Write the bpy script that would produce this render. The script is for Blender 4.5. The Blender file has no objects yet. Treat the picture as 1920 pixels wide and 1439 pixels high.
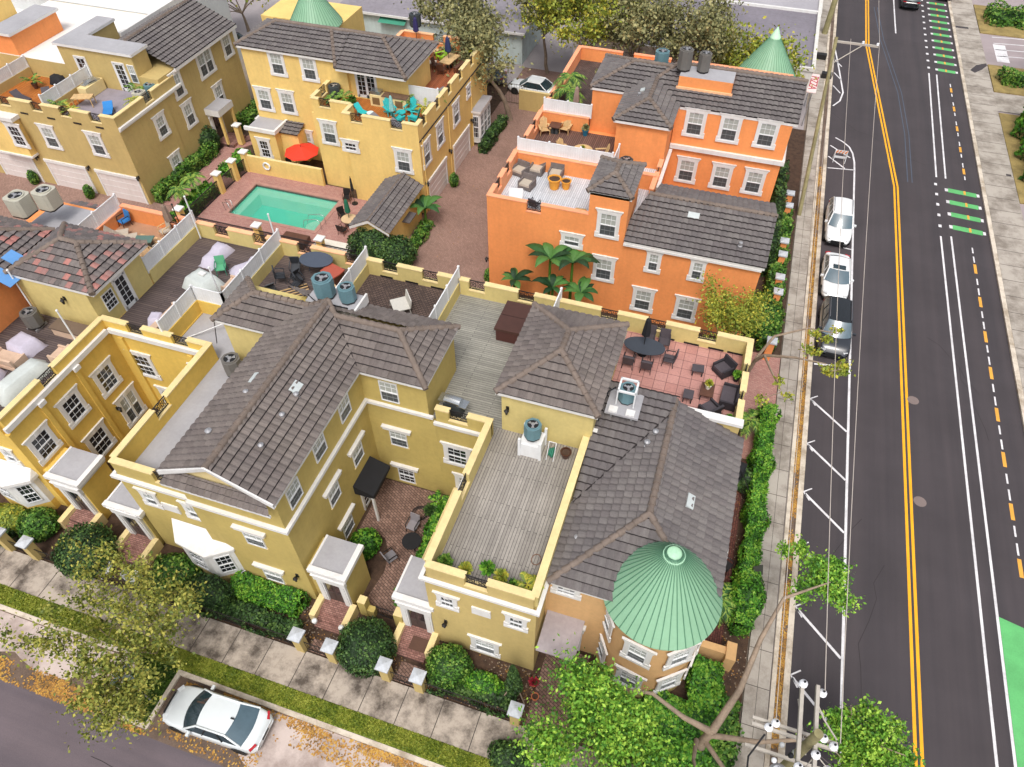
import bpy, math, random
import numpy as np
from math import sin, cos, pi, radians, atan2, sqrt, hypot, floor
from mathutils import Vector, Matrix
RND = random.Random(11)
sc = bpy.context.scene
col = sc.collection
# ---------------- camera, world, sun, exposure ----------------
CAMH = 34.0; FPX = 1358.77; YAW, PIT, ROL = -.317585, .845945, .00255
_f = np.array([sin(YAW)*cos(PIT), cos(YAW)*cos(PIT), -sin(PIT)])
_r = np.array([cos(YAW), -sin(YAW), 0.0]); _d = np.cross(_f, _r)
_r2 = cos(ROL)*_r + sin(ROL)*_d; _d2 = -sin(ROL)*_r + cos(ROL)*_d
CAMM = np.array([_r2, _d2, _f])
cam = bpy.data.cameras.new('camera'); camo = bpy.data.objects.new('camera', cam); col.objects.link(camo)
cam.sensor_width = 36.0; cam.lens = FPX/1920*36.0; cam.clip_end = 2000; cam.clip_start = .1
camo.matrix_world = Matrix(((_r2[0], -_d2[0], -_f[0], 0), (_r2[1], -_d2[1], -_f[1], 0), (_r2[2], -_d2[2], -_f[2], CAMH), (0, 0, 0, 1)))
sc.camera = camo
world = bpy.data.worlds.new("World"); sc.world = world; world.use_nodes = True
wn = world.node_tree.nodes; wl = world.node_tree.links
bg = wn['Background']; sky = wn.new('ShaderNodeTexSky'); sky.sky_type = 'NISHITA'; sky.sun_disc = False
SUN_EL, SUN_AZ = radians(60), radians(168)
sky.sun_elevation = SUN_EL; sky.sun_rotation = SUN_AZ; sky.dust_density = 5; sky.air_density = .8; sky.ozone_density = .4
hsv = wn.new('ShaderNodeHueSaturation'); hsv.inputs['Saturation'].default_value = .35; wl.new(sky.outputs[0], hsv.inputs['Color']); wl.new(hsv.outputs[0], bg.inputs[0]); bg.inputs[1].default_value = .15
sl = bpy.data.lights.new('sun', 'SUN'); sl.energy = .95; sl.angle = radians(16); sl.color = (1, .96, .9)
slo = bpy.data.objects.new('sun', sl); col.objects.link(slo)
slo.rotation_euler = Vector((sin(SUN_AZ)*cos(SUN_EL), cos(SUN_AZ)*cos(SUN_EL), sin(SUN_EL))).to_track_quat('Z', 'Y').to_euler()
sc.view_settings.view_transform = 'Standard'; sc.view_settings.look = 'None'; sc.view_settings.gamma = 1
sc.view_settings.exposure = 0.42

# ---------------- picture point -> place ----------------
def ray(x, y):
    return np.array([(x-960)/FPX, (y-719.5)/FPX, 1.0]) @ CAMM
def G(x, y, z=0.0):
    d = ray(x, y); t = (z-CAMH)/d[2]; return (d[0]*t, d[1]*t, z)
def onY(x, y, Y):
    d = ray(x, y); t = Y/d[1]; return (d[0]*t, CAMH+d[2]*t)
def onX(x, y, X):
    d = ray(x, y); t = X/d[0]; return (d[1]*t, CAMH+d[2]*t)

# ---------------- materials ----------------
def lin(h, k=1.0):
    if isinstance(h, str):
        h = h.lstrip('#'); c = [int(h[i:i+2], 16)/255 for i in (0, 2, 4)]
        c = [(x/12.92 if x <= .04045 else ((x+.055)/1.055)**2.4) for x in c]
    else: c = h
    return tuple(min(.95, x*k) for x in c)+(1.0,)
class NT:
    def __init__(s, name):
        s.m = bpy.data.materials.new(name); s.m.use_nodes = True
        s.n = s.m.node_tree.nodes; s.l = s.m.node_tree.links
        s.b = s.n['Principled BSDF']; s.tc = s.n.new('ShaderNodeTexCoord').outputs['Object']
    def new(s, t, **k):
        n = s.n.new(t)
        for a, v in k.items():
            if a.startswith('i_'): n.inputs[a[2:].replace('_', ' ')].default_value = v
            else: setattr(n, a, v)
        return n
    def noise(s, scale, detail=4, rough=.6, vec=None, stretch=None):
        n = s.new('ShaderNodeTexNoise'); n.inputs['Scale'].default_value = scale
        n.inputs['Detail'].default_value = detail; n.inputs['Roughness'].default_value = rough
        v = vec or s.tc
        if stretch:
            mp = s.new('ShaderNodeMapping'); mp.inputs['Scale'].default_value = stretch
            s.l.new(v, mp.inputs[0]); v = mp.outputs[0]
        s.l.new(v, n.inputs['Vector']); return n.outputs['Fac']
    def ramp(s, fac, stops):
        r = s.new('ShaderNodeValToRGB'); e = r.color_ramp.elements
        e[0].position, e[0].color = stops[0][0], stops[0][1]
        e[1].position, e[1].color = stops[-1][0], stops[-1][1]
        for p, c in stops[1:-1]:
            x = e.new(p); x.color = c
        s.l.new(fac, r.inputs[0]); return r.outputs[0]
    def mix(s, a, b, fac, mode='MIX'):
        m = s.new('ShaderNodeMix', data_type='RGBA', blend_type=mode)
        for sock, v in ((m.inputs[0], fac), (m.inputs[6], a), (m.inputs[7], b)):
            if isinstance(v, (int, float)): sock.default_value = v
            elif isinstance(v, tuple): sock.default_value = v
            else: s.l.new(v, sock)
        return m.outputs[2]
    def base(s, c):
        if isinstance(c, tuple): s.b.inputs['Base Color'].default_value = c
        else: s.l.new(c, s.b.inputs['Base Color'])
    def bump(s, h, strength=.3, dist=.02):
        b = s.new('ShaderNodeBump'); b.inputs['Strength'].default_value = strength; b.inputs['Distance'].default_value = dist
        s.l.new(h, b.inputs['Height']); s.l.new(b.outputs[0], s.b.inputs['Normal'])
    def fin(s, rough=.8, metal=0, spec=None):
        s.b.inputs['Roughness'].default_value = rough; s.b.inputs['Metallic'].default_value = metal
        if spec is not None: s.b.inputs['Specular IOR Level'].default_value = spec
        return s.m
def mulc(c, k): return tuple(min(1, x*k) for x in c[:3])+(1.0,)
def M(name, c, rough=.8, var=.12, sc1=.5, sc2=12, bump=0, bs=30, metal=0, spec=None, streak=0):
    t = NT(name); c = lin(c)
    a = t.noise(sc1, 5); b = t.noise(sc2, 3)
    x = t.ramp(a, [(.3, mulc(c, 1-var)), (.7, mulc(c, 1+var))])
    x = t.mix(x, t.ramp(b, [(.25, (1-var, 1-var, 1-var, 1)), (.75, (1+var*.5,)*3+(1,))]), .8, 'MULTIPLY')
    if streak:
        s2 = t.noise(1.0, 5, .7, stretch=(2.5, 2.5, .25))
        x = t.mix(x, t.ramp(s2, [(.42, (1, 1, 1, 1)), (.75, (.62, .56, .5, 1))]), streak, 'MULTIPLY')
    t.base(x)
    if bump: t.bump(t.noise(bs, 4), bump, .02)
    return t.fin(rough, metal, spec)
def BR(name, c1, c2, mortar, bw, bh, ms=.01, rot=0, off=.5, rough=.85, stain=.35, ssc=.6, var2=None):
    t = NT(name)
    mp = t.new('ShaderNodeMapping'); mp.inputs['Rotation'].default_value = (0, 0, rot); t.l.new(t.tc, mp.inputs[0])
    b = t.new('ShaderNodeTexBrick'); b.offset = off
    for k, v in (('Color1', lin(c1)), ('Color2', lin(c2)), ('Mortar', lin(mortar)), ('Scale', 1.0), ('Mortar Size', ms), ('Mortar Smooth', .2), ('Bias', 0.0), ('Brick Width', bw), ('Row Height', bh)):
        b.inputs[k].default_value = v
    t.l.new(mp.outputs[0], b.inputs['Vector'])
    n = t.noise(ssc, 6, .65)
    x = t.mix(b.outputs['Color'], t.ramp(n, [(.3, (1-stain, 1-stain, 1-stain, 1)), (.65, (1, 1, 1, 1))]), 1.0, 'MULTIPLY')
    n2 = t.noise(9, 3)
    x = t.mix(x, t.ramp(n2, [(.3, (.86, .86, .86, 1)), (.7, (1.08, 1.08, 1.08, 1))]), 1.0, 'MULTIPLY')
    t.base(x); t.bump(b.outputs['Fac'], -.4, .01)
    return t.fin(rough)
def stucco(name, c, var=.1):
    return M(name, c, .9, var, .35, 5, .3, 60, streak=.2)
mats = {}
WH = M('white_trim_paint', '#DDDCDA', .6, .05, .8, 9, streak=.25)
WHF = M('white_vinyl', '#DEE0E2', .5, .06, 1.5, 14, streak=.2)
COP_Y = M('pale_cream_coping', '#E0CB94', .8, .08, .8, 8, streak=.3)
COP_P = M('peach_coping', '#F0B98C', .8, .08, .8, 8, streak=.3)
COP_O = M('light_orange_coping', '#F2A37A', .8, .08, .8, 8, streak=.3)
ST_E2 = stucco('olive_yellow_stucco', '#BDA862')
ST_E1 = stucco('tan_yellow_stucco', '#C3AD70')
ST_T = stucco('tan_stucco', '#D0A774')
ST_IN = stucco('pale_yellow_stucco', '#CEBC7C')
ST_E3 = stucco('golden_yellow_stucco', '#DFBC5C')
ST_C = stucco('sunny_yellow_stucco', '#E6C67A')
ST_D = stucco('dark_olive_stucco', '#BDA66C')
ST_O = stucco('orange_stucco', '#EC9658')
ST_O2 = stucco('pale_orange_stucco', '#F0A474')
GREYROOF = M('grey_membrane_roofing', '#A3A2A6', .75, .1, .5, 7, streak=.1)
BLIND = M('window_blind', '#A6AAA4', .25, .05, 3, 30, spec=.6)
SCREEN = M('window_screen', '#4E5254', .3, .12, 3, 40, spec=.5)
DGLASS = M('dark_glass', '#23272B', .08, .1, 3, 30, spec=.8)
IRON = M('black_iron', '#1E1B1C', .5, .1)
BLACK = M('black_fabric', '#16171C', .8, .2, 2, 20)
DOORM = M('dark_wood_door', '#4A3F3B', .5, .2, 2, 20)
CREAM = M('cream_paint', '#E4DFD2', .6)
GARAGE = M('garage_panel', '#D8CFCB', .6, .05, .6, 5, streak=.2)
MUNT = M('screened_muntin', '#7E8282', .5)
# ---------------- mesh builder ----------------
class MB:
    def __init__(s): s.v = []; s.f = []; s.mi = []; s.mats = []; s.T = None; s.sm = set()
    def midx(s, m):
        if m not in s.mats: s.mats.append(m)
        return s.mats.index(m)
    def add(s, vs, fs, m, smooth=False):
        o = len(s.v)
        if s.T is not None: vs = [tuple(s.T @ Vector(p)) for p in vs]
        s.v += [tuple(p) for p in vs]
        k = s.midx(m)
        for f in fs:
            if smooth: s.sm.add(len(s.f))
            s.f.append([i+o for i in f]); s.mi.append(k)
    def box(s, x0, x1, y0, y1, z0, z1, m, top=None):
        vs = [(x0, y0, z0), (x1, y0, z0), (x1, y1, z0), (x0, y1, z0), (x0, y0, z1), (x1, y0, z1), (x1, y1, z1), (x0, y1, z1)]
        fs = [(3, 2, 1, 0), (0, 1, 5, 4), (1, 2, 6, 5), (2, 3, 7, 6), (3, 0, 4, 7)]
        s.add(vs, fs, m); s.add([vs[4], vs[5], vs[6], vs[7]], [(0, 1, 2, 3)], top or m)
    def cbox(s, c, d, m, rz=0, rx=0, ry=0):
        o = s.T; R = Matrix.Translation(c) @ Matrix.Rotation(rz, 4, 'Z') @ Matrix.Rotation(ry, 4, 'Y') @ Matrix.Rotation(rx, 4, 'X')
        s.T = (o @ R) if o is not None else R
        s.box(-d[0]/2, d[0]/2, -d[1]/2, d[1]/2, -d[2]/2, d[2]/2, m); s.T = o
    def poly(s, pts, m): s.add(pts, [tuple(range(len(pts)))], m)
    def prism(s, p2, z0, z1, m, top=None):
        n = len(p2); vs = [(x, y, z0) for x, y in p2]+[(x, y, z1) for x, y in p2]
        s.add(vs, [tuple(range(n-1, -1, -1))]+[(i, (i+1) % n, n+(i+1) % n, n+i) for i in range(n)], m)
        s.add(vs[n:], [tuple(range(n))], top or m)
    def tube(s, pts, r, m, n=6, cap=True, smooth=True):
        pts = [Vector(p) for p in pts]; N = len(pts); rr = r if isinstance(r, (list, tuple)) else [r]*N
        vs = []
        for i, p in enumerate(pts):
            d = (pts[min(i+1, N-1)]-pts[max(i-1, 0)]); d = d.normalized() if d.length > 1e-9 else Vector((0, 0, 1))
            a = d.orthogonal().normalized() if i == 0 else (pa-d*pa.dot(d)).normalized()
            pa = a; b = d.cross(a)
            for k in range(n):
                t = 2*pi*k/n; vs.append(p+(a*cos(t)+b*sin(t))*rr[i])
        fs = [(i*n+k, i*n+(k+1) % n, (i+1)*n+(k+1) % n, (i+1)*n+k) for i in range(N-1) for k in range(n)]
        s.add(vs, fs, m, smooth)
        if cap: s.add(vs, [tuple(range(n-1, -1, -1)), tuple((N-1)*n+k for k in range(n))], m)
    def lathe(s, prof, m, n=20, c=(0, 0, 0), smooth=True, ms=None, cap=True):
        vs = [(c[0]+r*cos(2*pi*k/n), c[1]+r*sin(2*pi*k/n), c[2]+z) for r, z in prof for k in range(n)]
        for i in range(len(prof)-1):
            s.add(vs[i*n:(i+2)*n], [(k, (k+1) % n, n+(k+1) % n, n+k) for k in range(n)], (ms[i] if ms else m), smooth)
        if cap:
            if prof[-1][0] > 1e-3: s.add(vs[-n:], [tuple(range(n))], ms[-1] if ms else m)
            if prof[0][0] > 1e-3: s.add(vs[:n], [tuple(range(n-1, -1, -1))], m)
    def cyl(s, c, r, h, m, n=14, top=None): s.lathe([(r, 0), (r, h)], m, n, c, True, None)
    def blob(s, c, r, m, n=10, k=6, jit=0, rnd=RND):
        vs = []; 
        for i in range(k+1):
            ph = -pi/2+pi*i/k
            for j in range(n):
                th = 2*pi*j/n; q = 1+jit*(rnd.random()-.5)
                vs.append((c[0]+r[0]*cos(ph)*cos(th)*q, c[1]+r[1]*cos(ph)*sin(th)*q, c[2]+r[2]*sin(ph)*q))
        s.add(vs, [(i*n+j, i*n+(j+1) % n, (i+1)*n+(j+1) % n, (i+1)*n+j) for i in range(k) for j in range(n)], m, True)
    def mesh(s, name, off=(0, 0, 0)):
        me = bpy.data.meshes.new(name)
        vs = [(p[0]-off[0], p[1]-off[1], p[2]-off[2]) for p in s.v] if any(off) else s.v
        me.from_pydata(vs, [], s.f)
        for m in s.mats: me.materials.append(m)
        me.polygons.foreach_set('material_index', s.mi)
        if s.sm: me.polygons.foreach_set('use_smooth', [i in s.sm for i in range(len(s.f))])
        me.update(); return me
    def build(s, name, parent=None, world=True):
        off = (0, 0, 0); p = parent
        if world:
            while p is not None: off = tuple(a+b for a, b in zip(off, p.location)); p = p.parent
        return child(name, s.mesh(name, off), parent)
def child(name, me, parent=None, loc=(0, 0, 0), rz=0):
    o = bpy.data.objects.new(name, me); col.objects.link(o); o.parent = parent; o.location = loc; o.rotation_euler = (0, 0, rz); return o
def thing(name, label, cat, loc=(0, 0, 0), rz=0, group=None):
    o = bpy.data.objects.new(name, None); col.objects.link(o); o.empty_display_size = .2
    o.location = loc; o.rotation_euler = (0, 0, rz); return tag(o, label, cat, group)
def tag(o, label=None, cat=None, group=None, kind=None):
    for k, v in (('label', label), ('category', cat), ('group', group), ('kind', kind)):
        if v: o[k] = v
    return o
def copyt(o, loc=None, rz=None, label=None, parent=None, group=None):
    c = o.copy(); col.objects.link(c); c.parent = parent
    if loc is not None: c.location = loc
    if rz is not None: c.rotation_euler = (0, 0, rz)
    if label: c['label'] = label
    if group: c['group'] = group
    for ch in list(o.children): copyt(ch, parent=c)
    return c
class Proto:
    """first use places the built thing itself, later uses copy it with its parts"""
    def __init__(s, root): s.o = root; s.used = False
    def put(s, loc, rz, label, group=None, scale=None):
        if not s.used: s.used = True; o = s.o; o.location = loc; o.rotation_euler = (0, 0, rz); o['label'] = label
        else: o = copyt(s.o, loc, rz, label)
        if group: o['group'] = group
        if scale: o.scale = scale if isinstance(scale, tuple) else (scale,)*3
        return o
def one(name, mb, label, cat, group=None):
    return tag(mb.build(name), label, cat, group)
def struct(name, mb, kind='structure', label=None, cat=None):
    return tag(mb.build(name), label, cat, None, kind)
# ---------------- roof tiles ----------------
def tilemat(name, cols, dark='#3A3335', moss=None):
    t = NT(name)
    a = t.new('ShaderNodeAttribute'); a.attribute_name = 'tint'
    n = len(cols); x = t.ramp(a.outputs['Fac'], [(i/(n-1), lin(c)) for i, c in enumerate(cols)])
    y = t.mix(x, t.ramp(t.noise(.35, 6, .65), [(.3, (.78, .76, .78, 1)), (.7, (1.1, 1.07, 1.03, 1))]), 1.0, 'MULTIPLY')
    y = t.mix(y, t.ramp(t.noise(14, 4, .7), [(.3, (.8, .8, .8, 1)), (.7, (1.12, 1.12, 1.12, 1))]), 1.0, 'MULTIPLY')
    t.base(y); t.bump(t.noise(50, 3), .3, .01); return t.fin(.85)
TILE_A = tilemat('grey_brown_concrete_tile', ['#665F5B', '#6D6562', '#716A66', '#776F6B'])
TILE_B = tilemat('grey_concrete_tile', ['#646060', '#6A6565', '#6E6A69', '#74706F'])
TILE_C = tilemat('grey_tile_with_pink_wear', ['#5F5A59', '#696362', '#6E6867', '#746E6C', '#A8736C'])
TEDGE = M('weathered_tile_edge_gap_shade', '#2E2829', .95, .3, 2, 9)  # near-black colour holds the shade under tile laps, with grime; trims reuse it
RIDGEM = M('ridge_cap_mortar_tile', '#75685F', .85, .2, 1.2, 9, .3, 40)
def clip(poly, a, b, c):
    out = []
    for i in range(len(poly)):
        p, q = poly[i], poly[(i+1) % len(poly)]
        dp, dq = a*p[0]+b*p[1]-c, a*q[0]+b*q[1]-c
        if dp >= 0: out.append(p)
        if (dp >= 0) != (dq >= 0):
            t = dp/(dp-dq); out.append((p[0]+(q[0]-p[0])*t, p[1]+(q[1]-p[1])*t))
    return out
def cpoly(cell, poly):
    n = len(poly); ar = sum(poly[i][0]*poly[(i+1) % n][1]-poly[(i+1) % n][0]*poly[i][1] for i in range(n)); s = 1 if ar > 0 else -1
    for i in range(n):
        p, q = poly[i], poly[(i+1) % n]
        a, b = -(q[1]-p[1])*s, (q[0]-p[0])*s
        cell = clip(cell, a, b, a*p[0]+b*p[1])
        if len(cell) < 3: return []
    return cell
class Tiles:
    def __init__(s): s.v = []; s.f = []; s.t = []; s.e = []
    def slope(s, P, course=.4, tw=.35, lift=.085, wave=.048):
        """P: 3D polygon (convex), first edge = eave."""
        P = [Vector(p) for p in P]; u = (P[1]-P[0]).normalized()
        nrm = Vector((0, 0, 0))
        for i in range(1, len(P)-1): nrm += (P[i]-P[0]).cross(P[i+1]-P[0])
        nrm.normalize()
        if nrm.z < 0: nrm = -nrm
        v = nrm.cross(u)
        if v.z < 0: v = -v
        uv = [((p-P[0]).dot(u), (p-P[0]).dot(v)) for p in P]
        umin, umax = min(a[0] for a in uv), max(a[0] for a in uv); vmax = max(a[1] for a in uv); vmin = min(a[1] for a in uv)
        for r in range(int(floor(vmin/course+1e-6)), int(vmax/course)+1):
            v0, v1 = r*course, min((r+1)*course, vmax+.001)
            off = (r % 2)*.5*tw*0
            row = cpoly([(umin-.01, v0), (umax+.01, v0), (umax+.01, v1), (umin-.01, v1)], uv)
            if len(row) < 3: continue
            ua, ub = min(p[0] for p in row), max(p[0] for p in row)
            k = int(floor((ua-off)/tw))
            while k*tw+off < ub:
                a0 = k*tw+off; tint = RND.random(); dz = RND.uniform(-.006, .006)
                hs = ((0, .34, 0, wave), (.34, .68, wave, wave*.9), (.68, 1.0, wave*.9, 0)) if wave else ((0, 1, 0, 0),)
                for (f0, f1, h0, h1) in hs:
                    c = cpoly([(a0+f0*tw, v0), (a0+f1*tw, v0), (a0+f1*tw, v1), (a0+f0*tw, v1)], row)
                    if len(c) < 3: continue
                    o = len(s.v)
                    for (x, y) in c:
                        w = (x-a0-f0*tw)/((f1-f0)*tw); h = h0+(h1-h0)*w
                        lf = lift*(1-(y-v0)/course)+dz
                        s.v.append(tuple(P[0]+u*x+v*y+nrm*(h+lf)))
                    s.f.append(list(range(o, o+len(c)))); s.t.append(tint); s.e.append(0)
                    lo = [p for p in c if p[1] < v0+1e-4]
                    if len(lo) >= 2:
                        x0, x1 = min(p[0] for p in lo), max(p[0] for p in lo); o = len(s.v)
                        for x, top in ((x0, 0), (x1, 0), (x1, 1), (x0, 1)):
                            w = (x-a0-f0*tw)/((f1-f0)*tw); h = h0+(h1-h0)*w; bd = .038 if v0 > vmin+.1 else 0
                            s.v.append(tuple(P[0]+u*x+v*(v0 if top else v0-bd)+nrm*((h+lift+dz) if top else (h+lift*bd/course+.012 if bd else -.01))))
                        s.f.append([o, o+1, o+2, o+3]); s.t.append(tint); s.e.append(1)  # dark riser and foot strip: lap shade and grime painted per course
                k += 1
        return s
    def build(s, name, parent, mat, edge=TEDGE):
        off = (0, 0, 0); p = parent
        while p is not None: off = tuple(a+b for a, b in zip(off, p.location)); p = p.parent
        me = bpy.data.meshes.new(name); me.from_pydata([tuple(a-b for a, b in zip(q, off)) for q in s.v], [], s.f)
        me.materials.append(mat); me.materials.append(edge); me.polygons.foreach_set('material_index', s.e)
        at = me.attributes.new('tint', 'FLOAT', 'FACE'); at.data.foreach_set('value', s.t); me.update()
        return child(name, me, parent)
def ridge(mb, p, q, r=.15, m=None, seg=.38):
    p, q = Vector(p), Vector(q); L = (q-p).length; n = max(1, int(round(L/seg))); d = (q-p)/n
    for i in range(n):
        a = p+d*i; b = p+d*(i+1.12)
        mb.tube([a+Vector((0, 0, .03)), b+Vector((0, 0, .0))], [r*1.12, r*.9], m or RIDGEM, 8)
# ---------------- building helper ----------------
class B:
    def __init__(s, name, label, cat, loc, st, cop=COP_Y, group=None):
        s.root = thing(name, label, cat, (loc[0], loc[1], 0), 0, group); s.st = st; s.cop = cop; s.parts = {}; s.k = {}; s.pc = 0
    def p(s, n):
        k = (n, s.k.get(n, 0))
        if k not in s.parts: s.parts[k] = MB()
        return s.parts[k]
    def fresh(s, *ns):
        for n in ns: s.k[n] = s.k.get(n, 0)+1
    def wall(s, x0, x1, y0, y1, z0, z1, m=None): s.p('wall').box(x0, x1, y0, y1, z0, z1, m or s.st)
    def floor(s, n, x0, x1, y0, y1, z, m):
        s.fresh(n); s.p(n).poly([(x0, y0, z), (x1, y0, z), (x1, y1, z), (x0, y1, z)], m)
    def parapet(s, a, b, z0, z1, t=.26, notches=(), nw=.95, dep=.62, m=None, cop=None, rail=True, face=1):
        """axis-aligned low wall a->b (centre line), coping, notches at distances along it"""
        (ax, ay), (bx, by) = a, b; L = hypot(bx-ax, by-ay); ux, uy = (bx-ax)/L, (by-ay)/L
        m = m or s.st; cop = cop or s.cop; s.fresh('coping', 'parapet'); s.pc += 1; z1 += .004*(s.pc % 3); t += .006*(s.pc % 3)
        def seg(s0, s1, zt, c=True):
            if s1-s0 < .02: return
            xs = sorted((ax+ux*s0, ax+ux*s1)); ys = sorted((ay+uy*s0, ay+uy*s1)); h = t/2
            if abs(ux) > .5: y_ = (ys[0]-h, ys[1]+h); x_ = (xs[0], xs[1])
            else: x_ = (xs[0]-h, xs[1]+h); y_ = (ys[0], ys[1])
            s.p('parapet').box(x_[0], x_[1], y_[0], y_[1], z0, zt-.07, m)
            e = .03; s.fresh('coping'); s.p('coping').box(x_[0]-e, x_[1]+e, y_[0]-e, y_[1]+e, zt-.07, zt, cop)
        pos = 0
        for d in sorted(notches):
            seg(pos, d-nw/2, z1); seg(d-nw/2, d+nw/2, z1-dep)
            if rail: rail_at(s.root, (ax+ux*d, ay+uy*d, z1-dep), atan2(uy, ux), nw)
            pos = d+nw/2
        seg(pos, L, z1)
        # corner end blocks so that runs meet cleanly
    def cornice(s, pts, z, h=.3, out=.16, m=None):
        """white band along outer wall line pts (axis aligned polyline, wall on the left of travel => projects right)"""
        s.fresh('cornice'); mb = s.p('cornice'); m = m or WH
        for (x0, y0), (x1, y1) in zip(pts, pts[1:]):
            L = hypot(x1-x0, y1-y0); ux, uy = (x1-x0)/L, (y1-y0)/L; nx, ny = uy, -ux
            for (o, za, zb) in ((out, z+h*.45, z+h), (out*.55, z, z+h*.45)):
                xa, xb = x0, x1+ux*(o+.0); ya, yb = y0, y1+uy*(o+.0)
                X = sorted((xa, xb+nx*o)) if abs(nx) > .5 else sorted((xa, xb))
                Y = sorted((ya, yb+ny*o)) if abs(ny) > .5 else sorted((ya, yb))
                if abs(nx) > .5: Y = sorted((y0, y1+uy*o))
                mb.box(X[0], X[1], Y[0], Y[1], za, zb, m)
    def hip(s, x0, x1, y0, y1, ze, pitch, tiles, ends='NSEW'):
        """ridge along the longer side"""
        w, d = x1-x0, y1-y0
        if d >= w:
            h = w/2*pitch; xm = (x0+x1)/2; a = y0+(w/2 if 'S' in ends else 0); b = y1-(w/2 if 'N' in ends else 0)
            R0, R1 = (xm, a, ze+h), (xm, b, ze+h)
            tiles.slope([(x0, y1, ze), (x0, y0, ze), R0, R1]); tiles.slope([(x1, y0, ze), (x1, y1, ze), R1, R0])
            if 'S' in ends: tiles.slope([(x0, y0, ze), (x1, y0, ze), R0]); s.rd((x0, y0, ze), R0); s.rd((x1, y0, ze), R0)
            if 'N' in ends: tiles.slope([(x1, y1, ze), (x0, y1, ze), R1]); s.rd((x0, y1, ze), R1); s.rd((x1, y1, ze), R1)
        else:
            h = d/2*pitch; ym = (y0+y1)/2; a = x0+(d/2 if 'W' in ends else 0); b = x1-(d/2 if 'E' in ends else 0)
            R0, R1 = (a, ym, ze+h), (b, ym, ze+h)
            tiles.slope([(x0, y0, ze), (x1, y0, ze), R1, R0]); tiles.slope([(x1, y1, ze), (x0, y1, ze), R0, R1])
            if 'W' in ends: tiles.slope([(x0, y1, ze), (x0, y0, ze), R0]); s.rd((x0, y0, ze), R0); s.rd((x0, y1, ze), R0)
            if 'E' in ends: tiles.slope([(x1, y0, ze), (x1, y1, ze), R1]); s.rd((x1, y0, ze), R1); s.rd((x1, y1, ze), R1)
        s.rd(R0, R1); s.eave(x0, x1, y0, y1, ze)
        return R0, R1
    def rd(s, p, q, r=.15):
        if (Vector(p)-Vector(q)).length > .1: s.fresh('ridge_caps'); ridge(s.p('ridge_caps'), p, q, r)
    def eave(s, x0, x1, y0, y1, ze, h=.2):
        s.fresh('fascia'); mb = s.p('fascia'); mb.box(x0+.02, x1-.02, y0+.02, y1-.02, ze-h, ze-.03, WH)
    def win(s, face, plane, pts, w=.95, h=1.5, style='full', dz=0):
        if (w, h) == (.95, 1.5): w, h = 1.02, 1.62
        for p in pts:
            if face == 'S': x, z = onY(p[0], p[1], plane); loc = (x, plane, z+dz); rz = 0
            elif face == 'E': y, z = onX(p[0], p[1], plane); loc = (plane, y, z+dz); rz = pi/2
            place_win(s.root, loc, rz, w, h, style)
    def winz(s, face, plane, pts, w=.95, h=1.5, style='full'):
        for a, z in pts: place_win(s.root, (a, plane, z) if face == 'S' else (plane, a, z), 0 if face == 'S' else pi/2, w, h, style)
    def done(s):
        for (n, _k), mb in s.parts.items():
            if mb.f: mb.build(n, s.root)
        return s.root
WC = {}
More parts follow.
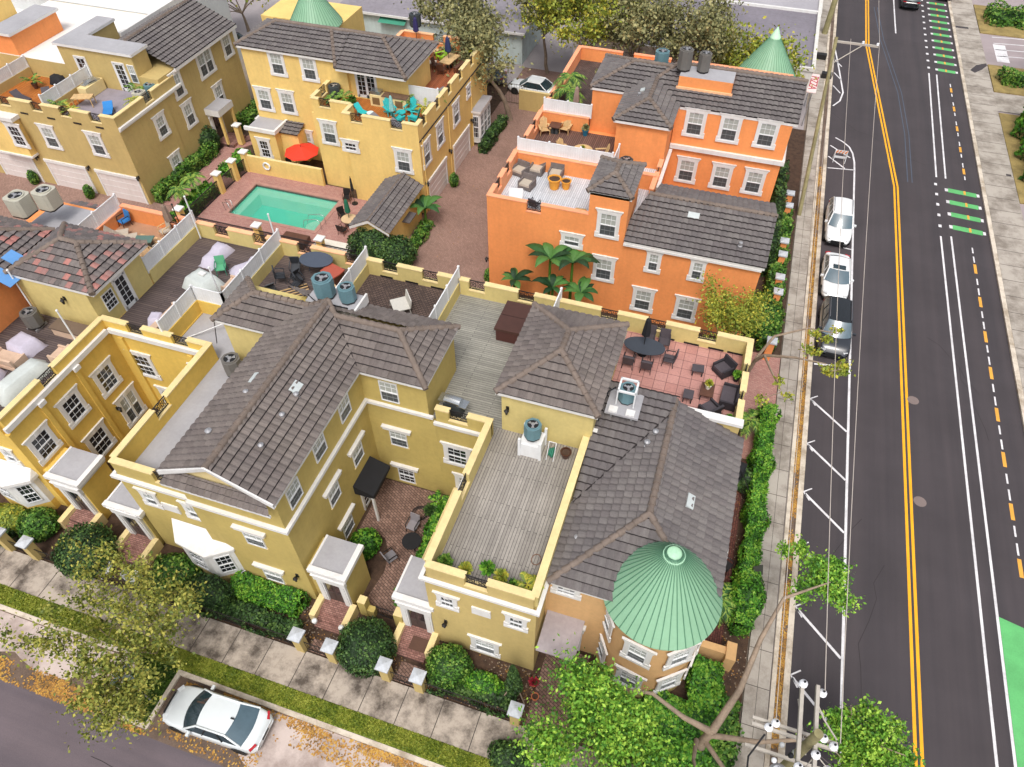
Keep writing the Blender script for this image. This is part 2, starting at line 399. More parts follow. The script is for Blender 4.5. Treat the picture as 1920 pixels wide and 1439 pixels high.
def winmesh(w, h, style):
    k = (w, h, style)
    if k in WC: return WC[k]
    a = MB(); hw, hh = w/2, h/2
    dark = 'dark' in style; st = style.replace('dark', '').strip('_')
    t = .05
    # sash frame
    for x0, x1, z0, z1 in ((-hw, -hw+t, -hh, hh), (hw-t, hw, -hh, hh), (-hw+t, hw-t, hh-t, hh), (-hw+t, hw-t, -hh, -hh+t)): a.box(x0, x1, -.06, 0, z0, z1, WHF)
    if st != 'fixed': a.box(-hw+t, hw-t, -.075, 0, -.03, .03, WHF)
    nv = 2 if w < 1.2 else 3
    for i in range(1, nv+1):
        x = -hw+w*i/(nv+1); a.box(x-.011, x+.011, -.045, 0, 0, hh-t, WHF); a.box(x-.01, x+.01, -.035, 0, -hh+t, 0, WHF if dark else MUNT)
    nh = 4 if h > 1 else 2
    for i in range(1, nh):
        z = -hh+h*i/nh
        if abs(z) > .05: a.box(-hw+t, hw-t, -.04, 0, z-.01, z+.01, WHF if (dark or z > 0) else MUNT)
    if st == 'double':
        a.box(-.07, .07, -.085, 0, -hh, hh, WHF)
    if st in ('full', 'double', 'fixed', 'small'):
        s = .2 if w > .7 else .17
        a.box(-hw-s, -hw, -.065, 0, -hh, hh, WH); a.box(hw, hw+s, -.065, 0, -hh, hh, WH)
        a.box(-hw-s-.07, -hw-.01, -.08, 0, -hh, -hh+.22, WH); a.box(hw+.01, hw+s+.07, -.08, 0, -hh, -hh+.22, WH)
        a.box(-hw-s-.07, hw+s+.07, -.09, 0, -hh-.17, -hh, WH)
        pts = [(-hw-s, hh), (hw+s, hh), (hw+s+.12, hh+.24), (-hw-s-.12, hh+.24)]
        n = len(pts); vs = [(x, -.07, z) for x, z in pts]+[(x, 0, z) for x, z in pts]
        a.add(vs, [(0, 1, 2, 3), (4, 5, 1, 0), (5, 6, 2, 1), (6, 7, 3, 2), (7, 4, 0, 3)], WH)
        a.box(-.11, .11, -.12, 0, hh+.01, hh+.315, WH)
        a.box(-hw-s-.15, hw+s+.15, -.1, 0, hh+.24, hh+.3, WH)
    elif st == 'head':
        a.box(-hw-.28, hw+.28, -.16, 0, hh+.02, hh+.2, WH); a.box(-hw-.33, hw+.33, -.2, 0, hh+.2, hh+.28, WH)
        a.box(-hw-.05, hw+.05, -.05, 0, -hh-.07, -hh, COP_Y)
    g = MB(); up = DGLASS if dark else BLIND; lo = DGLASS if dark else SCREEN
    g.box(-hw+.02, hw-.02, -.025, .0, 0, hh-.02, up); g.box(-hw+.02, hw-.02, -.02, 0, -hh+.02, -.001, lo)
    WC[k] = (a.mesh('window'), g.mesh('pane')); return WC[k]
def place_win(root, loc, rz, w, h, style):
    a, g = winmesh(w, h, style)
    o = child('window', a, root, tuple(p-q for p, q in zip(loc, root.location)), rz); child('pane', g, o); return o
RC = {}
def rail_at(root, loc, rz, w=.95):
    if w not in RC:
        m = MB(); h = .62
        for z in (.04, h): m.box(-w/2, w/2, -.02, .02, z-.02, z+.02, IRON)
        for i in range(9):
            x = -w/2+w*(i+.5)/9; m.box(x-.009, x+.009, -.01, .01, .04, h, IRON)
        for sx in (-1, 1):
            c = sx*w/4; pts = [(c+.17*cos(t), 0, h/2+.17*sin(t)) for t in [2*pi*i/10 for i in range(11)]]
            m.tube(pts, .014, IRON, 4, False)
            m.tube([(c-.22, 0, .06), (c, 0, h/2), (c+.22, 0, h-.04)], .014, IRON, 4); m.tube([(c+.22, 0, .06), (c, 0, h/2), (c-.22, 0, h-.04)], .014, IRON, 4)
        RC[w] = m.mesh('railing')
    return child('railing', RC[w], root, tuple(p-q for p, q in zip(loc, root.location)), rz)
LC = []
def sconce(root, loc, rz):
    if not LC:
        m = MB(); m.box(-.07, .07, -.05, 0, -.1, .15, IRON); m.tube([(0, -.03, .1), (0, -.2, .16)], .02, IRON, 5)
        m.lathe([(.05, -.22), (.1, .02), (.13, .03), (.03, .16), (.02, .22)], IRON, 6, (0, -.2, 0)); LC.append(m.mesh('wall_lantern'))
    return child('wall_lantern', LC[0], root, tuple(p-q for p, q in zip(loc, root.location)), rz)
def door(root, loc, rz, w=1.0, h=2.1, kind='entry'):
    """front door with panels, glass leaf for the terraces"""
    k = ('door', w, h, kind)
    if k not in WC:
        m = MB()
        if kind == 'garage':
            m.box(-w/2, w/2, -.03, 0, 0, h, GARAGE)
            for i in range(1, 4): m.box(-w/2, w/2, -.045, -.03, h*i/4-.012, h*i/4+.012, WH)
            m.box(-w/2-.14, -w/2, -.08, 0, 0, h, WH); m.box(w/2, w/2+.14, -.08, 0, 0, h, WH); m.box(-w/2-.18, w/2+.18, -.12, 0, h, h+.25, WH)
        elif kind == 'entry':
            m.box(-w/2, w/2, -.03, 0, 0, h, DOORM)
            for x in (-w/4, w/4):
                for z0, z1 in ((.15, .8), (.95, h-.15)): m.box(x-w*.17, x+w*.17, -.05, -.03, z0, z1, DGLASS if z0 > .5 else DOORM)
            for sx in (-1, 1):
                m.box(sx*(w/2+.17)-.17, sx*(w/2+.17)+.17, -.12, 0, 0, h+.05, WH); m.box(sx*(w/2+.17)-.1, sx*(w/2+.17)+.1, -.16, 0, .1, h, WH)
            m.box(-w/2-.4, w/2+.4, -.18, 0, h+.05, h+.5, WH); m.box(-w/2-.45, w/2+.45, -.24, 0, h+.5, h+.58, WH)
        else:
            m.box(-w/2, w/2, -.03, 0, 0, h, DGLASS)
            m.box(-w/2-.1, -w/2, -.07, 0, 0, h, WH); m.box(w/2, w/2+.1, -.07, 0, 0, h, WH); m.box(-w/2-.1, w/2+.1, -.07, 0, h, h+.1, WH)
            nl = 2 if w > 1.1 else 1; lw = w/nl
            for j in range(nl):
                x0 = -w/2+lw*j
                for xa, xb, za, zb in ((x0, x0+.1, 0, h), (x0+lw-.1, x0+lw, 0, h), (x0, x0+lw, 0, .22), (x0, x0+lw, h-.1, h)): m.box(xa, xb, -.05, 0, za, zb, WHF)
                m.box(x0+lw/2-.015, x0+lw/2+.015, -.045, 0, .2, h, WHF)
                for q in range(1, 5): m.box(x0+.05, x0+lw-.05, -.045, 0, .2+(h-.3)*q/5-.012, .2+(h-.3)*q/5+.012, WHF)
        WC[k] = m.mesh({'garage': 'garage_door', 'entry': 'door'}.get(kind, 'glass_door'))
    return child(WC[k].name.split('.')[0], WC[k], root, tuple(p-q for p, q in zip(loc, root.location)), rz)
# ---------------- leaves ----------------
def leafmats(n, cs, rough=.6):
    out = []
    for i, c in enumerate(cs):
        t = NT(n+('_light' if i == 0 else '_dark' if i == 2 else '_mid')); t.base(t.mix(lin(c), mulc(lin(c), .7), t.noise(1.3, 3)))
        t.b.inputs['Subsurface Weight'].default_value = 0; out.append(t.fin(rough, 0, .3))
    return out
LF_HEDGE = leafmats('hedge_leaf', ['#7E9E42', '#4E7A2A', '#2A4A1C'])
LF_BRIGHT = leafmats('bright_leaf', ['#84B23C', '#4F8A28', '#2A541C'])
LF_FRESH = leafmats('fresh_leaf', ['#A6CC4C', '#74A838', '#447628'])
LF_DARK = leafmats('dark_leaf', ['#5C7A3C', '#3B5A2C', '#24391F'])
LF_OAK = leafmats('oak_leaf', ['#A8A26E', '#86865A', '#5C6040'])
LF_YEL = leafmats('yellow_green_leaf', ['#BDB544', '#96A03C', '#6F8232'])
LF_CRAPE = leafmats('spring_leaf', ['#B3AE52', '#8C9240', '#5F6E30'])
LF_PALM = leafmats('palm_leaf', ['#8FA84A', '#5E8A34', '#2F5A28'])
BARK = M('grey_bark', '#8B7C6C', .9, .25, 1.5, 9, .5, 20)
BARK2 = M('pale_bark', '#968472', .9, .25, 1.5, 9, .5, 20)
def leafmesh(name, P, size, mats, seed=1, flat=0.0, elong=1.6, nrm=None):
    rg = np.random.default_rng(seed); P = np.asarray(P, float); n = len(P)
    d = rg.normal(size=(n, 3)); d[:, 2] *= (1-flat*.8)
    if nrm is not None: d = np.cross(np.asarray(nrm)+rg.normal(size=(n, 3))*.5, rg.normal(size=(n, 3)))
    d /= np.linalg.norm(d, axis=1)[:, None]+1e-9
    e = rg.normal(size=(n, 3)); e[:, 2] *= (1-flat*.8)
    if nrm is not None: e = np.cross(np.asarray(nrm)+rg.normal(size=(n, 3))*.4, d)
    e -= d*(e*d).sum(1)[:, None]; e /= np.linalg.norm(e, axis=1)[:, None]+1e-9
    s = size*rg.uniform(.6, 1.3, n)[:, None]
    q = np.stack([P-d*s*elong/2, P+e*s*.5, P+d*s*elong/2, P-e*s*.5], 1).reshape(-1, 3)
    me = bpy.data.meshes.new(name); me.vertices.add(4*n); me.vertices.foreach_set('co', q.astype(np.float32).ravel())
    me.loops.add(4*n); me.loops.foreach_set('vertex_index', np.arange(4*n, dtype=np.int32))
    me.polygons.add(n); me.polygons.foreach_set('loop_start', np.arange(0, 4*n, 4, dtype=np.int32)); me.polygons.foreach_set('loop_total', np.full(n, 4, np.int32))
    for m in mats: me.materials.append(m)
    cl = np.floor(P*1.4).astype(int); hsh = (cl[:, 0]*73+cl[:, 1]*179+cl[:, 2]*283) % 7/7.0
    k = np.clip((hsh*.5+rg.random(n)*.7)*len(mats)/1.2, 0, len(mats)-1).astype(np.int32)
    me.polygons.foreach_set('material_index', k); me.update(calc_edges=True); me.validate(); return me
def ballpts(c, r, n, rg, shell=.65):
    d = rg.normal(size=(n, 3)); d /= np.linalg.norm(d, axis=1)[:, None]
    q = (shell**3+rg.random(n)*(1-shell**3))**(1/3)
    return np.array(c)+d*np.array(r)*q[:, None], d
def bush(name, label, cat, c, r, mats, n=2600, size=.11, seed=1, group=None, flatb=True):
    rg = np.random.default_rng(seed); P, N = ballpts((0, 0, r[2]*.85), r, n, rg, .82)
    P = P*(1+.05*np.sin(P[:, [1, 2, 0]]*5)); k = P[:, 2] > 0; P, N = P[k], N[k]
    root = thing(name, label, cat, c, 0, group)
    child('foliage', leafmesh('foliage', P, size, mats, seed, nrm=N), root)
    m = MB(); m.blob((0, 0, r[2]*.85), (r[0]*.84, r[1]*.84, r[2]*.84), mats[2], 14, 8, .05); m.tube([(0, 0, -.05), (0, 0, .5)], .06, BARK); m.build('branch_core', root, False)
    return root
def hedgebox(name, label, cat, x0, x1, y0, y1, z0, z1, mats, dens=150, size=.1, seed=1, group=None, wob=.1):
    rg = np.random.default_rng(seed); cx, cy = (x0+x1)/2, (y0+y1)/2; Ps = []; Ns = []
    w, d, h = x1-x0, y1-y0, z1-z0
    def face(n, f, nn): 
        a, b = rg.random(n), rg.random(n); p = f(a, b); Ps.append(p); Ns.append(np.tile(nn, (n, 1)))
    face(int(w*d*dens), lambda a, b: np.stack([x0+a*w, y0+b*d, np.full_like(a, z1)], 1), (0, 0, 1))
    for X, s in ((x0, -1), (x1, 1)): face(int(h*d*dens*.8), lambda a, b: np.stack([np.full_like(a, X), y0+b*d, z0+a*h], 1), (s, 0, 0))
    for Y, s in ((y0, -1), (y1, 1)): face(int(h*w*dens*.8), lambda a, b: np.stack([x0+b*w, np.full_like(a, Y), z0+a*h], 1), (0, s, 0))
    P = np.concatenate(Ps); N = np.concatenate(Ns).astype(float)
    P += N*(wob*(np.sin(P[:, [0]]*2.1+P[:, [1]]*1.7)+np.sin(P[:, [1]]*3.3+P[:, [2]]*2)*.7)) + rg.normal(size=P.shape)*.05
    root = thing(name, label, cat, (cx, cy, z0), 0, group)
    child('foliage', leafmesh('foliage', P-np.array([cx, cy, z0]), size, mats, seed, nrm=N), root)
    e = wob+.03; m = MB(); m.box(-w/2+e, w/2-e, -d/2+e, d/2-e, 0, h-e, mats[2]); m.build('branch_core', root, False)
    return root
def palmfronds(c, n, L, droop, mats, seed=1, w=.5, up=.6, leaflets=16):
    rg = random.Random(seed); mb = MB()
    for i in range(n):
        a = 2*pi*i/n+rg.uniform(-.3, .3); l = L*rg.uniform(.75, 1.1); e = up*rg.uniform(.3, 1.3); prev = None
        pts = []
        for k in range(leaflets+1):
            t = k/leaflets; r = l*t*(1-.12*t); z = l*(e*t-droop*t*t)
            pts.append(Vector((c[0]+r*cos(a), c[1]+r*sin(a), c[2]+z)))
        mb.tube(pts[::4], .018, mats[0], 4, False)
        for k in range(2, leaflets+1):
            t = k/leaflets; wl = w*sin(pi*min(.98, t*.85+.12)); p = pts[k]; d = (pts[k]-pts[k-1]).normalized()
            for s in (-1, 1):
                side = Vector((-sin(a)*s, cos(a)*s, -.35)).normalized(); tip = p+(side+d*.7)*wl
                b0 = p-d*.05; b1 = p+d*.05; mb.add([b0, b1, tip], [(0, 1, 2)], mats[rg.randrange(3)])
    return mb
def bananaleaves(c, n, L, mats, seed=1, w=.3):
    rg = random.Random(seed); mb = MB()
    for i in range(n):
        a = 2*pi*i/n*1.6+rg.uniform(-.3, .3); l = L*rg.uniform(.7, 1.1); e = rg.uniform(.5, 1.3); K = 7; vs = []
        for k in range(K+1):
            t = k/K; r = l*(t*.8); z = l*(e*t-.95*t*t*e*.9); ww = w*sin(pi*min(1, .06+t*.94))*l*.5
            p = Vector((c[0]+r*cos(a), c[1]+r*sin(a), c[2]+z)); sd = Vector((-sin(a), cos(a), -.25))*ww
            vs += [p+sd, p, p-Vector((-sin(a), cos(a), .25))*ww]
        fs = []
        for k in range(K): fs += [(k*3, k*3+1, k*3+4, k*3+3), (k*3+1, k*3+2, k*3+5, k*3+4)]
        mb.add(vs, fs, mats[rg.randrange(3)])
    return mb
def tree(name, label, cat, base, h, spread, mats, seed, nl=6000, size=.16, bark=BARK, trunk=.18, th=.35, limbs=7, group=None, lean=(0, 0), clump=.55, lv=3, tips=None):
    rg = random.Random(seed); ng = np.random.default_rng(seed); tb = MB(); ends = []
    def grow(p, d, L, r, lev):
        pts = [p]; q = p.copy(); dd = d.copy(); rr = [r]; n = 4
        for i in range(n):
            dd = (dd+Vector((rg.uniform(-1, 1), rg.uniform(-1, 1), rg.uniform(-.4, .6)))*.22).normalized(); q = q+dd*L/n; pts.append(q.copy()); rr.append(r*(1-.5*(i+1)/n))
            if lev > 0 and i >= 1 or (lev == 0 and i == n-1): ends.append((q.copy(), lev))
        tb.tube(pts, rr, bark, 7 if lev < 2 else 4, False)
        if lev < lv:
            for j in range(limbs if lev == 0 else rg.choice((2, 3))):
                a = rg.uniform(0, 2*pi); sp = rg.uniform(.5, 1.1) if lev == 0 else rg.uniform(.4, .9)
                nd = (dd*.7+Vector((cos(a)*sp, sin(a)*sp, rg.uniform(0, .5)))).normalized()
                st = pts[-1] if lev == 0 else pts[rg.choice((2, 3, 4))]
                grow(st, nd, spread*(.55, .45, .32, .2)[lev]*rg.uniform(.8, 1.2), rr[-1]*.75, lev+1)
    grow(Vector((0, 0, -.05)), Vector((lean[0], lean[1], 1)).normalized(), h*th, trunk, 0)
    root = thing(name, label, cat, base, 0, group); tb.build('trunk', root, False)
    E = [e for e, l in ends if l >= max(1, lv-1)]
    if nl:
        idx = ng.integers(0, len(E), nl); P = np.array([tuple(E[i]) for i in idx]); P += ng.normal(size=P.shape)*clump*np.array([1, 1, .75])*ng.random((nl, 1))
        child('crown', leafmesh('crown', P, size, mats, seed), root)
    return root
# ---------------- ground materials ----------------
def asph(name, c, lane=True, crack=False):
    t = NT(name); c = lin(c)
    x = t.ramp(t.noise(.25, 6, .6), [(.3, mulc(c, .86)), (.7, mulc(c, 1.12))])
    x = t.mix(x, t.ramp(t.noise(1.0, 4, .6, stretch=(1.1, .03, 1) if lane else (.05, 1.1, 1)), [(.35, (.82, .82, .84, 1)), (.7, (1.14, 1.1, 1.08, 1))]), .9, 'MULTIPLY')
    x = t.mix(x, t.ramp(t.noise(45, 3, .8), [(.25, (.72, .72, .72, 1)), (.5, (1, 1, 1, 1)), (.78, (1.5, 1.45, 1.4, 1))]), .9, 'MULTIPLY')
    t.base(x); t.bump(t.noise(60, 3), .4, .01); return t.fin(.9)
ASPH = asph('dark_asphalt', '#423D40'); ASPH2 = asph('old_asphalt', '#62595E', False)
def conc(name, c, stain, sc=.7, k=.55, gap=None):
    t = NT(name); c = lin(c)
    x = t.ramp(t.noise(sc, 9, .72), [(.38, lin(stain)), (.56, c), (.8, mulc(c, 1.08))])
    x = t.mix(c, x, k*1.5 if k*1.5 < 1 else 1.0)
    x = t.mix(x, t.ramp(t.noise(22, 4, .8), [(.2, (.62, .6, .58, 1)), (.45, (1, 1, 1, 1))]), .7, 'MULTIPLY')
    t.base(x); t.bump(t.noise(40, 3), .25, .01); return t.fin(.9)
SIDEW = conc('stained_sidewalk_concrete', '#ADA194', '#524941', .6, .9)
SIDEC = conc('sidewalk_concrete', '#ABA399', '#7A7167', .5, .6)
KERB = conc('kerb_concrete', '#CFC4B4', '#9A8B78', .9, .6)
BAY = conc('weathered_parking_concrete', '#C2B3AC', '#8F7F78', .35, .6)
BAYD = M('dirty_broken_asphalt', '#6B5A4E', .95, .35, 1.2, 12, .5, 30)
SOIL = M('bare_ground', '#8F8478', .95, .2, .2, 3, .4, 10)
MULCH = M('bark_mulch', '#4C392C', .95, .45, 2.5, 22, .6, 40)
GRASS = M('grass_base', '#7C8A34', .95, .3, .8, 12, .6, 60)
LAWN = M('dark_lawn', '#40551F', .95, .3, 1.2, 14, .6, 60)
ALLEY = BR('alley_brick_paving', '#9F8073', '#8D7064', '#83695D', .22, .11, .012, pi/4, .5, .9, .22, .35)
PINKP = BR('pool_deck_brick', '#B98F84', '#A9796F', '#93706A', .2, .1, .012, 0, .5, .9, .2, .4)
PATHB = BR('red_brick_paving', '#A08072', '#7E6256', '#54433A', .23, .13, .016, .5, .5, .9, .4, 1.1)
STEPB = BR('step_brick', '#AE8276', '#8A6157', '#6B4E46', .21, .1, .014, 0, .5, .9, .3, 1.5)
DECKG = BR('grey_deck_boards', '#A59F97', '#928C85', '#4E4A48', 2.6, .14, .012, pi/2, .37, .8, .3, .45)
DECKGH = BR('grey_green_deck_boards', '#9E9C92', '#8A8880', '#555250', 2.6, .14, .012, 0, .37, .8, .25, .45)
DECKD = BR('dark_deck_boards', '#6A5C58', '#544848', '#2C2626', 2.6, .14, .014, 0, .37, .8, .25, .45)
DECKO = BR('orange_deck_boards', '#C0752F', '#AA6224', '#5E3414', 2.6, .14, .012, pi/2, .37, .7, .2, .45)
DECKR = BR('red_deck_boards', '#A8603A', '#93512F', '#4E2A1A', 2.6, .14, .012, pi/2, .37, .7, .2, .45)
DECKB = BR('brown_deck_boards', '#7A5A4E', '#65493F', '#32241F', 2.6, .14, .016, pi/2, .37, .8, .2, .45)
DECKW = BR('pale_deck_boards', '#D3D6DB', '#BFC3C9', '#888C92', 2.6, .14, .012, pi/2, .37, .7, .15, .45)
PINKT = BR('pink_square_tiles', '#C08F86', '#B68279', '#7A5550', .6, .6, .016, 0, 0, .8, .2, .5)
DARKP = BR('dark_brick_terrace', '#6B5850', '#54443F', '#2E2624', .22, .14, .02, 0, .5, .9, .4, .7)
WHITEP = M('road_paint_white', '#D8D6D8', .7, .2, 1.2, 9)
YELP = M('road_paint_yellow', '#EFA918', .7, .1, 1.2, 20)
GRNP = M('road_paint_green', '#5DAE68', .75, .15, .8, 14)
ORP = M('road_paint_orange', '#DDA040', .7, .12, 1.2, 20)
# ---------------- ground ----------------
def sheet(n, x0, x1, y0, y1, z, m, kind='structure', label=None, cat=None):
    b = MB(); b.poly([(x0, y0, z), (x1, y0, z), (x1, y1, z), (x0, y1, z)], m); return struct(n, b, kind, label, cat)
def holed(n, x0, x1, y0, y1, z, m):
    b = MB(); a, c, d, e = -36.4, -28.6, 38.6, 43.0
    for q in ((x0, a, y0, y1), (c, x1, y0, y1), (a, c, y0, d), (a, c, e, y1)): b.poly([(q[0], q[2], z), (q[1], q[2], z), (q[1], q[3], z), (q[0], q[3], z)], m)
    return struct(n, b)
holed('ground', -400, 400, -250, 700, -.06, SOIL)
sheet('avenue_road', 8.38, 20.55, -60, 500, 0, ASPH)
sheet('side_street_road', -400, 8.38, -60, 4.02, -.004, ASPH2)
b = MB(); b.box(-400, 4.3, 7.8, 9.5, -.05, .12, SIDEW)
for i in range(40):
    x = -4.6-1.75*i; b.box(x-.02, x+.02, 7.8, 9.5, .12, .124, M('sidewalk_joint', '#4A423C') if i == 0 else b.mats[-1])
struct('south_sidewalk', b)
JOINT = b.mats[-1]
b = MB(); b.box(6.45, 7.55, 12, 500, -.05, .12, SIDEC)
pts = [(4.3, 7.8), (5.6, 6.9), (7.55, 6.6), (7.55, 12), (6.45, 12), (6.2, 11), (4.3, 9.5)]
b.prism(pts, -.05, .12, SIDEC)
b.box(6.98, 7.0, 12.1, 60, .12, .123, JOINT)
for i in range(60): b.box(6.46, 7.54, 12.6+1.8*i, 12.63+1.8*i, .12, .124, JOINT)
struct('avenue_sidewalk', b)
b = MB(); b.box(7.57, 7.78, 4, 500, -.05, .13, KERB); b.box(8.1, 8.38, 4, 500, -.05, .13, KERB); b.box(7.78, 8.1, 4, 500, -.05, .08, BAYD)
struct('avenue_kerb', b)
b = MB(); b.box(-400, 5.0, 6.95, 7.78, -.05, .1, GRASS); struct('grass_verge', b)
b = MB(); b.box(-400, -20.75, 6.72, 6.93, -.05, .13, KERB); b.box(-18.35, 5.0, 6.72, 6.93, -.05, .13, KERB)
b.box(-20.75, -20.55, 4.25, 6.72, -.05, .13, KERB); b.box(-18.55, -18.35, 4.25, 6.93, -.05, .13, KERB); b.box(-20.55, -18.55, 4.25, 4.45, -.05, .13, KERB)
struct('side_street_kerb', b)
b = MB(); b.box(-20.53, -18.57, 4.47, 6.93, -.05, .1, LAWN); struct('grass_island', b)
# parking bay: concrete with an irregular broken asphalt rim
b = MB(); b.poly([(-400, 4.02, -.002), (5, 4.02, -.002), (5, 6.9, -.002), (-400, 6.9, -.002)], BAYD); struct('parking_bay_rim', b)
def patch(n, pts, z, m):
    b = MB(); b.poly([(x, y, z) for x, y in pts], m); return struct(n, b)
patch('parking_bay', [(-17.0, 6.5), (-17.2, 5.9), (-16.0, 5.3), (-14.5, 4.9), (-13.6, 4.4), (-12.6, 4.05), (5, 4.05), (5, 6.7), (-12, 6.7)], .002, BAY)
patch('parking_bay_west', [(-60, 6.68), (-60, 4.9), (-27.5, 4.95), (-26.5, 5.25), (-25.9, 5.05), (-24.6, 4.75), (-23.2, 4.95), (-22.9, 5.5), (-21.6, 5.3), (-20.8, 5.9), (-20.85, 6.68)], .002, BAY)
# east side of the avenue
b = MB(); b.box(20.55, 20.85, -60, 500, -.05, .13, KERB); b.box(20.87, 23.25, -60, 500, -.05, .12, SIDEC)
for i in range(60): b.box(20.88, 23.2, 20+1.8*i, 20.04+1.8*i, .12, .124, JOINT)
struct('east_sidewalk', b)
sheet('east_parking_road', 23.3, 80, -60, 500, -.002, M('old_parking_asphalt', '#9B8F90', .9, .12, .4, 20))
b = MB()
for x0, x1, y0, y1 in ((23.3, 29, 59.5, 74.6), (23.35, 28.5, 79, 85), (23.35, 30, 93, 101)): b.box(x0, x1, y0, y1, -.05, .1, M('straw_mulch', '#93804E', .95, .3, 1, 12) if not b.mats else b.mats[0])
struct('east_planting_bed', b)
sheet('east_walk', 23.3, 34, 75, 78.8, .06, SIDEC)
# interior paving
sheet('alley_paving', -21.6, -13.6, 29.3, 70, .02, ALLEY)
sheet('west_alley_paving', -120, -40.4, 24, 38.2, .02, ALLEY)
holed('garden_ground', -43.2, 6.4, 9.5, 66, -.01, MULCH)
b = MB()
for x0, x1, y0, y1 in ((-40.4, -36.5, 29.3, 44.6), (-36.5, -28.5, 29.3, 38.5), (-28.5, -22.0, 29.3, 43.6), (-36.5, -28.5, 43.1, 44.6)): b.box(x0, x1, y0, y1, -.05, .12, PINKP)
struct('pool_deck', b)
b = MB(); b.prism([(-42.2, 38.2), (-40.6, 38.2), (-40.6, 47.5), (-39.4, 49.5), (-39.4, 60), (-41.0, 60), (-41.0, 50), (-42.2, 47.5)], -.04, .05, PINKP); struct('garden_walk', b)
sheet('north_lane_paving', -21.6, 5, 60, 66, .015, M('lane_concrete', '#A39489', .9, .15, .4, 12))
sheet('north_yard', -120, 6.2, 66, 140, -.02, M('north_yard_asphalt', '#A29A9B', .9, .15, .3, 8))
sheet('west_yard', -130, -43.2, 38.2, 66, -.03, SOIL)
# ---------------- road markings ----------------
b = MB(); Z = .004
def stripe(p, q, w, m, z=Z):
    p, q = Vector((*p, 0)), Vector((*q, 0)); d = (q-p).normalized(); n = Vector((-d.y, d.x, 0))*w/2
    b.poly([tuple((p-n)+Vector((0, 0, z))), tuple((q-n)+Vector((0, 0, z))), tuple((q+n)+Vector((0, 0, z))), tuple((p+n)+Vector((0, 0, z)))], m)
for dx in (0, .27):
    stripe((13.68+dx, -40), (13.82+dx, 59), .15, YELP); stripe((13.82+dx, 58.95), (11.55+dx, 86), .15, YELP); stripe((11.55+dx, 85.9), (11.3+dx, 140), .15, YELP)
stripe((10.68, -40), (10.68, 60.5), .14, WHITEP)
stripe((17.03, -40), (17.05, 53), .13, WHITEP); stripe((17.78, -40), (17.8, 53.2), .13, WHITEP)
stripe((17.2, 61.5), (17.58, 81.3), .13, WHITEP); stripe((17.92, 61.5), (18.3, 81.2), .13, WHITEP); stripe((14.62, 90.2), (14.5, 140), .14, WHITEP)
for i in range(5): stripe((17.08, 54.2+1.5*i), (17.08, 54.55+1.5*i), .22, WHITEP)
for i in range(22): stripe((17.62+.01*i, 82.4+1.65*i), (17.62+.01*i, 82.8+1.65*i), .25, WHITEP)
for Y in [54.5+1.75*i for i in range(4)]+[82.4+1.78*i for i in range(14)]:
    x0 = 17.75 if Y < 62 else 18.25; x1 = 20.35
    stripe((x0+.25, Y), (x1-.22, Y-.15), .6, GRNP); stripe((x0, Y), (x0+.25, Y), .42, WHITEP); stripe((x1-.2, Y-.15), (x1, Y-.15), .42, WHITEP)
    stripe((19.25, Y-.3), (19.25, Y+.25), .16, ORP, .008)
for yy in (505, 567, 632, 700, 778, 862, 960, 1066): 
    g = G(1830+(yy-505)*.148, yy)[1]; stripe((19.2, g-.55), (19.2, g+.55), .2, ORP)
    stripe((19.2, g+.75), (19.2, g+1.5), .1, WHITEP); stripe((19.2, g+1.9), (19.2, g+2.6), .1, WHITEP)
for yy in (170, 205, 242, 281, 322):
    g = G(1785+(yy-145)*.14, yy)[1]; stripe((19.45, g-.5), (19.45, g+.4), .2, ORP); stripe((19.45, g+.6), (19.45, g+1.3), .1, WHITEP); stripe((19.45, g-1.4), (19.45, g-.8), .1, WHITEP)
stripe((17.9, 9), (17.9, 9), .1, GRNP) if False else None
b.poly([(17.87, 9, Z), (20.5, 9, Z), (20.5, 20.9, Z), (17.87, 21.5, Z)], GRNP)
for yb in (33, 29.4, 25.9, 22.4, 18.9, 15.4): stripe((8.5, yb), (10.6, yb-1.9), .13, WHITEP); stripe((8.42, yb+.1), (8.85, yb+.45), .07, WHITEP); stripe((8.42, yb+.1), (8.75, yb-.4), .07, WHITEP)
stripe((8.5, 36.2), (10.6, 36.6), .13, WHITEP)
for yb in (43.1, 49.2, 54.6): stripe((10.0, yb), (10.6, yb), .1, WHITEP)
def arc(pts, w): 
    for p, q in zip(pts, pts[1:]): stripe(p, q, w, WHITEP)
arc([(9.0, 65.5), (9.7, 64.9), (10.2, 64.2), (10.5, 63.2), (10.65, 61.8), (10.68, 60.4)], .14)
stripe((8.5, 60.2), (10.6, 60.5), .13, WHITEP); stripe((8.5, 62.1), (9.9, 60.5), .13, WHITEP); stripe((8.6, 64), (10.3, 62.4), .13, WHITEP)
arc([(8.45, 84), (9.0, 79), (9.45, 74.4), (9.2, 72.6), (8.6, 71.4)], .14)
for yb in (81.5, 78.5, 75.6): stripe((8.5, yb), (9.2, yb-1.4), .12, WHITEP)
struct('road_markings', b)
b = MB()
for x, y in ((14.42, 34.9), (14.5, 27.3)):
    b.lathe([(.34, .006), (.3, .009), (.26, .006), (.2, .009), (0, .008)], M('manhole_iron', '#7A6C68', .7) if not b.mats else b.mats[0], 20, (x, y, 0), False)
    one('manhole_cover', b, 'round iron manhole cover in the avenue beside the yellow line, '+('the farther one' if y > 30 else 'the nearer one'), 'manhole', 'manhole covers in the avenue'); b2 = b; b = MB(); b.mats = list(b2.mats)
b = MB(); SEAL = M('crack_seal', '#4B5666', .8)
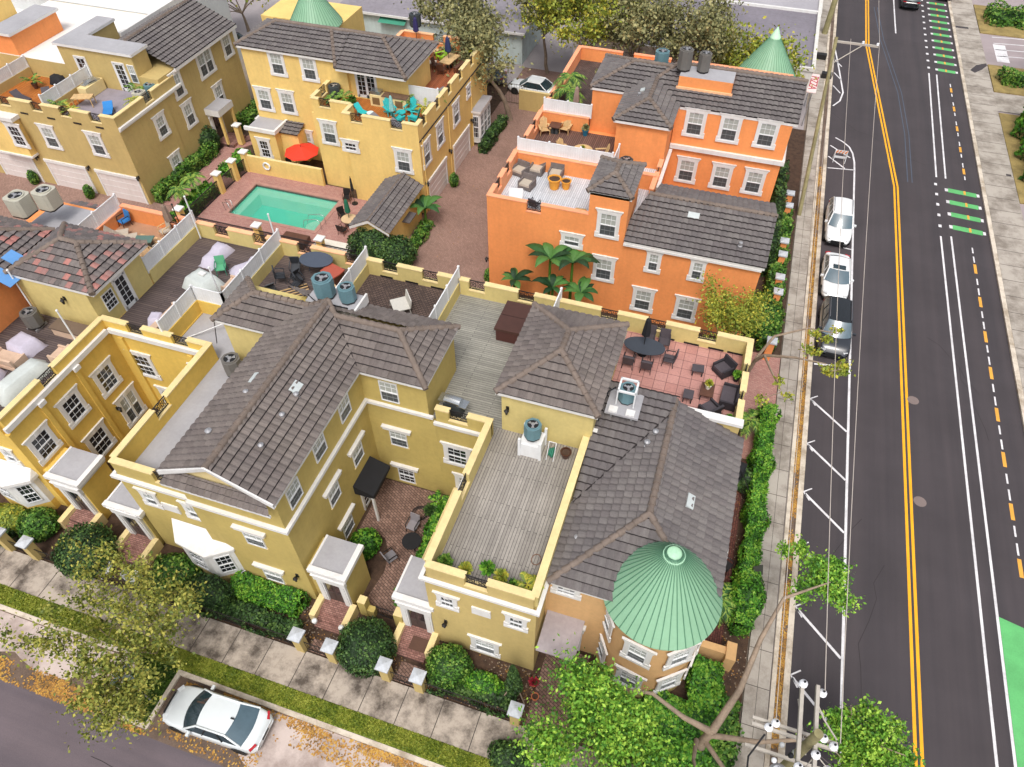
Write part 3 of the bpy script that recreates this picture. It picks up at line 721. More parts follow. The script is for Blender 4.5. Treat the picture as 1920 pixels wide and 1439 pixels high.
for i, w in enumerate((0, .35)):
    P_ = [(12.4+w, 97), (13.0+w, 88), (14.5+w, 76), (14.9+w, 68), (14.9+w, 60)]
    for p, q in zip(P_, P_[1:]): stripe(p, q, .07, SEAL, .003)
struct('old_line_marks', b)
b = MB(); CRK = M('road_crack', '#2E2A2B', .95); rr_ = random.Random(4)
for (x0, y0, dx, dy, n_) in ((8.6, 70, .9, -.7, 9), (12, 88.5, 1.2, -.05, 4), (9, 20, .3, .9, 6), (15.5, 41, .5, -.8, 5), (-20, 2.6, .9, -.1, 5), (18.5, 33, -.2, 1.0, 6), (11.5, 15, .2, 1.0, 7)):
    p_ = (x0, y0)
    for i in range(n_): q_ = (p_[0]+dx+rr_.uniform(-.35, .35), p_[1]+dy+rr_.uniform(-.35, .35)); stripe(p_, q_, .025, CRK, .003); p_ = q_
struct('road_cracks', b)
for k, (x0, y0, x1, y1) in enumerate(((1465, 100, 0, 0),)): pass
# leaf litter
def litter(name, boxes, size, mats, seed, label):
    rg = np.random.default_rng(seed); P = []
    for (x0, x1, y0, y1, z, n) in boxes:
        q = np.stack([rg.uniform(x0, x1, n), rg.uniform(y0, y1, n), np.full(n, z)], 1)
        k = (np.sin(q[:, 0]*1.7+q[:, 1]*2.3)+np.sin(q[:, 0]*.7-q[:, 1]*1.9)+rg.normal(size=n)*.7) > -.6; P.append(q[k])
    return tag(child(name, leafmesh(name, np.concatenate(P), size, mats, seed, flat=1.2)), label, 'leaf litter', None, 'stuff')
LIT = leafmats('fallen_leaf', ['#CDA24E', '#B5843E', '#86683F'])
litter('leaf_litter', [(7.8, 8.1, 12, 60, .1, 9000), (-17.9, -17, 6.1, 6.6, .02, 350), (-16, -1, 6.3, 6.7, .02, 3800), (-13, -8, 5.6, 6.4, .02, 700), (-27, -21.2, 4.0, 4.9, .02, 2600), (-18.2, -16.8, 4.2, 4.9, .02, 420), (-19.6, -18.3, 4.0, 4.2, .02, 250), (-17.5, -13, 4.1, 5.0, .02, 420), (-6, 3, 5.6, 6.7, .02, 500), (-22, -20.8, 4, 6.6, .02, 300)], .07, LIT, 3, 'orange fallen leaves lying along the kerbs and in the parking bay')
litter('leaf_litter', [(-17, -1, 9.6, 11.9, .05, 2500), (4.9, 6.4, 12, 34, .05, 900), (-20, -14, 30, 60, .04, 500)], .06, [LIT[2], BARK, LIT[1]], 4, 'brown leaves scattered over the planting beds and alley')
rg = np.random.default_rng(5); n = 42000
P = np.stack([rg.uniform(-34, 5, n), rg.uniform(6.97, 7.78, n), np.full(n, .13)], 1); P2 = np.stack([rg.uniform(-20.5, -18.6, 5000), rg.uniform(4.5, 6.9, 5000), np.full(5000, .13)], 1)
GRL = leafmats('grass_blade', ['#A3A844', '#83902F', '#5C7224'])
tag(child('verge_grass', leafmesh('verge_grass', P, .055, GRL, 6, elong=2.2)), 'mown yellow green grass on the verge beside the sidewalk', 'grass', None, 'stuff')
tag(child('island_grass', leafmesh('island_grass', P2, .055, leafmats('lawn_blade', ['#5C7A2A', '#42601E', '#2D4616']), 7, elong=2.2)), 'darker green grass filling the kerbed island', 'grass', None, 'stuff')
# =============== corner townhouse (E1) ===============
PIT_ = .46
e = B('corner_townhouse', 'yellow corner townhouse with green cone turret, grey roof deck and pink tiled terrace', 'townhouse', (-2, 18), ST_E1)
e.wall(-7.8, -2.95, 12, 19.7, -.05, 6.3, ST_E1)
e.wall(-10.45, 3.6, 19.7, 23.6, -.05, 6.3, ST_E2)
e.wall(-12.7, 3.6, 23.6, 29.15, -.05, 6.3, ST_IN)
e.wall(-2.95, 3.6, 13.6, 19.7, -.05, 6.3, ST_T)
e.floor('deck', -7.5, -3.25, 12.3, 20.35, 6.33, DECKG)
e.floor('side_deck', -12.6, -7.2, 19.95, 29.0, 6.32, DECKGH)
e.floor('terrace', -2.85, 3.4, 23.45, 29.0, 6.33, PINKT)
e.floor('rear_strip', -7.2, -2.85, 26.0, 29.0, 6.325, DECKGH)
e.parapet((-7.65, 12.15), (-3.08, 12.15), 6.3, 7.4, notches=[2.15], m=ST_E1)
e.parapet((-3.08, 12.15), (-3.08, 20.3), 6.3, 7.4, m=ST_IN)
e.parapet((-7.65, 12.29), (-7.65, 19.85), 6.3, 7.4, notches=[3.95], m=ST_IN)
e.parapet((-10.35, 19.85), (-7.52, 19.85), 6.3, 7.4, notches=[1.15], m=ST_E2)
e.parapet((-12.58, 29.02), (3.6, 29.02), 6.3, 7.4, notches=[1.0, 3.9, 8.6, 11.2, 13.9], m=ST_IN)
e.parapet((3.47, 23.6), (3.47, 28.89), 6.3, 7.4, notches=[1.5, 3.4], m=ST_IN, nw=.6)
# white capped wall between pink terrace and the hip roof
e.wall(-2.3, 3.6, 23.2, 23.45, 6.3, 7.3, ST_E1); e.p('white_cap').box(-2.35, 3.7, 23.1, 23.52, 7.3, 7.48, WH)
e.cornice([(-7.8, 19.6), (-7.8, 12), (-2.95, 12), (-2.95, 13.6)], 6.2, .3, .17)
e.cornice([(-10.45, 19.7), (-7.8, 19.7)], 6.2, .3, .15)
# stair tower
e.wall(-7.2, -2.85, 20.35, 26.0, 6.3, 9.2, ST_IN)
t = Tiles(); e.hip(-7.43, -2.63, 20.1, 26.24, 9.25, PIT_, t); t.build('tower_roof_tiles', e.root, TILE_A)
# hip roof over the east wing
xe, xw, ze = 3.9, -2.9, 6.5; xr = .45; zr = ze+(xe-xr)*PIT_
t = Tiles(); ye = 13.3; yn = 23.2; yh = ye+(xe-xr)
R0 = (xr, yh, zr); R1 = (xr, yn, zr)
HP = (xe-1.2, ye+1.2, ze+1.2*PIT_); t.slope([(xe, ye+1.5, ze), (xe, yn, ze), R1, R0, HP]); t.slope([(xw, ye, ze), (xe-1.5, ye, ze), HP, R0])
# western side: a shallow cricket drains south against the deck wall
vy = 16.0; zv = ze+.12
zw_ = zr-(xr-xw)*PIT_; cz = lambda y: zw_+(zr-zw_)/5.2*(y-17.2)
t.slope([(xw, 17.2, zw_), (xw, ye, zw_), R0, (xr, 22.4, zr)])
t.slope([(xw, 23.2, cz(23.2)), (xr, 23.2, cz(23.2)), (xr, 22.4, zr), (xw, 17.2, zw_)])
e.rd((xw, ye, ze), R0); e.rd((xe-1.3, ye+1.3, ze+1.3*PIT_), R0); e.rd(R0, R1)
e.p('fascia').box(3.62, 3.88, ye+1.5, yn, ze-.2, ze-.03, WH); e.p('fascia').box(xw+.1, xe-1.6, ye+.05, 13.58, ze-.2, ze-.03, WH)
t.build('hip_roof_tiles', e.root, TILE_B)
e.p('valley_flashing').tube([(xr, 22.4, zr+.08), (xw+.05, 17.2, zw_+.1)], .035, TEDGE, 5)
e.p('gable_wall').add([(.45, 23.22, zr), (3.6, 23.22, 6.5), (3.6, 23.2, 7.3), (.45, 23.2, 7.3)], [(0, 1, 2, 3)], ST_T)
# turret
TC = (1.65, 14.5); tw = e.p('turret_wall'); tw.lathe([(2.12, -.05), (2.12, 6.25)], ST_T, 40, (*TC, 0)); tw.lathe([(2.2, .0), (2.2, .5), (2.12, .55)], ST_E1, 40, (*TC, 0))
GRC = M('pale_green_standing_seam_metal', '#88B393', .45, .05, .7, 6, streak=.15); GRE = M('green_metal_seam', '#55846A', .5, .08)
cn = e.p('turret_roof'); cn.lathe([(2.42, 6.12), (2.44, 6.2), (.4, 9.25)], GRC, 60, (*TC, 0))
e.p('turret_cap').lathe([(.44, 9.16), (.42, 9.3), (0, 9.38)], M('pale_green_cap', '#B2DDBC', .45), 24, (*TC, 0))
sm = e.p('turret_seams')
for i in range(44):
    a = 2*pi*i/44; c0, s0 = cos(a), sin(a)
    sm.tube([(TC[0]+2.44*c0, TC[1]+2.44*s0, 6.21), (TC[0]+.3*c0, TC[1]+.3*s0, 6.2+3.65*(2.44-.3)/2.42)], .022, GRE, 4, False)
def ring_win(B_, c, R, ang, z, w, h):
    x, y = c[0]+R*cos(ang), c[1]+R*sin(ang); return place_win(B_.root, (x, y, z), ang+pi/2, w, h, 'full')
for z in (4.45, 1.55):
    for a in (-150, -100, -52, -10): ring_win(e, TC, 2.125, radians(a), z, .8, 1.3)
# windows of the deck block
e.win('S', 12, [(839, 1128), (968, 1167)], .6, .85, 'small_dark'); e.win('S', 12, [(910, 1212)], .95, 1.2, 'full')
b = e.p('stucco_plaque'); b.box(-5.75, -4.9, 11.93, 12, 4.45, 5.05, WH)
e.win('S', 13.6, [(1062, 1107)], .8, .55, 'small_dark')
e.win('S', 19.7, [(748, 822)], .95, 1.3, 'head'); e.win('S', 19.7, [(763, 890)], .95, 1.3, 'headdark'); e.win('S', 19.7, [(858, 855)], 1.05, 1.3, 'full_dark'); e.winz('S', 19.7, [(-9.0, 1.5)], .9, 1.4, 'full')
b = e.p('awning'); b.T = Matrix.Translation((-1.98, 12.7, 3.2)) @ Matrix.Rotation(.06, 4, 'X'); b.box(-.85, .85, -.95, .9, -.05, .03, M('dull_metal_awning', '#A79FA3', .5, .15, 1, 6, metal=.3)); b.T = None
for x in (-2.75, -1.2): b.tube([(x, 11.85, 3.1), (x, 13.5, 2.2)], .02, IRON, 5)
door(e.root, (-1.95, 13.6, .15), 0, .95, 2.1)
sconce(e.root, (-7.1, 12, 2.5), 0); sconce(e.root, (-6.9, 20.35, 8.0), 0)
# low stub wall east of the turret
e.p('stub_wall').box(3.6, 5.6, 15.0, 15.35, -.05, 1.2, ST_T); e.p('stub_wall').box(5.25, 5.7, 14.75, 15.6, -.05, 1.3, ST_T)
# roof vents
def vent(root, p, r=.1, h=.25, m=None):
    b = MB(); m = m or M('galvanised_vent', '#A9A9AC', .4, metal=.5); b.lathe([(r*1.5, 0), (r, .03), (r, h), (r*1.25, h), (0, h+.06)], m, 12); o = b.build('roof_vent', root, False); o.location = tuple(a-c for a, c in zip(p, root.location)); return o
GALV = M('galvanised_metal', '#A9A9AC', .4, metal=.5)
for p in ((1229, 812, 7.9), (1213, 832, 7.8), (1082, 1010, 6.75)): vent(e.root, (*G(*p)[:2], p[2]-.1), .11, .25, GALV)
def skyl(root, p, w=.4, l=.6, n=(0, 0, 1), rz=0, ry=0, rx=0, m=None):
    b = MB(); b.cbox((0, 0, 0), (w, l, .1), m or M('pale_tile_patch', '#BFC4C4', .5)); o = b.build('skylight', root, False); o.location = tuple(a-c for a, c in zip(p, root.location)); o.rotation_euler = (rx, ry, rz); return o
PATCH = M('pale_roof_patch', '#B9C0C0', .6, .1)
skyl(e.root, (2.0, 18.3, zr-(2.0-xr)*PIT_+.07), .35, .7, ry=atan2(PIT_, 1), m=PATCH)
e_late = e
# =============== gable townhouse (E2) ===============
g = B('gable_townhouse', 'three storey olive yellow townhouse with long grey gable roof and brick courtyard', 'townhouse', (-17, 18), ST_E2)
g.wall(-18.95, -14.1, 12, 23.4, -.05, 9.15)
g.wall(-23.2, -18.95, 12.35, 23.6, -.05, 6.2)
g.wall(-14.1, -10.45, 19.7, 23.6, -.05, 6.3)
g.wall(-14.1, -10.7, 19.7, 23.3, 6.3, 9.15)
g.wall(-24.1, -12.7, 23.6, 29.15, -.05, 6.3, ST_IN)
g.wall(-22.0, -18.95, 20.55, 23.3, 6.2, 9.1, ST_IN)
t = Tiles(); ze = 9.2; P = .5
xw, xe, y0 = -19.25, -13.83, 11.75; xm = (xw+xe)/2; zr = ze+(xe-xw)/2*P
ya, yb = 19.36, 23.6; ym = (ya+yb)/2; zw = ze+(yb-ya)/2*P; dxw = (zw-ze)/P
xe2 = -10.5; xw2 = -22.35; yc = 20.3; ymw = (yc+yb)/2; zww = ze+(yb-yc)/2*P; dw = (yb-yc)/2
# main gable, east slope, with valley to east wing
t.slope([(xe, y0, ze), (xe, ya, ze), (xe-dxw, ym, zw), (xm, ym+.55, zr), (xm, y0, zr)])
t.slope([(xw, yc, ze), (xw, y0, ze), (xm, y0, zr), (xm, ym+.55, zr), (xw+dw, ymw, zww)])
t.slope([(xe, ya, ze), (xe2, ya, ze), (xe2-(ym-ya), ym, zw), (xe-dxw, ym, zw)])
t.slope([(xe2, ya, ze), (xe2, yb, ze), (xe2-(ym-ya), ym, zw)])
t.slope([(xe2, yb, ze), (xw2, yb, ze), (xw2+dw, ymw, zww), (xw+dw, ymw, zww), (xm, ym+.55, zr), (xe-dxw, ym, zw), (xe2-(ym-ya), ym, zw)])
t.slope([(xw2, yc, ze), (xw, yc, ze), (xw+dw, ymw, zww), (xw2+dw, ymw, zww)]); t.slope([(xw2, yb, ze), (xw2, yc, ze), (xw2+dw, ymw, zww)])
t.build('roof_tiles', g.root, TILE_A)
g.rd((xm, y0, zr), (xm, ym+.55, zr)); g.rd((xm, ym+.55, zr), (xe-dxw, ym, zw)); g.rd((xe-dxw, ym, zw), (xe2-(ym-ya), ym, zw)); g.rd((xe2-(ym-ya), ym, zw), (xe2, ya, ze)); g.rd((xe2-(ym-ya), ym, zw), (xe2, yb, ze))
g.rd((xm, ym+.55, zr), (xw+dw, ymw, zww)); g.rd((xw+dw, ymw, zww), (xw2+dw, ymw, zww)); g.rd((xw2+dw, ymw, zww), (xw2, yc, ze)); g.rd((xw2+dw, ymw, zww), (xw2, yb, ze))
g.p('valley_flashing').tube([(xe, ya, ze+.07), (xe-dxw, ym, zw+.08)], .03, TEDGE, 5)
f = g.p('fascia'); f.box(xe-.12, xe-.02, y0, ya, ze-.18, ze-.02, WH); f.box(xw+.02, xw+.12, y0, yc, ze-.18, ze-.02, WH); f.box(xe-.02, xe2-.02, ya+.02, ya+.12, ze-.18, ze-.02, WH); f.box(xe2-.12, xe2-.02, ya+.12, yb, ze-.18, ze-.02, WH); f.box(xw2, xw, yc+.02, yc+.12, ze-.18, ze-.02, WH)
for s in (xe, xw):
    f.add([(s, y0-.07, ze-.15), (s, y0-.07, ze+.12), (xm, y0-.07, zr+.12), (xm, y0-.03, zr-.15), (s, y0+.1, ze-.15), (s, y0+.0, ze+.12), (xm, y0+.0, zr+.12), (xm, y0+.1, zr-.15)], [(0, 1, 2, 3), (4, 7, 6, 5), (1, 5, 6, 2), (0, 3, 7, 4)], WH)
# gable end: recessed boarded triangle below the rakes, small pent roof
g.p('gable_boards').add([(-19.1, 11.98, 9.15), (-14.0, 11.98, 9.15), (xm, 11.98, zr-.1)], [(0, 1, 2)], COP_Y)
pt = Tiles(); pt.slope([(-19.1, 11.45, 8.85), (-13.95, 11.45, 8.85), (-14.3, 11.97, 9.3), (-18.8, 11.97, 9.3)], .3, .3); pt.build('pent_roof_tiles', g.root, TILE_A)
g.p('fascia').box(-19.1, -13.95, 11.42, 11.5, 8.7, 8.84, WH)
g.cornice([(-18.95, 12), (-14.1, 12)], 6.55, .32, .18)
mb = g.p('cornice'); mb.box(-14.1, -13.93, 12.0, 19.7, 6.69, 6.87, WH); mb.box(-14.1, -14.0, 12.0, 19.7, 6.55, 6.69, WH); mb.box(-13.93, -10.45, 19.55, 19.7, 6.69, 6.87, WH)
g.cornice([(-23.2, 12.6), (-23.2, 12.35), (-18.95, 12.35)], 6.1, .34, .18)
g.parapet((-23.07, 12.48), (-18.95, 12.48), 6.2, 7.45, notches=[2.7], m=ST_E2)
g.parapet((-23.07, 12.62), (-23.07, 20.2), 6.2, 7.45, notches=[3.3], m=ST_E3)
g.floor('flat_roof', -22.93, -18.95, 12.6, 20.5, 6.23, GREYROOF); g.floor('flat_roof_rear', -25.8, -22.0, 20.3, 23.55, 6.22, GREYROOF)
g.p('flashing').box(-19.3, -19.27, 12.6, 20.3, 6.22, 6.3, WHF)
g.floor('rear_terrace', -18.3, -12.75, 23.65, 29.0, 6.33, DARKP)
g.floor('west_terrace', -24.0, -18.45, 23.65, 29.0, 6.33, DECKD)
g.parapet((-24.0, 29.02), (-18.42, 29.02), 6.3, 7.4, notches=[1.55, 4.7], m=ST_IN, cop=COP_P); g.parapet((-18.42, 29.02), (-12.71, 29.02), 6.3, 7.4, notches=[1.5, 4.0], m=ST_IN)
g.win('E', -14.1, [(645, 765), (598, 838), (551, 925)], .95, 1.3, 'plain'); g.win('E', -14.1, [(670, 850), (626, 925), (652, 985)], .95, 1.3, 'head')
g.win('S', 19.7, [(730, 735)], .95, 1.4, 'plain')
g.win('S', 12, [(435, 932)], 1.0, 1.3, 'plain'); g.win('S', 12, [(477, 1010), (513, 1078)], 1.0, 1.25, 'head')
g.win('S', 12.35, [(283, 935), (364, 960)], .6, .95, 'small'); mb = g.p('stucco_plaque'); x, z = onY(322, 952, 12.35); mb.box(x-.45, x+.45, 12.28, 12.35, z-.3, z+.3, WH)
# bay window
mb = g.p('bay_window'); bp = [(-21.3, 12.35), (-20.7, 11.55), (-19.0, 11.3), (-18.0, 12.0), (-18.0, 12.35)]
mb.prism(bp, .75, 2.9, WH); mb.prism([(-21.3, 12.35), (-20.7, 11.55), (-19.0, 11.3), (-18.0, 12.0), (-18.0, 12.35)], -.05, .74, ST_E1)
bo = [(-21.4, 12.35), (-20.75, 11.42), (-18.97, 11.15), (-17.85, 11.93), (-17.85, 12.35)]; mb.prism(bo, 2.9, 3.05, WH)
mb.add([(x, y, 3.05) for x, y in bo]+[(-21.4, 12.33, 3.5), (-17.9, 12.33, 3.5)], [(0, 1, 5), (1, 2, 6, 5), (2, 3, 6), (3, 4, 6)], WH)
def faced(B_, p, q, z, w, h, st, name='window'):
    mx, my = (p[0]+q[0])/2, (p[1]+q[1])/2; return place_win(B_.root, (mx, my, z), atan2(q[1]-p[1], q[0]-p[0]), w, h, st)
faced(g, bp[1], bp[2], 1.85, .85, 1.5, 'plain_dark'); faced(g, bp[2], bp[3], 1.85, .75, 1.5, 'plain_dark'); faced(g, bp[0], bp[1], 1.85, .6, 1.5, 'plain_dark')
# black fabric awning over the court door
mb = g.p('awning'); mb.add([(-14.1, 16.95, 3.0), (-14.1, 18.95, 3.0), (-13.0, 18.95, 2.6), (-13.0, 16.95, 2.6), (-13.0, 18.95, 2.35), (-13.0, 16.95, 2.35), (-14.1, 18.95, 2.3), (-14.1, 16.95, 2.3)], [(0, 3, 2, 1), (3, 5, 4, 2), (0, 7, 5, 3), (1, 2, 4, 6)], BLACK)
door(g.root, (-14.1, 17.9, .15), pi/2, .95, 2.1, 'glass'); mb = g.p('awning_post'); mb.box(-13.2, -13.08, 16.98, 17.1, 0, 2.55, WH)
for y in (13.7, 15.0, 16.6): vent(g.root, (xm+1.2, y+(.4 if y == 15 else 0), zr-.6), .1, .22, GALV)
vent(g.root, (xm-1.3, 13.7, zr-.68), .12, .25, GALV); vent(g.root, (xm-.9, 16, zr-.5), .1, .2, GALV)
skyl(g.root, (xm+1.0, 16.95, zr-.5+.07), .4, .6, ry=atan2(P, 1), m=PATCH); skyl(g.root, (xm-1.1, 16.9, zr-.55+.07), .25, .6, ry=-atan2(P, 1), m=PATCH)
def porch(B_, x0, x1, y0, y1, z=3.55, steps=True, dx=0, st=None):
    B_.fresh('porch', 'porch_cornice', 'steps', 'step_walls')
    st = st or B_.st
    B_.p('porch').box(x0, x1, y0, y1, -.05, z-.25, st)
    m = B_.p('porch_cornice'); o = .2
    m.box(x0-o, x1+o, y0-o, y0+.08, z-.25, z, WH); m.box(x1-.06, x1+o, y0+.08, y1, z-.25, z, WH); m.box(x0-o, x0-.1, y0+.08, y1, z-.25, z-.06, WH)
    m.box(x0-.08, x1+.08, y0-.1, y1, z-.5, z-.25, WH)
    B_.floor('porch_roof', x0-.1, x1-.06, y0+.08, y1, z-.1, GREYROOF)
    xm_ = (x0+x1)/2+dx; door(B_.root, (xm_, y0, .55), 0, .85, 2.05)
    s = B_.p('steps'); s.box(xm_-.7, xm_+.7, y0-.75, y0, -.05, .5, STEPB)
    for i in range(2): s.box(xm_-.7, xm_+.7, y0-.75-.32*(i+1), y0-.75-.32*i, -.05, .5-.17*(i+1), STEPB)
    for sx in (-.85, .85): B_.fresh('step_wall'); B_.p('step_wall').box(xm_+sx-.15, xm_+sx+.15, y0-1.15, y0-.02, -.05, .75, COP_Y)
porch(g, -13.65, -12.1, 12.1, 13.85); g.p('porch').box(-14.1, -13.65, 12.2, 13.85, -.05, 3.1, ST_E2)
sconce(g.root, (*((onY(568, 1100, 12)[0]), 12), 2.3), 0)
porch(g, -25.1, -23.3, 12.2, 13.8, 3.3)
g.done()
porch(e_late, -9.4, -7.8, 12.1, 14.1, st=ST_E1); e_late.done()
pe = B('corner_townhouse_porch', 'x', 'x', (-8.7, 12.8), ST_E1) if False else None
# =============== west court townhouse (E3) ===============
h = B('golden_townhouse', 'golden yellow townhouse wrapped round a small front court, covered furniture on its dark deck', 'townhouse', (-30, 18), ST_E3)
h.wall(-29.9, -25.8, 20.0, 23.2, -.05, 6.3); h.wall(-25.8, -23.2, 20.0, 20.25, -.05, 6.3); h.wall(-29.9, -24.1, 23.2, 29.15, -.05, 6.3, ST_IN)
h.wall(-36, -29.6, 12.6, 20.1, -.05, 6.3)
h.wall(-34.5, -29.9, 20.1, 24.2, -.05, 9.1, ST_IN)
h.floor('deck', -29.85, -25.95, 20.1, 23.2, 6.33, DECKD); h.floor('deck', -29.85, -24.15, 23.2, 29.0, 6.33, DECKD); h.floor('west_deck', -35.3, -29.8, 12.8, 20.1, 6.33, DECKD)
h.parapet((-29.75, 20.12), (-23.07, 20.12), 6.3, 7.4, notches=[2.1, 4.9])
h.parapet((-29.72, 12.75), (-29.72, 20.1), 6.3, 7.4, notches=[3.1]); h.parapet((-36, 12.73), (-29.85, 12.73), 6.3, 7.4)
h.parapet((-29.85, 29.02), (-24.0, 29.02), 6.3, 7.4, notches=[1.7, 4.4], cop=COP_P, m=ST_IN)
h.wall(-24.12, -23.98, 23.1, 28.9, 6.3, 7.15, ST_IN); h.wall(-25.95, -24.12, 23.05, 23.2, 6.22, 7.15); h.wall(-26.0, -25.85, 20.25, 23.2, 6.22, 7.15); h.wall(-30.0, -29.86, 24.3, 28.9, 6.3, 7.15, ST_IN)
m = h.p('cornice'); m.box(-29.6, -29.42, 12.6, 19.8, 6.55, 6.85, WH); m.box(-29.42, -23.2, 19.82, 20.0, 6.55, 6.85, WH)
m2 = h.p('pilasters')
for y in (14.7, 17.2): h.fresh('pilaster'); m2 = h.p('pilaster'); m2.box(-29.6, -29.5, y-.12, y+.12, 0, 6.3, ST_E3); m.box(-29.42, -29.3, y-.2, y+.2, 6.35, 6.6, WH)
for x in (-28.9, -24.5): h.fresh('pilaster'); m2 = h.p('pilaster'); m2.box(x-.15, x+.15, 19.86, 20.0, 0, 6.3, ST_E3)
t = Tiles(); h.hip(-34.8, -29.25, 20.0, 24.5, 9.2, .5, t); t.build('roof_tiles', h.root, TILE_C)
h.win('E', -29.6, [(200, 710), (138, 765), (82, 833)], 1.0, 1.5, 'full_dark'); h.winz('E', -29.6, [(16.1, 1.5)], 1.1, 1.6, 'full_dark'); h.winz('E', -29.6, [(18.8, 1.5)], 1.1, 1.9, 'double')
h.win('S', 20.0, [(272, 685)], .95, 1.5, 'full_dark'); h.winz('S', 20.0, [(-27.6, 1.5), (-24.2, 4.5)], .95, 1.5, 'full')
h.win('E', -29.9, [(205, 562)], .8, 1.1, 'plain_dark'); y, z = onX(233, 545, -29.9); door(h.root, (-29.9, y, 6.33), pi/2, .85, 2.1, 'glass')
h.win('S', 12.6, [(20, 855)], .5, .9, 'small')
sconce(h.root, (-29.6, 18.0, 2.2), pi/2); sconce(h.root, (-31.6, 20.1, 8.2), 0)
porch(h, -28.8, -27.1, 12.55, 14.35, 3.6); h.wall(-29.6, -28.8, 12.8, 14.35, -.05, 3.2)
mb = h.p('bay_window'); bp = [(-33.4, 12.6), (-32.8, 11.8), (-31.0, 11.6), (-30.1, 12.3), (-30.1, 12.6)]
mb.prism(bp, .75, 2.9, WH); mb.prism(bp, -.05, .74, ST_E3); bo = [(-33.7, 12.6), (-32.9, 11.6), (-30.95, 11.35), (-29.85, 12.1), (-29.85, 12.6)]; mb.prism(bo, 2.9, 3.1, WH)
mb.add([(x, y, 3.1) for x, y in bo]+[(-33.4, 12.58, 3.5), (-30.0, 12.58, 3.5)], [(0, 1, 5), (1, 2, 6, 5), (2, 3, 6), (3, 4, 6)], WH)
faced(h, bp[1], bp[2], 1.85, .85, 1.5, 'plain_dark'); faced(h, bp[2], bp[3], 1.85, .7, 1.5, 'plain_dark')
h.done()
# =============== orange townhouse at the left edge (E4) ===============
o = B('orange_west_townhouse', 'orange townhouse at the left edge with pink streaked tile roof and blue tarps', 'townhouse', (-40, 20), ST_O, COP_O)
o.wall(-45, -35.3, 12, 23.7, -.05, 9.1); o.wall(-41.5, -30.05, 24.2, 29.2, -.05, 6.3); o.wall(-41.5, -34.5, 23.7, 24.2, -.05, 6.3)
o.floor('deck', -35.4, -30.1, 24.5, 29.0, 6.33, M('tan_deck', '#A98266', .8, .15, 1, 10)); o.floor('flat_roof', -38.6, -35.7, 24.0, 27.4, 7.95, GREYROOF)
o.wall(-38.6, -35.6, 23.9, 27.6, 6.3, 7.93, ST_O)
t = Tiles(); zr = 9.2+2.7*.46
t.slope([(-35.0, 11.5, 9.2), (-35.0, 23.9, 9.2), (-37.7, 21.2, zr), (-37.7, 11.5, zr)]); t.slope([(-35.0, 23.9, 9.2), (-44, 23.9, 9.2), (-44, 21.2, zr), (-37.7, 21.2, zr)]); t.slope([(-44, 11.5, 9.0), (-44, 21.2, 9.0), (-37.7, 21.2, zr), (-37.7, 11.5, zr)])
t.build('roof_tiles', o.root, TILE_C); o.rd((-37.7, 12, zr), (-37.7, 21.2, zr)); o.rd((-37.7, 21.2, zr), (-35.0, 23.9, 9.2)); o.rd((-44, 21.2, zr), (-37.7, 21.2, zr))
o.p('gutter').box(-35.0, -34.86, 11.5, 20.0, 9.02, 9.2, WHF)
t2 = Tiles(); t2.slope([(-38.9, 27.6, 7.4), (-35.6, 27.6, 7.4), (-35.6, 28.9, 7.0), (-38.9, 28.9, 7.0)][::-1]); t2.build('small_roof_tiles', o.root, TILE_C)
o.parapet((-35.4, 29.07), (-30.1, 29.07), 6.3, 7.4, notches=[3.6]); o.parapet((-35.5, 25.0), (-35.5, 28.9), 6.3, 7.2, m=ST_O)
mb = o.p('tarp'); TARP = M('blue_tarpaulin', '#5E93CC', .6, .08)
for (a, b_) in (((20, 470), 1.1), ((-4, 500), 1.0)):
    x, y = G(a[0], a[1], 9.9)[:2]; b_ = 1.0
    mb.cbox((x, y, 9.2+(-35.0-x)*.46+.14), (1.15, .75, .05), TARP, ry=atan2(.46, 1))
o.done()
# =============== front orange townhouse (B1) ===============
q = B('front_orange_townhouse', 'orange townhouse with white roof deck and small grey hip tower', 'townhouse', (-5, 39), ST_O, COP_O)
q.wall(-13.75, -3.9, 36.8, 42.5, -.05, 6.35); q.wall(-3.9, 3.65, 36.8, 43.2, -.05, 6.2)
q.wall(-7.15, -4.75, 37.0, 40.4, 6.35, 9.2)
q.floor('deck', -13.5, -7.1, 36.95, 42.4, 6.45, DECKW); q.floor('side_deck', -7.1, -4.0, 40.4, 42.4, 6.45, DECKW); q.floor('side_deck', -4.78, -4.0, 37.1, 40.4, 6.45, DECKW)
q.parapet((-13.75, 36.93), (-7.15, 36.93), 6.35, 7.65, notches=[3.1], m=ST_O); q.wall(-7.15, -4.75, 36.8, 37.0, 6.35, 9.2)
q.parapet((-13.62, 37.06), (-13.62, 42.5), 6.35, 7.65, notches=[1.5, 3.4], m=ST_O2, nw=.8); q.parapet((-13.49, 42.42), (-4.0, 42.42), 6.35, 7.6, m=ST_O)
q.parapet((-4.0, 40.9), (-4.0, 42.3), 6.35, 7.5, m=ST_O)
t = Tiles(); q.hip(-7.35, -4.6, 36.78, 40.65, 9.25, .5, t); t.build('tower_roof_tiles', q.root, TILE_B)
t = Tiles(); zr = 6.3+3.4*.42
t.slope([(-4.75, 36.6, 6.3), (3.85, 36.6, 6.3), (3.85, 40.0, zr), (-4.0, 40.0, zr), (-4.75, 38, 6.3+1.4*.42)]); t.slope([(3.85, 43.4, 6.3), (-3.7, 43.4, 6.3), (-3.7, 40.0, zr), (3.85, 40.0, zr)]); t.build('roof_tiles', q.root, TILE_B)
q.rd((-4.0, 40, zr), (3.85, 40, zr)); f = q.p('fascia'); f.box(-4.7, 3.8, 36.62, 36.74, 6.1, 6.28, WH)
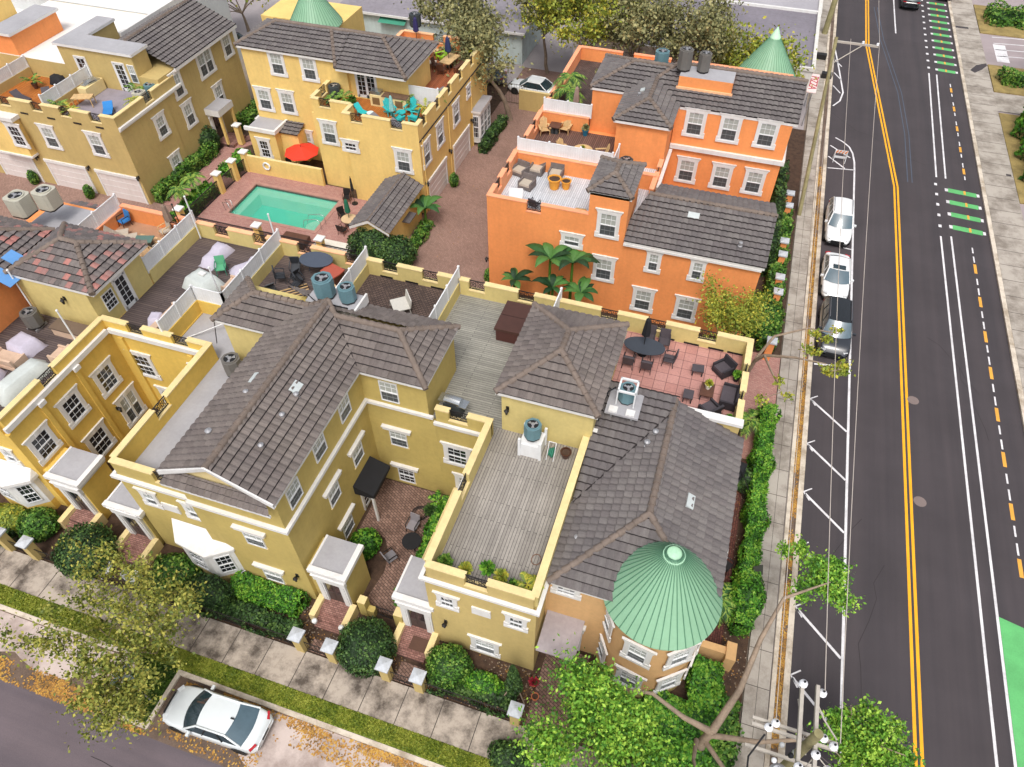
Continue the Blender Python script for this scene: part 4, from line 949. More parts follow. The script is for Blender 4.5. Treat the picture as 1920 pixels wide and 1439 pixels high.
q.p('cornice').box(-4.75, 3.66, 36.6, 36.8, 5.95, 6.1, WH); mb = q.p('rake_board'); mb.add([(3.72, 36.6, 6.1), (3.72, 36.6, 6.3), (3.72, 40, zr), (3.72, 40, zr-.2), (3.72, 43.4, 6.1), (3.72, 43.4, 6.3)], [(0, 3, 2, 1), (3, 4, 5, 2)], WH)
q.p('gable_wall').add([(3.65, 36.8, 6.2), (3.65, 43.2, 6.2), (3.65, 40, zr-.05)], [(0, 1, 2)], ST_O)
q.win('S', 36.8, [(1140, 422), (1132, 505), (1205, 563), (1285, 580)], .95, 1.5, 'full'); q.win('S', 36.8, [(1072, 452)], 1.0, .7, 'full'); q.win('S', 36.8, [(1225, 492), (1307, 508)], .6, 1.3, 'full')
vent(q.root, (2.1, 37.6, 6.85)); skyl(q.root, (-1.0, 39.0, 7.4), .7, .4, rx=.4, m=PATCH); sconce(q.root, (-13.75, 36.9, 2.4), -pi/2)
q.done()
# =============== middle orange townhouse (B2) ===============
q = B('middle_orange_townhouse', 'taller orange townhouse with long grey tile roof and brown slatted deck', 'townhouse', (-5, 48), ST_O, COP_O)
q.wall(-13.75, -3.9, 42.7, 48.55, -.05, 6.3); q.wall(-3.9, 3.8, 48.0, 54.3, -.05, 9.5); q.wall(-7.4, -3.95, 45.1, 48.0, 6.3, 9.5); q.wall(-10.0, -3.9, 48.9, 53.9, 6.3, 9.5); q.wall(-13.75, -3.9, 48.55, 60, -.05, 6.28)
q.floor('deck', -13.5, -7.4, 42.7, 48.4, 6.34, DECKB); q.floor('side_deck', -7.4, -4.1, 42.7, 45.1, 6.34, DECKW); q.floor('north_terrace', -13.5, -10.0, 48.6, 59.8, 6.34, DARKP)
q.parapet((-13.62, 42.7), (-13.62, 48.4), 6.3, 7.5, notches=[1.6, 3.9], m=ST_O2, nw=.8); q.parapet((-13.5, 48.47), (-10.0, 48.47), 6.3, 7.5, m=ST_O); q.parapet((-4.03, 42.7), (-4.03, 44.9), 6.3, 7.3, notches=[.9], m=ST_O, nw=.6)
q.parapet((-13.62, 48.6), (-13.62, 60), 6.3, 7.4, notches=[2.5, 6], m=ST_O2, nw=.8); q.parapet((-13.5, 59.9), (3.6, 59.9), 6.3, 7.4, notches=[4, 8], m=ST_O)
q.wall(-3.9, 3.6, 54.3, 60, -.05, 6.3)
t = Tiles(); ze = 9.6; P = .42; zr = ze+3.3*P; zs = ze+1.95*P
t.slope([(-3.75, 47.95, ze), (4.1, 47.95, ze), (4.1, 51.25, zr), (-4.4, 51.25, zr), (-5.7, 49.9, zs)]); t.slope([(4.1, 54.55, ze), (-3.75, 54.55, ze), (-4.4, 51.25, zr), (4.1, 51.25, zr)])
t.slope([(-7.65, 44.85, ze), (-3.75, 44.85, ze), (-5.7, 46.8, zs)]); t.slope([(-3.75, 44.85, ze), (-3.75, 47.95, ze), (-5.7, 49.9, zs), (-5.7, 46.8, zs)]); t.slope([(-7.65, 49.9, ze), (-7.65, 44.85, ze), (-5.7, 46.8, zs), (-5.7, 50.6, zs)])
zw = ze+2.6*P; t.slope([(-10.2, 48.8, ze), (-7.65, 48.8, ze), (-4.4, 51.4, zw), (-7.6, 51.4, zw)]); t.slope([(-10.2, 54, ze), (-10.2, 48.8, ze), (-7.6, 51.4, zw)]); t.slope([(-4, 54, ze), (-10.2, 54, ze), (-7.6, 51.4, zw), (-4.4, 51.4, zw)])
t.build('roof_tiles', q.root, TILE_B)
for a, b_ in (((-4.4, 51.25, zr), (4.1, 51.25, zr)), ((-7.65, 44.85, ze), (-5.7, 46.8, zs)), ((-3.75, 44.85, ze), (-5.7, 46.8, zs)), ((-5.7, 46.8, zs), (-5.7, 49.9, zs)), ((-5.7, 49.9, zs), (-4.6, 51.2, zr)), ((-10.2, 48.8, ze), (-7.6, 51.4, zw)), ((-7.6, 51.4, zw), (-4.6, 51.3, zw)), ((-10.2, 54, ze), (-7.6, 51.4, zw))): q.rd(a, b_)
f = q.p('fascia'); f.box(-3.7, 4.05, 47.97, 48.09, ze-.2, ze-.02, WH); f.box(-7.6, -3.8, 44.87, 45.0, ze-.2, ze-.02, WH); f.box(-3.9, -3.78, 45.0, 47.95, ze-.2, ze-.02, WH); f.box(-10.15, -7.65, 48.82, 48.95, ze-.2, ze-.02, WH); f.box(4.0, 4.08, 47.95, 54.5, ze-.2, ze-.02, WH)
c = q.p('cornice'); c.box(-3.9, 3.98, 47.8, 48, 6.55, 6.85, WH); c.box(3.8, 3.98, 48, 54.3, 6.55, 6.85, WH); c.box(-3.9, -3.68, 42.7, 47.8, 6.3, 6.5, WH)
q.win('S', 48, [(1303, 232), (1368, 243), (1437, 253), (1287, 320), (1352, 332), (1413, 342)], .95, 1.5, 'full')
# platform for the roof condensers
q.p('equipment_platform').box(-4.2, -.6, 49.3, 51.0, 10.1, 11.05, ST_O, GREYROOF); q.p('equipment_platform').box(-4.3, -.5, 49.2, 49.3, 10.2, 10.35, COP_P)
tc = (1.6, 61.9); q.p('turret_wall').lathe([(2.12, -.05), (2.12, 6.25)], ST_O, 32, (*tc, 0)); cn = q.p('turret_roof'); cn.lathe([(2.42, 6.12), (2.44, 6.2), (.02, 9.85)], GRC, 60, (*tc, 0)); q.p('turret_cap').lathe([(.44, 9.2), (.4, 9.35), (.02, 10.1)], M('pale_green_cap2', '#B9E3C2', .45), 20, (*tc, 0))
sm = q.p('turret_seams')
for i in range(44):
    a = 2*pi*i/44; sm.tube([(tc[0]+2.44*cos(a), tc[1]+2.44*sin(a), 6.21), (tc[0]+.3*cos(a), tc[1]+.3*sin(a), 6.2+3.65*(2.44-.3)/2.42)], .022, GRE, 4, False)
vent(q.root, (-6.5, 47.6, 10.1), .1, .2, GALV); skyl(q.root, (-6.4, 48.2, 10.25), .3, .35, ry=-.4, m=PATCH)
q.done()
# =============== yellow pool-side townhouse (C) ===============
q = B('poolside_townhouse', 'bright yellow townhouse beside the pool with orange roof decks and garages on the alley', 'townhouse', (-30, 48), ST_C, COP_Y)
q.wall(-27.4, -21.4, 43.6, 47.9, -.05, 6.3); q.wall(-30.8, -27.4, 44.9, 47.9, -.05, 6.3); q.wall(-29.0, -21.4, 47.9, 58.2, -.05, 6.3); q.wall(-38.1, -29.0, 47.9, 52.5, -.05, 9.15); q.wall(-29.0, -24.1, 48.2, 52.5, 6.3, 9.15)
q.floor('deck', -27.2, -21.6, 43.8, 48.2, 6.36, DECKO); q.floor('deck', -30.6, -27.2, 45.1, 48.0, 6.36, DECKO); q.floor('north_deck', -24.1, -21.6, 48.2, 52.5, 6.36, DECKR); q.floor('north_deck', -28.8, -21.6, 52.5, 58.0, 6.36, DECKR)
q.parapet((-27.4, 43.73), (-21.4, 43.73), 6.3, 7.5, notches=[1.1, 4.3]); q.parapet((-21.53, 43.86), (-21.53, 58.1), 6.3, 7.5, notches=[1.0, 3.6, 6.0, 8.4, 11.0], nw=.75)
q.parapet((-27.3, 43.86), (-27.3, 45.0), 6.3, 7.5); q.parapet((-30.67, 45.03), (-27.43, 45.03), 6.3, 7.5, notches=[1.1]); q.parapet((-30.67, 45.16), (-30.67, 47.8), 6.3, 7.5, notches=[1.5])
q.parapet((-28.8, 58.07), (-21.53, 58.07), 6.3, 7.5, notches=[3.2, 5.6], m=ST_O, cop=COP_P); q.parapet((-28.87, 53), (-28.87, 58), 6.3, 7.5, m=ST_O, cop=COP_P)
t = Tiles(); ze = 9.25; P = .45
zr = ze+2.55*P; zl = ze-.29; WH_ = (-35.85, 50.2, zr); EH_ = (-26.8, 50.2, zr)
t.slope([(-38.4, 47.65, ze), (-29.4, 47.65, ze), (-29.4, 50.2, zr), WH_]); t.slope([(-29.4, 47.0, zl), (-23.6, 47.0, zl), EH_, (-29.4, 50.2, zr)]); t.slope([(-23.6, 47.0, zl), (-23.6, 53.4, zl), EH_]); t.slope([(-23.6, 53.4, zl), (-38.4, 53.4, zl), WH_, EH_]); t.slope([(-38.4, 52.75, ze), (-38.4, 47.65, ze), WH_]); t.build('roof_tiles', q.root, TILE_B)
for a_, b_ in ((WH_, EH_), ((-38.4, 47.65, ze), WH_), ((-23.6, 47.0, zl), EH_), ((-23.6, 53.4, zl), EH_), ((-29.4, 47.1, zl), (-31.0, 50.1, zr))): q.rd(a_, b_)
f = q.p('fascia'); f.box(-38.35, -29.4, 47.68, 47.8, ze-.2, ze-.02, WH); f.box(-29.4, -23.65, 47.03, 47.15, zl-.2, zl-.02, WH); f.box(-23.77, -23.65, 47.15, 53.3, zl-.2, zl-.02, WH)
q.win('S', 47.9, [(520, 120), (580, 130), (497, 187), (540, 193), (575, 265)], .95, 1.5, 'full'); q.win('S', 44.9, [(618, 250)], .95, 1.5, 'full'); q.win('S', 43.6, [(658, 275)], .95, .6, 'full_dark'); q.win('S', 43.6, [(757, 303)], .95, 1.5, 'full')
q.win('E', -21.4, [(800, 288), (825, 252), (855, 213)], .95, 1.5, 'full'); q.win('E', -21.4, [(878, 172)], .6, .7, 'small_dark')
for y in (46.3, 51.6): door(q.root, (-21.4, y, .02), pi/2, 3.4, 2.2, 'garage')
for y in (44.0, 48.9, 54.0): sconce(q.root, (-21.4, y, 2.5), pi/2)
door(q.root, (-27.6, 48.2, 6.36), 0, 1.6, 2.1, 'glass')
mb = q.p('downpipe')
for y in (44.0, 49.1, 54.2): q.fresh('downpipe'); mb = q.p('downpipe'); mb.tube([(-21.33, y, 0), (-21.33, y, 6.2)], .05, ST_C, 6)
q.p('string_course').box(-21.4, -21.33, 43.6, 58.2, 6.15, 6.22, TEDGE)
mb = q.p('bay_window'); mb.box(-21.4, -20.7, 54.3, 57.0, .3, 3.1, WH); mb.box(-21.4, -20.55, 54.15, 57.15, 3.1, 3.3, WH, GREYROOF)
for y in (54.75, 55.65, 56.5): place_win(q.root, (-20.7, y, 1.8), pi/2, .75, 2.0, 'plain_dark')
place_win(q.root, (-21.05, 54.3, 1.8), 0, .5, 2.0, 'plain_dark')
q.p('porch').box(-38.1, -35.6, 46.0, 47.9, -.05, 3.15, ST_C); m = q.p('porch_cornice'); m.box(-38.3, -35.4, 45.8, 46.0, 3.1, 3.4, WH); m.box(-35.6, -35.4, 46, 47.9, 3.1, 3.4, WH); q.floor('porch_roof', -38.1, -35.6, 46, 47.9, 3.25, GREYROOF); place_win(q.root, (-36.9, 46.0, 1.5), 0, .8, 1.5, 'full_dark')
q.wall(-35.6, -33.9, 46.7, 47.9, -.05, 2.9); t = Tiles(); t.slope([(-35.5, 46.55, 2.9), (-33.8, 46.55, 2.9), (-33.8, 47.88, 3.3), (-35.5, 47.88, 3.3)]); t.build('lean_to_roof_tiles', q.root, TILE_B)
m = q.p('patio_wall'); m.box(-38.0, -30.8, 44.35, 44.6, -.05, 1.65, ST_C, COP_Y)
q.done()
sh = B('pool_shed', 'small yellow shed with grey gable roof beside the pool', 'shed', (-22.8, 40), ST_C)
sh.wall(-24.0, -21.5, 37.3, 42.9, -.05, 2.85); t = Tiles(); t.slope([(-21.2, 36.9, 2.8), (-21.2, 43.2, 2.8), (-22.75, 43.2, 3.6), (-22.75, 36.9, 3.6)]); t.slope([(-24.3, 43.2, 2.8), (-24.3, 36.9, 2.8), (-22.75, 36.9, 3.6), (-22.75, 43.2, 3.6)]); t.build('roof_tiles', sh.root, TILE_B); sh.rd((-22.75, 36.9, 3.6), (-22.75, 43.2, 3.6), .08)
sh.p('gable').add([(-24, 37.3, 2.85), (-21.5, 37.3, 2.85), (-22.75, 37.3, 3.5)], [(0, 1, 2)], ST_C)
f = sh.p('fascia'); f.add([(-24.3, 36.87, 2.6), (-24.3, 36.87, 2.82), (-22.75, 36.87, 3.62), (-22.75, 36.87, 3.4), (-21.2, 36.87, 2.6), (-21.2, 36.87, 2.82)], [(0, 3, 2, 1), (3, 4, 5, 2)], WH)
sh.p('wall_hood').box(-21.5, -20.9, 39.6, 40.9, 1.9, 1.98, TILE_B); sh.p('meter_box').box(-21.5, -21.35, 38.2, 38.6, .9, 1.5, GALV)
sh.done()
# =============== olive townhouse (D) ===============
q = B('olive_townhouse', 'olive townhouse with walled roof decks, white garages and entry porch on the walk', 'townhouse', (-48, 42), ST_D, COP_Y)
q.wall(-62, -42.9, 37.9, 43.4, -.05, 6.3); q.wall(-62, -43.0, 43.4, 53.6, -.05, 7.7)
q.floor('deck', -49.3, -43.1, 38.1, 43.3, 6.34, M('grey_lilac_deck', '#8E8790', .8, .12, 1, 10)); q.floor('tan_deck', -62, -49.6, 38.1, 43.3, 6.34, DECKO); q.floor('deck_border', -49.3, -48.6, 38.1, 43.3, 6.36, DECKO)
q.parapet((-62, 38.03), (-42.9, 38.03), 6.3, 7.4, notches=[9.0, 12.0, 14.6, 17.3]); q.parapet((-43.03, 38.16), (-43.03, 45.0), 6.3, 7.4, notches=[3.6])
q.cornice([(-42.9, 37.9), (-42.9, 45.2)], 6.3, .3, .2)
q.wall(-51.6, -44.7, 43.36, 45.1, 6.3, 9.3); q.wall(-51.6, -50.2, 45.1, 48.4, 7.7, 9.3); m = q.p('flat_roof'); m.box(-51.8, -44.5, 43.2, 45.2, 9.3, 9.5, WH, GREYROOF); m.box(-51.8, -50.1, 45.2, 48.5, 9.3, 9.5, WH, GREYROOF)
t = Tiles(); ze = 7.85; t.slope([(-42.65, 45.2, ze), (-42.65, 53.9, ze), (-46.5, 53.9, ze+1.65), (-46.5, 45.2, ze+1.65)]); t.slope([(-50.2, 53.9, ze), (-50.2, 45.2, ze), (-46.5, 45.2, ze+1.65), (-46.5, 53.9, ze+1.65)]); t.build('roof_tiles', q.root, TILE_B); q.rd((-46.5, 45.2, ze+1.65), (-46.5, 53.9, ze+1.65))
f = q.p('fascia'); f.box(-42.8, -42.62, 45.2, 53.9, ze-.25, ze-.02, WH); q.p('gable_wall').add([(-50, 53.6, 7.7), (-43, 53.6, 7.7), (-46.5, 53.6, 9.4)], [(0, 1, 2)], ST_D)
q.win('E', -42.9, [(303, 237), (332, 308)], .9, 1.5, 'full'); q.win('E', -43.0, [(333, 160), (425, 85), (355, 215), (412, 180)], .9, 1.7, 'full'); q.win('E', -43.0, [(385, 118)], 1.7, 1.8, 'double')
q.win('S', 37.9, [(95, 258), (183, 272)], .95, 1.5, 'full')
m = q.p('box_bay'); m.box(-55.6, -52.4, 37.3, 37.9, 2.9, 5.9, ST_C); m.box(-55.8, -52.2, 37.1, 37.9, 5.9, 6.2, WH); m.box(-55.7, -52.3, 37.2, 37.9, 2.75, 2.9, WH); q.win('S', 37.3, [(33, 255)], .95, 1.5, 'full_dark')
for x in (-45.1, -50.0, -55.3): door(q.root, (x, 37.9, .02), 0, 3.7, 2.2, 'garage')
for x in (-42.95, -47.6, -52.6): sconce(q.root, (x, 37.9, 2.5), 0)
for x, w in ((-47.9, .9), (-46.8, .9)): pass
door(q.root, (-49.8, 43.36, 6.36), 0, .9, 2.2, 'glass'); door(q.root, (-46.2, 43.36, 6.36), 0, .9, 2.2, 'glass'); q.winz('S', 43.36, [(-45.1, 7.9)], .6, 1.4, 'plain')
m = q.p('porch'); m.box(-43.0, -41.6, 47.2, 49.3, 2.9, 3.45, WH, GREYROOF)
for y in (47.4, 49.1): m.box(-41.85, -41.65, y-.1, y+.1, 0, 2.9, ST_C)
door(q.root, (-43.0, 48.2, .3), pi/2, .9, 2.1); q.p('steps').box(-42.9, -41.2, 47.3, 49.2, -.05, .3, STEPB)
WR = M('white_roof_coating', '#E6E4E0', .6, .05, .15, 3, streak=.2); q.floor('white_roof', -62, -50.3, 43.42, 53.5, 7.72, WR); q.p('roof_parapet').box(-50.35, -50.1, 48.5, 53.6, 7.7, 8.3, WH)
for x in (-55.0, -51.5, -49.0, -46.6, -44.6): q.fresh('scupper'); q.p('scupper').box(x-.35, x+.35, 37.86, 37.9, 6.33, 6.45, IRON)
q.done()
q = B('orange_rear_townhouse', 'orange roof block with grey flat roof, topmost at the left edge', 'townhouse', (-58, 45), ST_O, COP_O)
q.wall(-70, -62.1, 38, 56, -.05, 6.3); q.wall(-58.2, -56.2, 43.5, 48.6, 7.73, 9.3); q.floor('white_roof', -75, -62.2, 38, 56, 6.4, WR); q.wall(-75, -62.1, 40, 43, 6.3, 9.0); m = q.p('flat_roof'); m.box(-58.4, -56.0, 43.3, 48.8, 9.3, 9.5, WH, GREYROOF)
q.wall(-64.5, -62.3, 44.5, 50, 6.3, 9.3, ST_C)
q.done()
gx, gy, _ = G(592, 42, 6.2)
q = B('green_cone_townhouse', 'green cone roofed turret rising behind the long grey roof of the yellow house', 'townhouse', (gx, gy+2), ST_C)
q.wall(gx-6, gx+2.2, gy+.3, gy+5, -.05, 6.0); q.p('turret_wall').lathe([(2.12, -.05), (2.12, 6.25)], ST_C, 32, (gx, gy, 0)); q.p('turret_roof').lathe([(2.42, 6.12), (2.44, 6.2), (.02, 9.85)], GRC, 60, (gx, gy, 0))
sm = q.p('turret_seams')
for i in range(44):
    a = 2*pi*i/44; sm.tube([(gx+2.44*cos(a), gy+2.44*sin(a), 6.21), (gx+.3*cos(a), gy+.3*sin(a), 6.2+3.65*(2.44-.3)/2.42)], .022, GRE, 4, False)
q.done()
# =============== plain buildings beyond ===============
q = B('white_roof_building', 'low building with a broad white flat roof at the top left', 'building', (-66, 60), M('pale_block_wall', '#C9CDCF'), COP_Y)
q.wall(-95, -50.1, 53.65, 63, -.05, 7.7, None); q.floor('roof', -95, -50.3, 53.7, 62.7, 7.73, WR); mm = q.p('parapet'); mm.box(-50.35, -50.1, 53.65, 62.9, 7.7, 8.3, WH); mm.box(-95, -50.1, 62.9, 63.2, 7.7, 8.2, WH)
q.p('roof_unit').box(-62.5, -60, 60.0, 61.3, 7.74, 8.1, M('rusty_unit', '#A0625C', .8, .2)); q.done()
LG = M('weathered_grey_roof', '#8F8A92', .85, .18, .12, 3, streak=.3)
q = B('grey_roof_shop', 'long pale building with grey sloping roof behind the poolside townhouse', 'building', (-30, 75), M('pale_aqua_wall', '#C4D2D0', .85, .12, .6, 4, streak=.3))
q.wall(-42, -22, 70.5, 88, -.05, 3.3); m = q.p('roof'); m.add([(-42.4, 70.1, 3.3), (-21.6, 70.1, 3.3), (-21.6, 88, 4.6), (-42.4, 88, 4.6)], [(0, 1, 2, 3)], LG); m.box(-42.4, -21.6, 70.0, 70.1, 3.1, 3.32, WH)
m = q.p('doorway'); m.box(-41.0, -40.0, 70.42, 70.5, 0, 2.2, M('green_door', '#4E6A3A')); m = q.p('awning'); m.add([(-37.5, 70.5, 2.9), (-34.5, 70.5, 2.9), (-34.5, 69.7, 2.6), (-37.5, 69.7, 2.6)], [(0, 3, 2, 1)], M('green_awning', '#3E8A72')); q.done()
q = B('pizza_shop', 'low white shop with flat grey roof and red lettered sign by the avenue', 'shop', (-2, 78), M('white_shop_wall', '#D5D3CE', .8, .08, .5, 5, streak=.4))
q.wall(-16, 5.6, 67.5, 80.3, -.05, 4.6); q.wall(-16, 5.8, 80.3, 94, -.05, 4.7); m = q.p('roof'); m.poly([(-16, 67.7, 4.63), (5.4, 67.7, 4.63), (5.4, 80.2, 4.63), (-16, 80.2, 4.63)], M('dark_patch_roof', '#7E7982', .85, .18, .15, 3, streak=.3)); m.poly([(-16, 80.5, 4.73), (5.5, 80.5, 4.73), (5.5, 94, 4.73), (-16, 94, 4.73)], M('pale_patch_roof', '#A3A0A6', .85, .12, .15, 3))
m = q.p('parapet'); m.box(-16, 5.7, 67.4, 67.65, 4.6, 4.9, q.st); m.box(5.4, 5.7, 67.65, 94, 4.6, 4.9, q.st); m.box(-16, 5.4, 80.2, 80.5, 4.6, 4.85, WH)
m = q.p('painted_band'); m.box(2.2, 4.4, 67.34, 67.4, 3.3, 4.1, IRON)
for i in range(7): m.tube([(2.35+.28*i, 67.32, 3.45), (2.5+.28*i, 67.32, 3.95)], .035, COP_Y, 4)
q.done()
def text(name, s, loc, rot, size, m, parent=None, ext=.01):
    c = bpy.data.curves.new(name, 'FONT'); c.body = s; c.size = size; c.extrude = ext; c.align_x = 'CENTER'; c.align_y = 'CENTER'
    to = bpy.data.objects.new('tmp', c); col.objects.link(to); dg = bpy.context.evaluated_depsgraph_get(); me = bpy.data.meshes.new_from_object(to.evaluated_get(dg)); bpy.data.objects.remove(to)
    me.materials.clear(); me.materials.append(m); ob = child(name, me, parent, loc); ob.rotation_euler = rot; return ob
sg = thing('shop_sign', 'pink edged white board reading PIZZA beside the avenue sidewalk', 'sign', (6.0, 68.6, 0))
b = MB(); b.cbox((0, 0, 3.1), (.8, 3.7, .08), M('faded_sign_white', '#EBD5D2'), rz=-.06); b.tube([(0, -1.9, 0), (0, -1.9, 3.1)], .05, GALV); b.tube([(0, 1.9, 0), (0, 1.9, 3.1)], .05, GALV); b.build('board', sg, False)
text('lettering', 'PIZZA', (0, 0, 3.16), (0, 0, -pi/2-.06), .98, M('sign_red', '#B5404A'), sg)
# =============== fences, gates, posts ===============
CAPG = M('grey_stone_cap', '#B9BEC4', .7, .12, 1.5, 12, streak=.2)
def pillar(st, hgt=1.55, w=.42, cap=CAPG):
    r = thing('gate_pillar', 'x', 'pillar'); b = MB(); b.box(-w/2, w/2, -w/2, w/2, 0, hgt, st); b.build('shaft', r, False)
    b = MB(); c = w/2+.1; b.box(-c, c, -c, c, hgt, hgt+.1, cap); b.add([(-c, -c, hgt+.1), (c, -c, hgt+.1), (c, c, hgt+.1), (-c, c, hgt+.1), (0, 0, hgt+.2)], [(0, 1, 4), (1, 2, 4), (2, 3, 4), (3, 0, 4)], cap); b.build('cap', r, False); return r
def ironfence(name, label, cat, p, q, h=1.0, z=0, m=IRON, sp=.12, group=None):
    L = hypot(q[0]-p[0], q[1]-p[1]); r = thing(name, label, cat, (p[0], p[1], z), atan2(q[1]-p[1], q[0]-p[0]), group)
    b = MB()
    for zz in (.12, h-.08): b.box(0, L, -.015, .015, zz-.02, zz+.02, m)
    b.build('rails', r, False); b = MB(); n = int(L/sp)
    for i in range(n+1): x = min(L-.01, i*sp); b.box(x-.008, x+.008, -.008, .008, 0, h, m)
    b.build('pickets', r, False); return r
PY = Proto(pillar(ST_E1)); gp = 'stone capped pillars along the south sidewalk'
for x, lb in ((-30.6, 'yellow pillar with grey cap, farthest left on the south sidewalk'), (-28.9, 'yellow pillar beside the big dark round bush at the left'), (-13.58, 'yellow pillar left of the gate by the dark round bush'), (-11.89, 'yellow pillar right of the gate, touching the dark round bush'), (-9.2, 'yellow pillar between the dark round bush and the second gate'), (-7.56, 'yellow pillar right of the second gate by the bright round bush'), (-3.03, 'yellow pillar at the end of the fence beside the leafy tree')):
    PY.put((x, 9.62, .0), 0, lb, gp)
for a, b_, lb in ((-28.7, -13.8, 'long black iron fence behind the sidewalk left of the first gate'), (-7.3, -3.25, 'black iron fence running right of the second gate to the end pillar'), (-11.65, -9.45, 'black iron fence behind the sidewalk in front of the dark round bush'), (-36, -30.8, 'black iron fence at the left edge of the south sidewalk')):
    ironfence('iron_fence', lb, 'fence', (a, 9.62), (b_, 9.62), 1.0, 0.05)
for a, b_, lb in ((-13.35, -12.1, 'low black iron gate at the foot of the first brick steps'), (-8.97, -7.8, 'low black iron gate at the foot of the second brick steps'), (-30.35, -29.15, 'low black iron gate left of the big dark round bush')):
    ironfence('iron_gate', lb, 'gate', (a, 9.62), (b_, 9.62), .95, .05)
for y, lb in ((52.7, 'orange pillar farthest up the avenue sidewalk'), (51.0, 'orange pillar second from the top along the avenue hedge'), (46.4, 'orange pillar left of the white suv'), (44.8, 'orange pillar by the green hose near the white saloon'), (42.2, 'orange pillar left of the white saloon'), (40.6, 'orange pillar by the brick patch left of the dark suv'), (35.7, 'orange pillar under the bare tree branches')):
    if y == 52.7: PO = Proto(pillar(ST_O, 1.6))
    PO.put((5.5, y, 0), 0, lb, 'orange pillars along the avenue hedge')
PC = Proto(pillar(ST_C, 1.75, .45, M('white_stone_cap', '#E3E3E0'))); gp = 'white capped yellow pillars round the pool garden'
for x, y, lb in ((-39.6, 49.8, 'yellow pillar with white cap by the porch of the olive house, farther'), (-40.9, 48.1, 'yellow pillar with white cap by the porch of the olive house, nearer'), (-38.0, 44.5, 'white capped pillar at the corner of the patio wall'), (-38.2, 43.0, 'white capped pillar, right of the pool gate'), (-38.3, 41.0, 'white capped pillar, left of the pool gate'), (-38.3, 36.0, 'white capped pillar at the near left corner of the pool deck'), (-31.6, 36.0, 'white capped pillar on the near side of the pool'), (-26.4, 36.0, 'white capped pillar near the pool steps')):
    PC.put((x, y, .1), 0, lb, gp)
BP = M('dark_fence_panel', '#2A2528', .7, .15)
def panelfence(label, p, q, h=1.25, z=.1):
    L = hypot(q[0]-p[0], q[1]-p[1]); r = thing('pool_fence', label, 'fence', (p[0], p[1], z), atan2(q[1]-p[1], q[0]-p[0])); b = MB()
    n = int(L/.1)
    for i in range(n+1): b.box(i*.1-.02, i*.1+.02, -.01, .01, .05, h, BP)
    b.build('pickets', r, False); b = MB(); b.box(0, L, -.03, .03, h-.06, h, BP); b.box(0, L, -.03, .03, .05, .1, BP); b.build('rails', r, False)
panelfence('long black picket fence left of the pool beside the palms', (-38.3, 36.2), (-38.3, 40.8)); panelfence('short black gate panel between two white capped pillars at the pool', (-38.25, 41.2), (-38.2, 42.8)); panelfence('black fence panel meeting the patio wall', (-38.1, 43.2), (-38.0, 44.3))
panelfence('black picket fence between the pool and the near roof decks', (-38.1, 35.8), (-22.4, 35.8), 1.5)
ironfence('iron_fence', 'black iron fence behind the walk between the olive and yellow houses', 'fence', (-40.7, 48.4), (-39.8, 49.7), 1.3, .05)
ironfence('iron_fence', 'black iron fence on the lawn behind the sunny yellow house', 'fence', (-39.5, 50.0), (-38.3, 52.5), 1.4, .05)
ironfence('iron_fence', 'black iron balustrade with steps below the pink terrace', 'fence', (4.0, 27.0), (5.3, 24.2), 1.1, .3, sp=.14)
ironfence('iron_fence', 'tall iron railing under the oaks behind the orange roof deck', 'fence', (-31, 62.5), (-19, 62.5), 2.0, 0, M('bronze_iron', '#4A3F2E'), .25)
for x, lb in ((-10.9, 'low iron gate at the brick court between two yellow posts'), (-9.3, 'low iron gate beside the second porch')):
    ironfence('iron_gate', lb, 'gate', (x, 12.2), (x+1.0, 12.2), 1.0, .1)
b = MB(); b.box(-11.75, -11.35, 12.0, 12.4, 0, 1.35, ST_E2, COP_Y); b.box(-11.35, -11.0, 12.05, 12.35, 0, .6, ST_E2); one('court_post', b, 'yellow court post beside the first porch', 'post')
b = MB(); b.box(-9.85, -9.4, 11.95, 12.4, 0, 1.35, ST_E2, COP_Y); one('court_post', b, 'yellow court post with flat top between the two low gates', 'post')
b = MB(); b.box(-9.75, -9.5, 12.4, 19.6, 0, 1.15, ST_E2, COP_Y); one('court_wall', b, 'low yellow wall dividing the brick court from the gravel strip', 'wall')
b = MB(); b.box(-9.45, -7.8, 12.4, 19.6, -.02, .05, M('gravel', '#8B8077', .95, .4, 3, 30, .6, 40)); struct('gravel_strip', b)
b = MB(); b.prism([(-13.9, 19.6), (-13.9, 16.2), (-12.4, 16.2), (-11.8, 15.4), (-11.6, 14.4), (-11.75, 13.3), (-11.9, 12.4), (-9.8, 12.4), (-9.8, 19.6)], -.02, .06, PATHB); b.box(-9.3, -7.8, 9.6, 9.9, 0, .06, PATHB); struct('court_paving', b)
b = MB(); b.box(4.2, 5.2, 13.2, 27, -.02, .05, BR('dark_red_brick_paving', '#7A4A40', '#5E3630', '#3E2520', .22, .11, .014, pi/2, .5, .9, .3, .8)); struct('side_brick_path', b)
b = MB(); b.box(4.2, 6.4, 31.5, 36.0, -.02, .08, PINKP); b.box(4.6, 6.4, 27.2, 31.5, -.02, .07, PINKP); b.box(-2.6, -.6, 9.6, 13.4, -.02, .07, PATHB); b.box(-13.3, -11.9, 9.6, 10.2, -.02, .07, PATHB); b.box(-8.9, -7.6, 9.7, 10.5, -.02, .07, PATHB); struct('brick_landing', b)
ow = MB(); ow.box(-19.5, -14.5, 61.6, 61.85, 0, 1.9, ST_D, COP_Y); one('garden_wall', ow, 'long olive wall in front of the parked white car', 'wall')
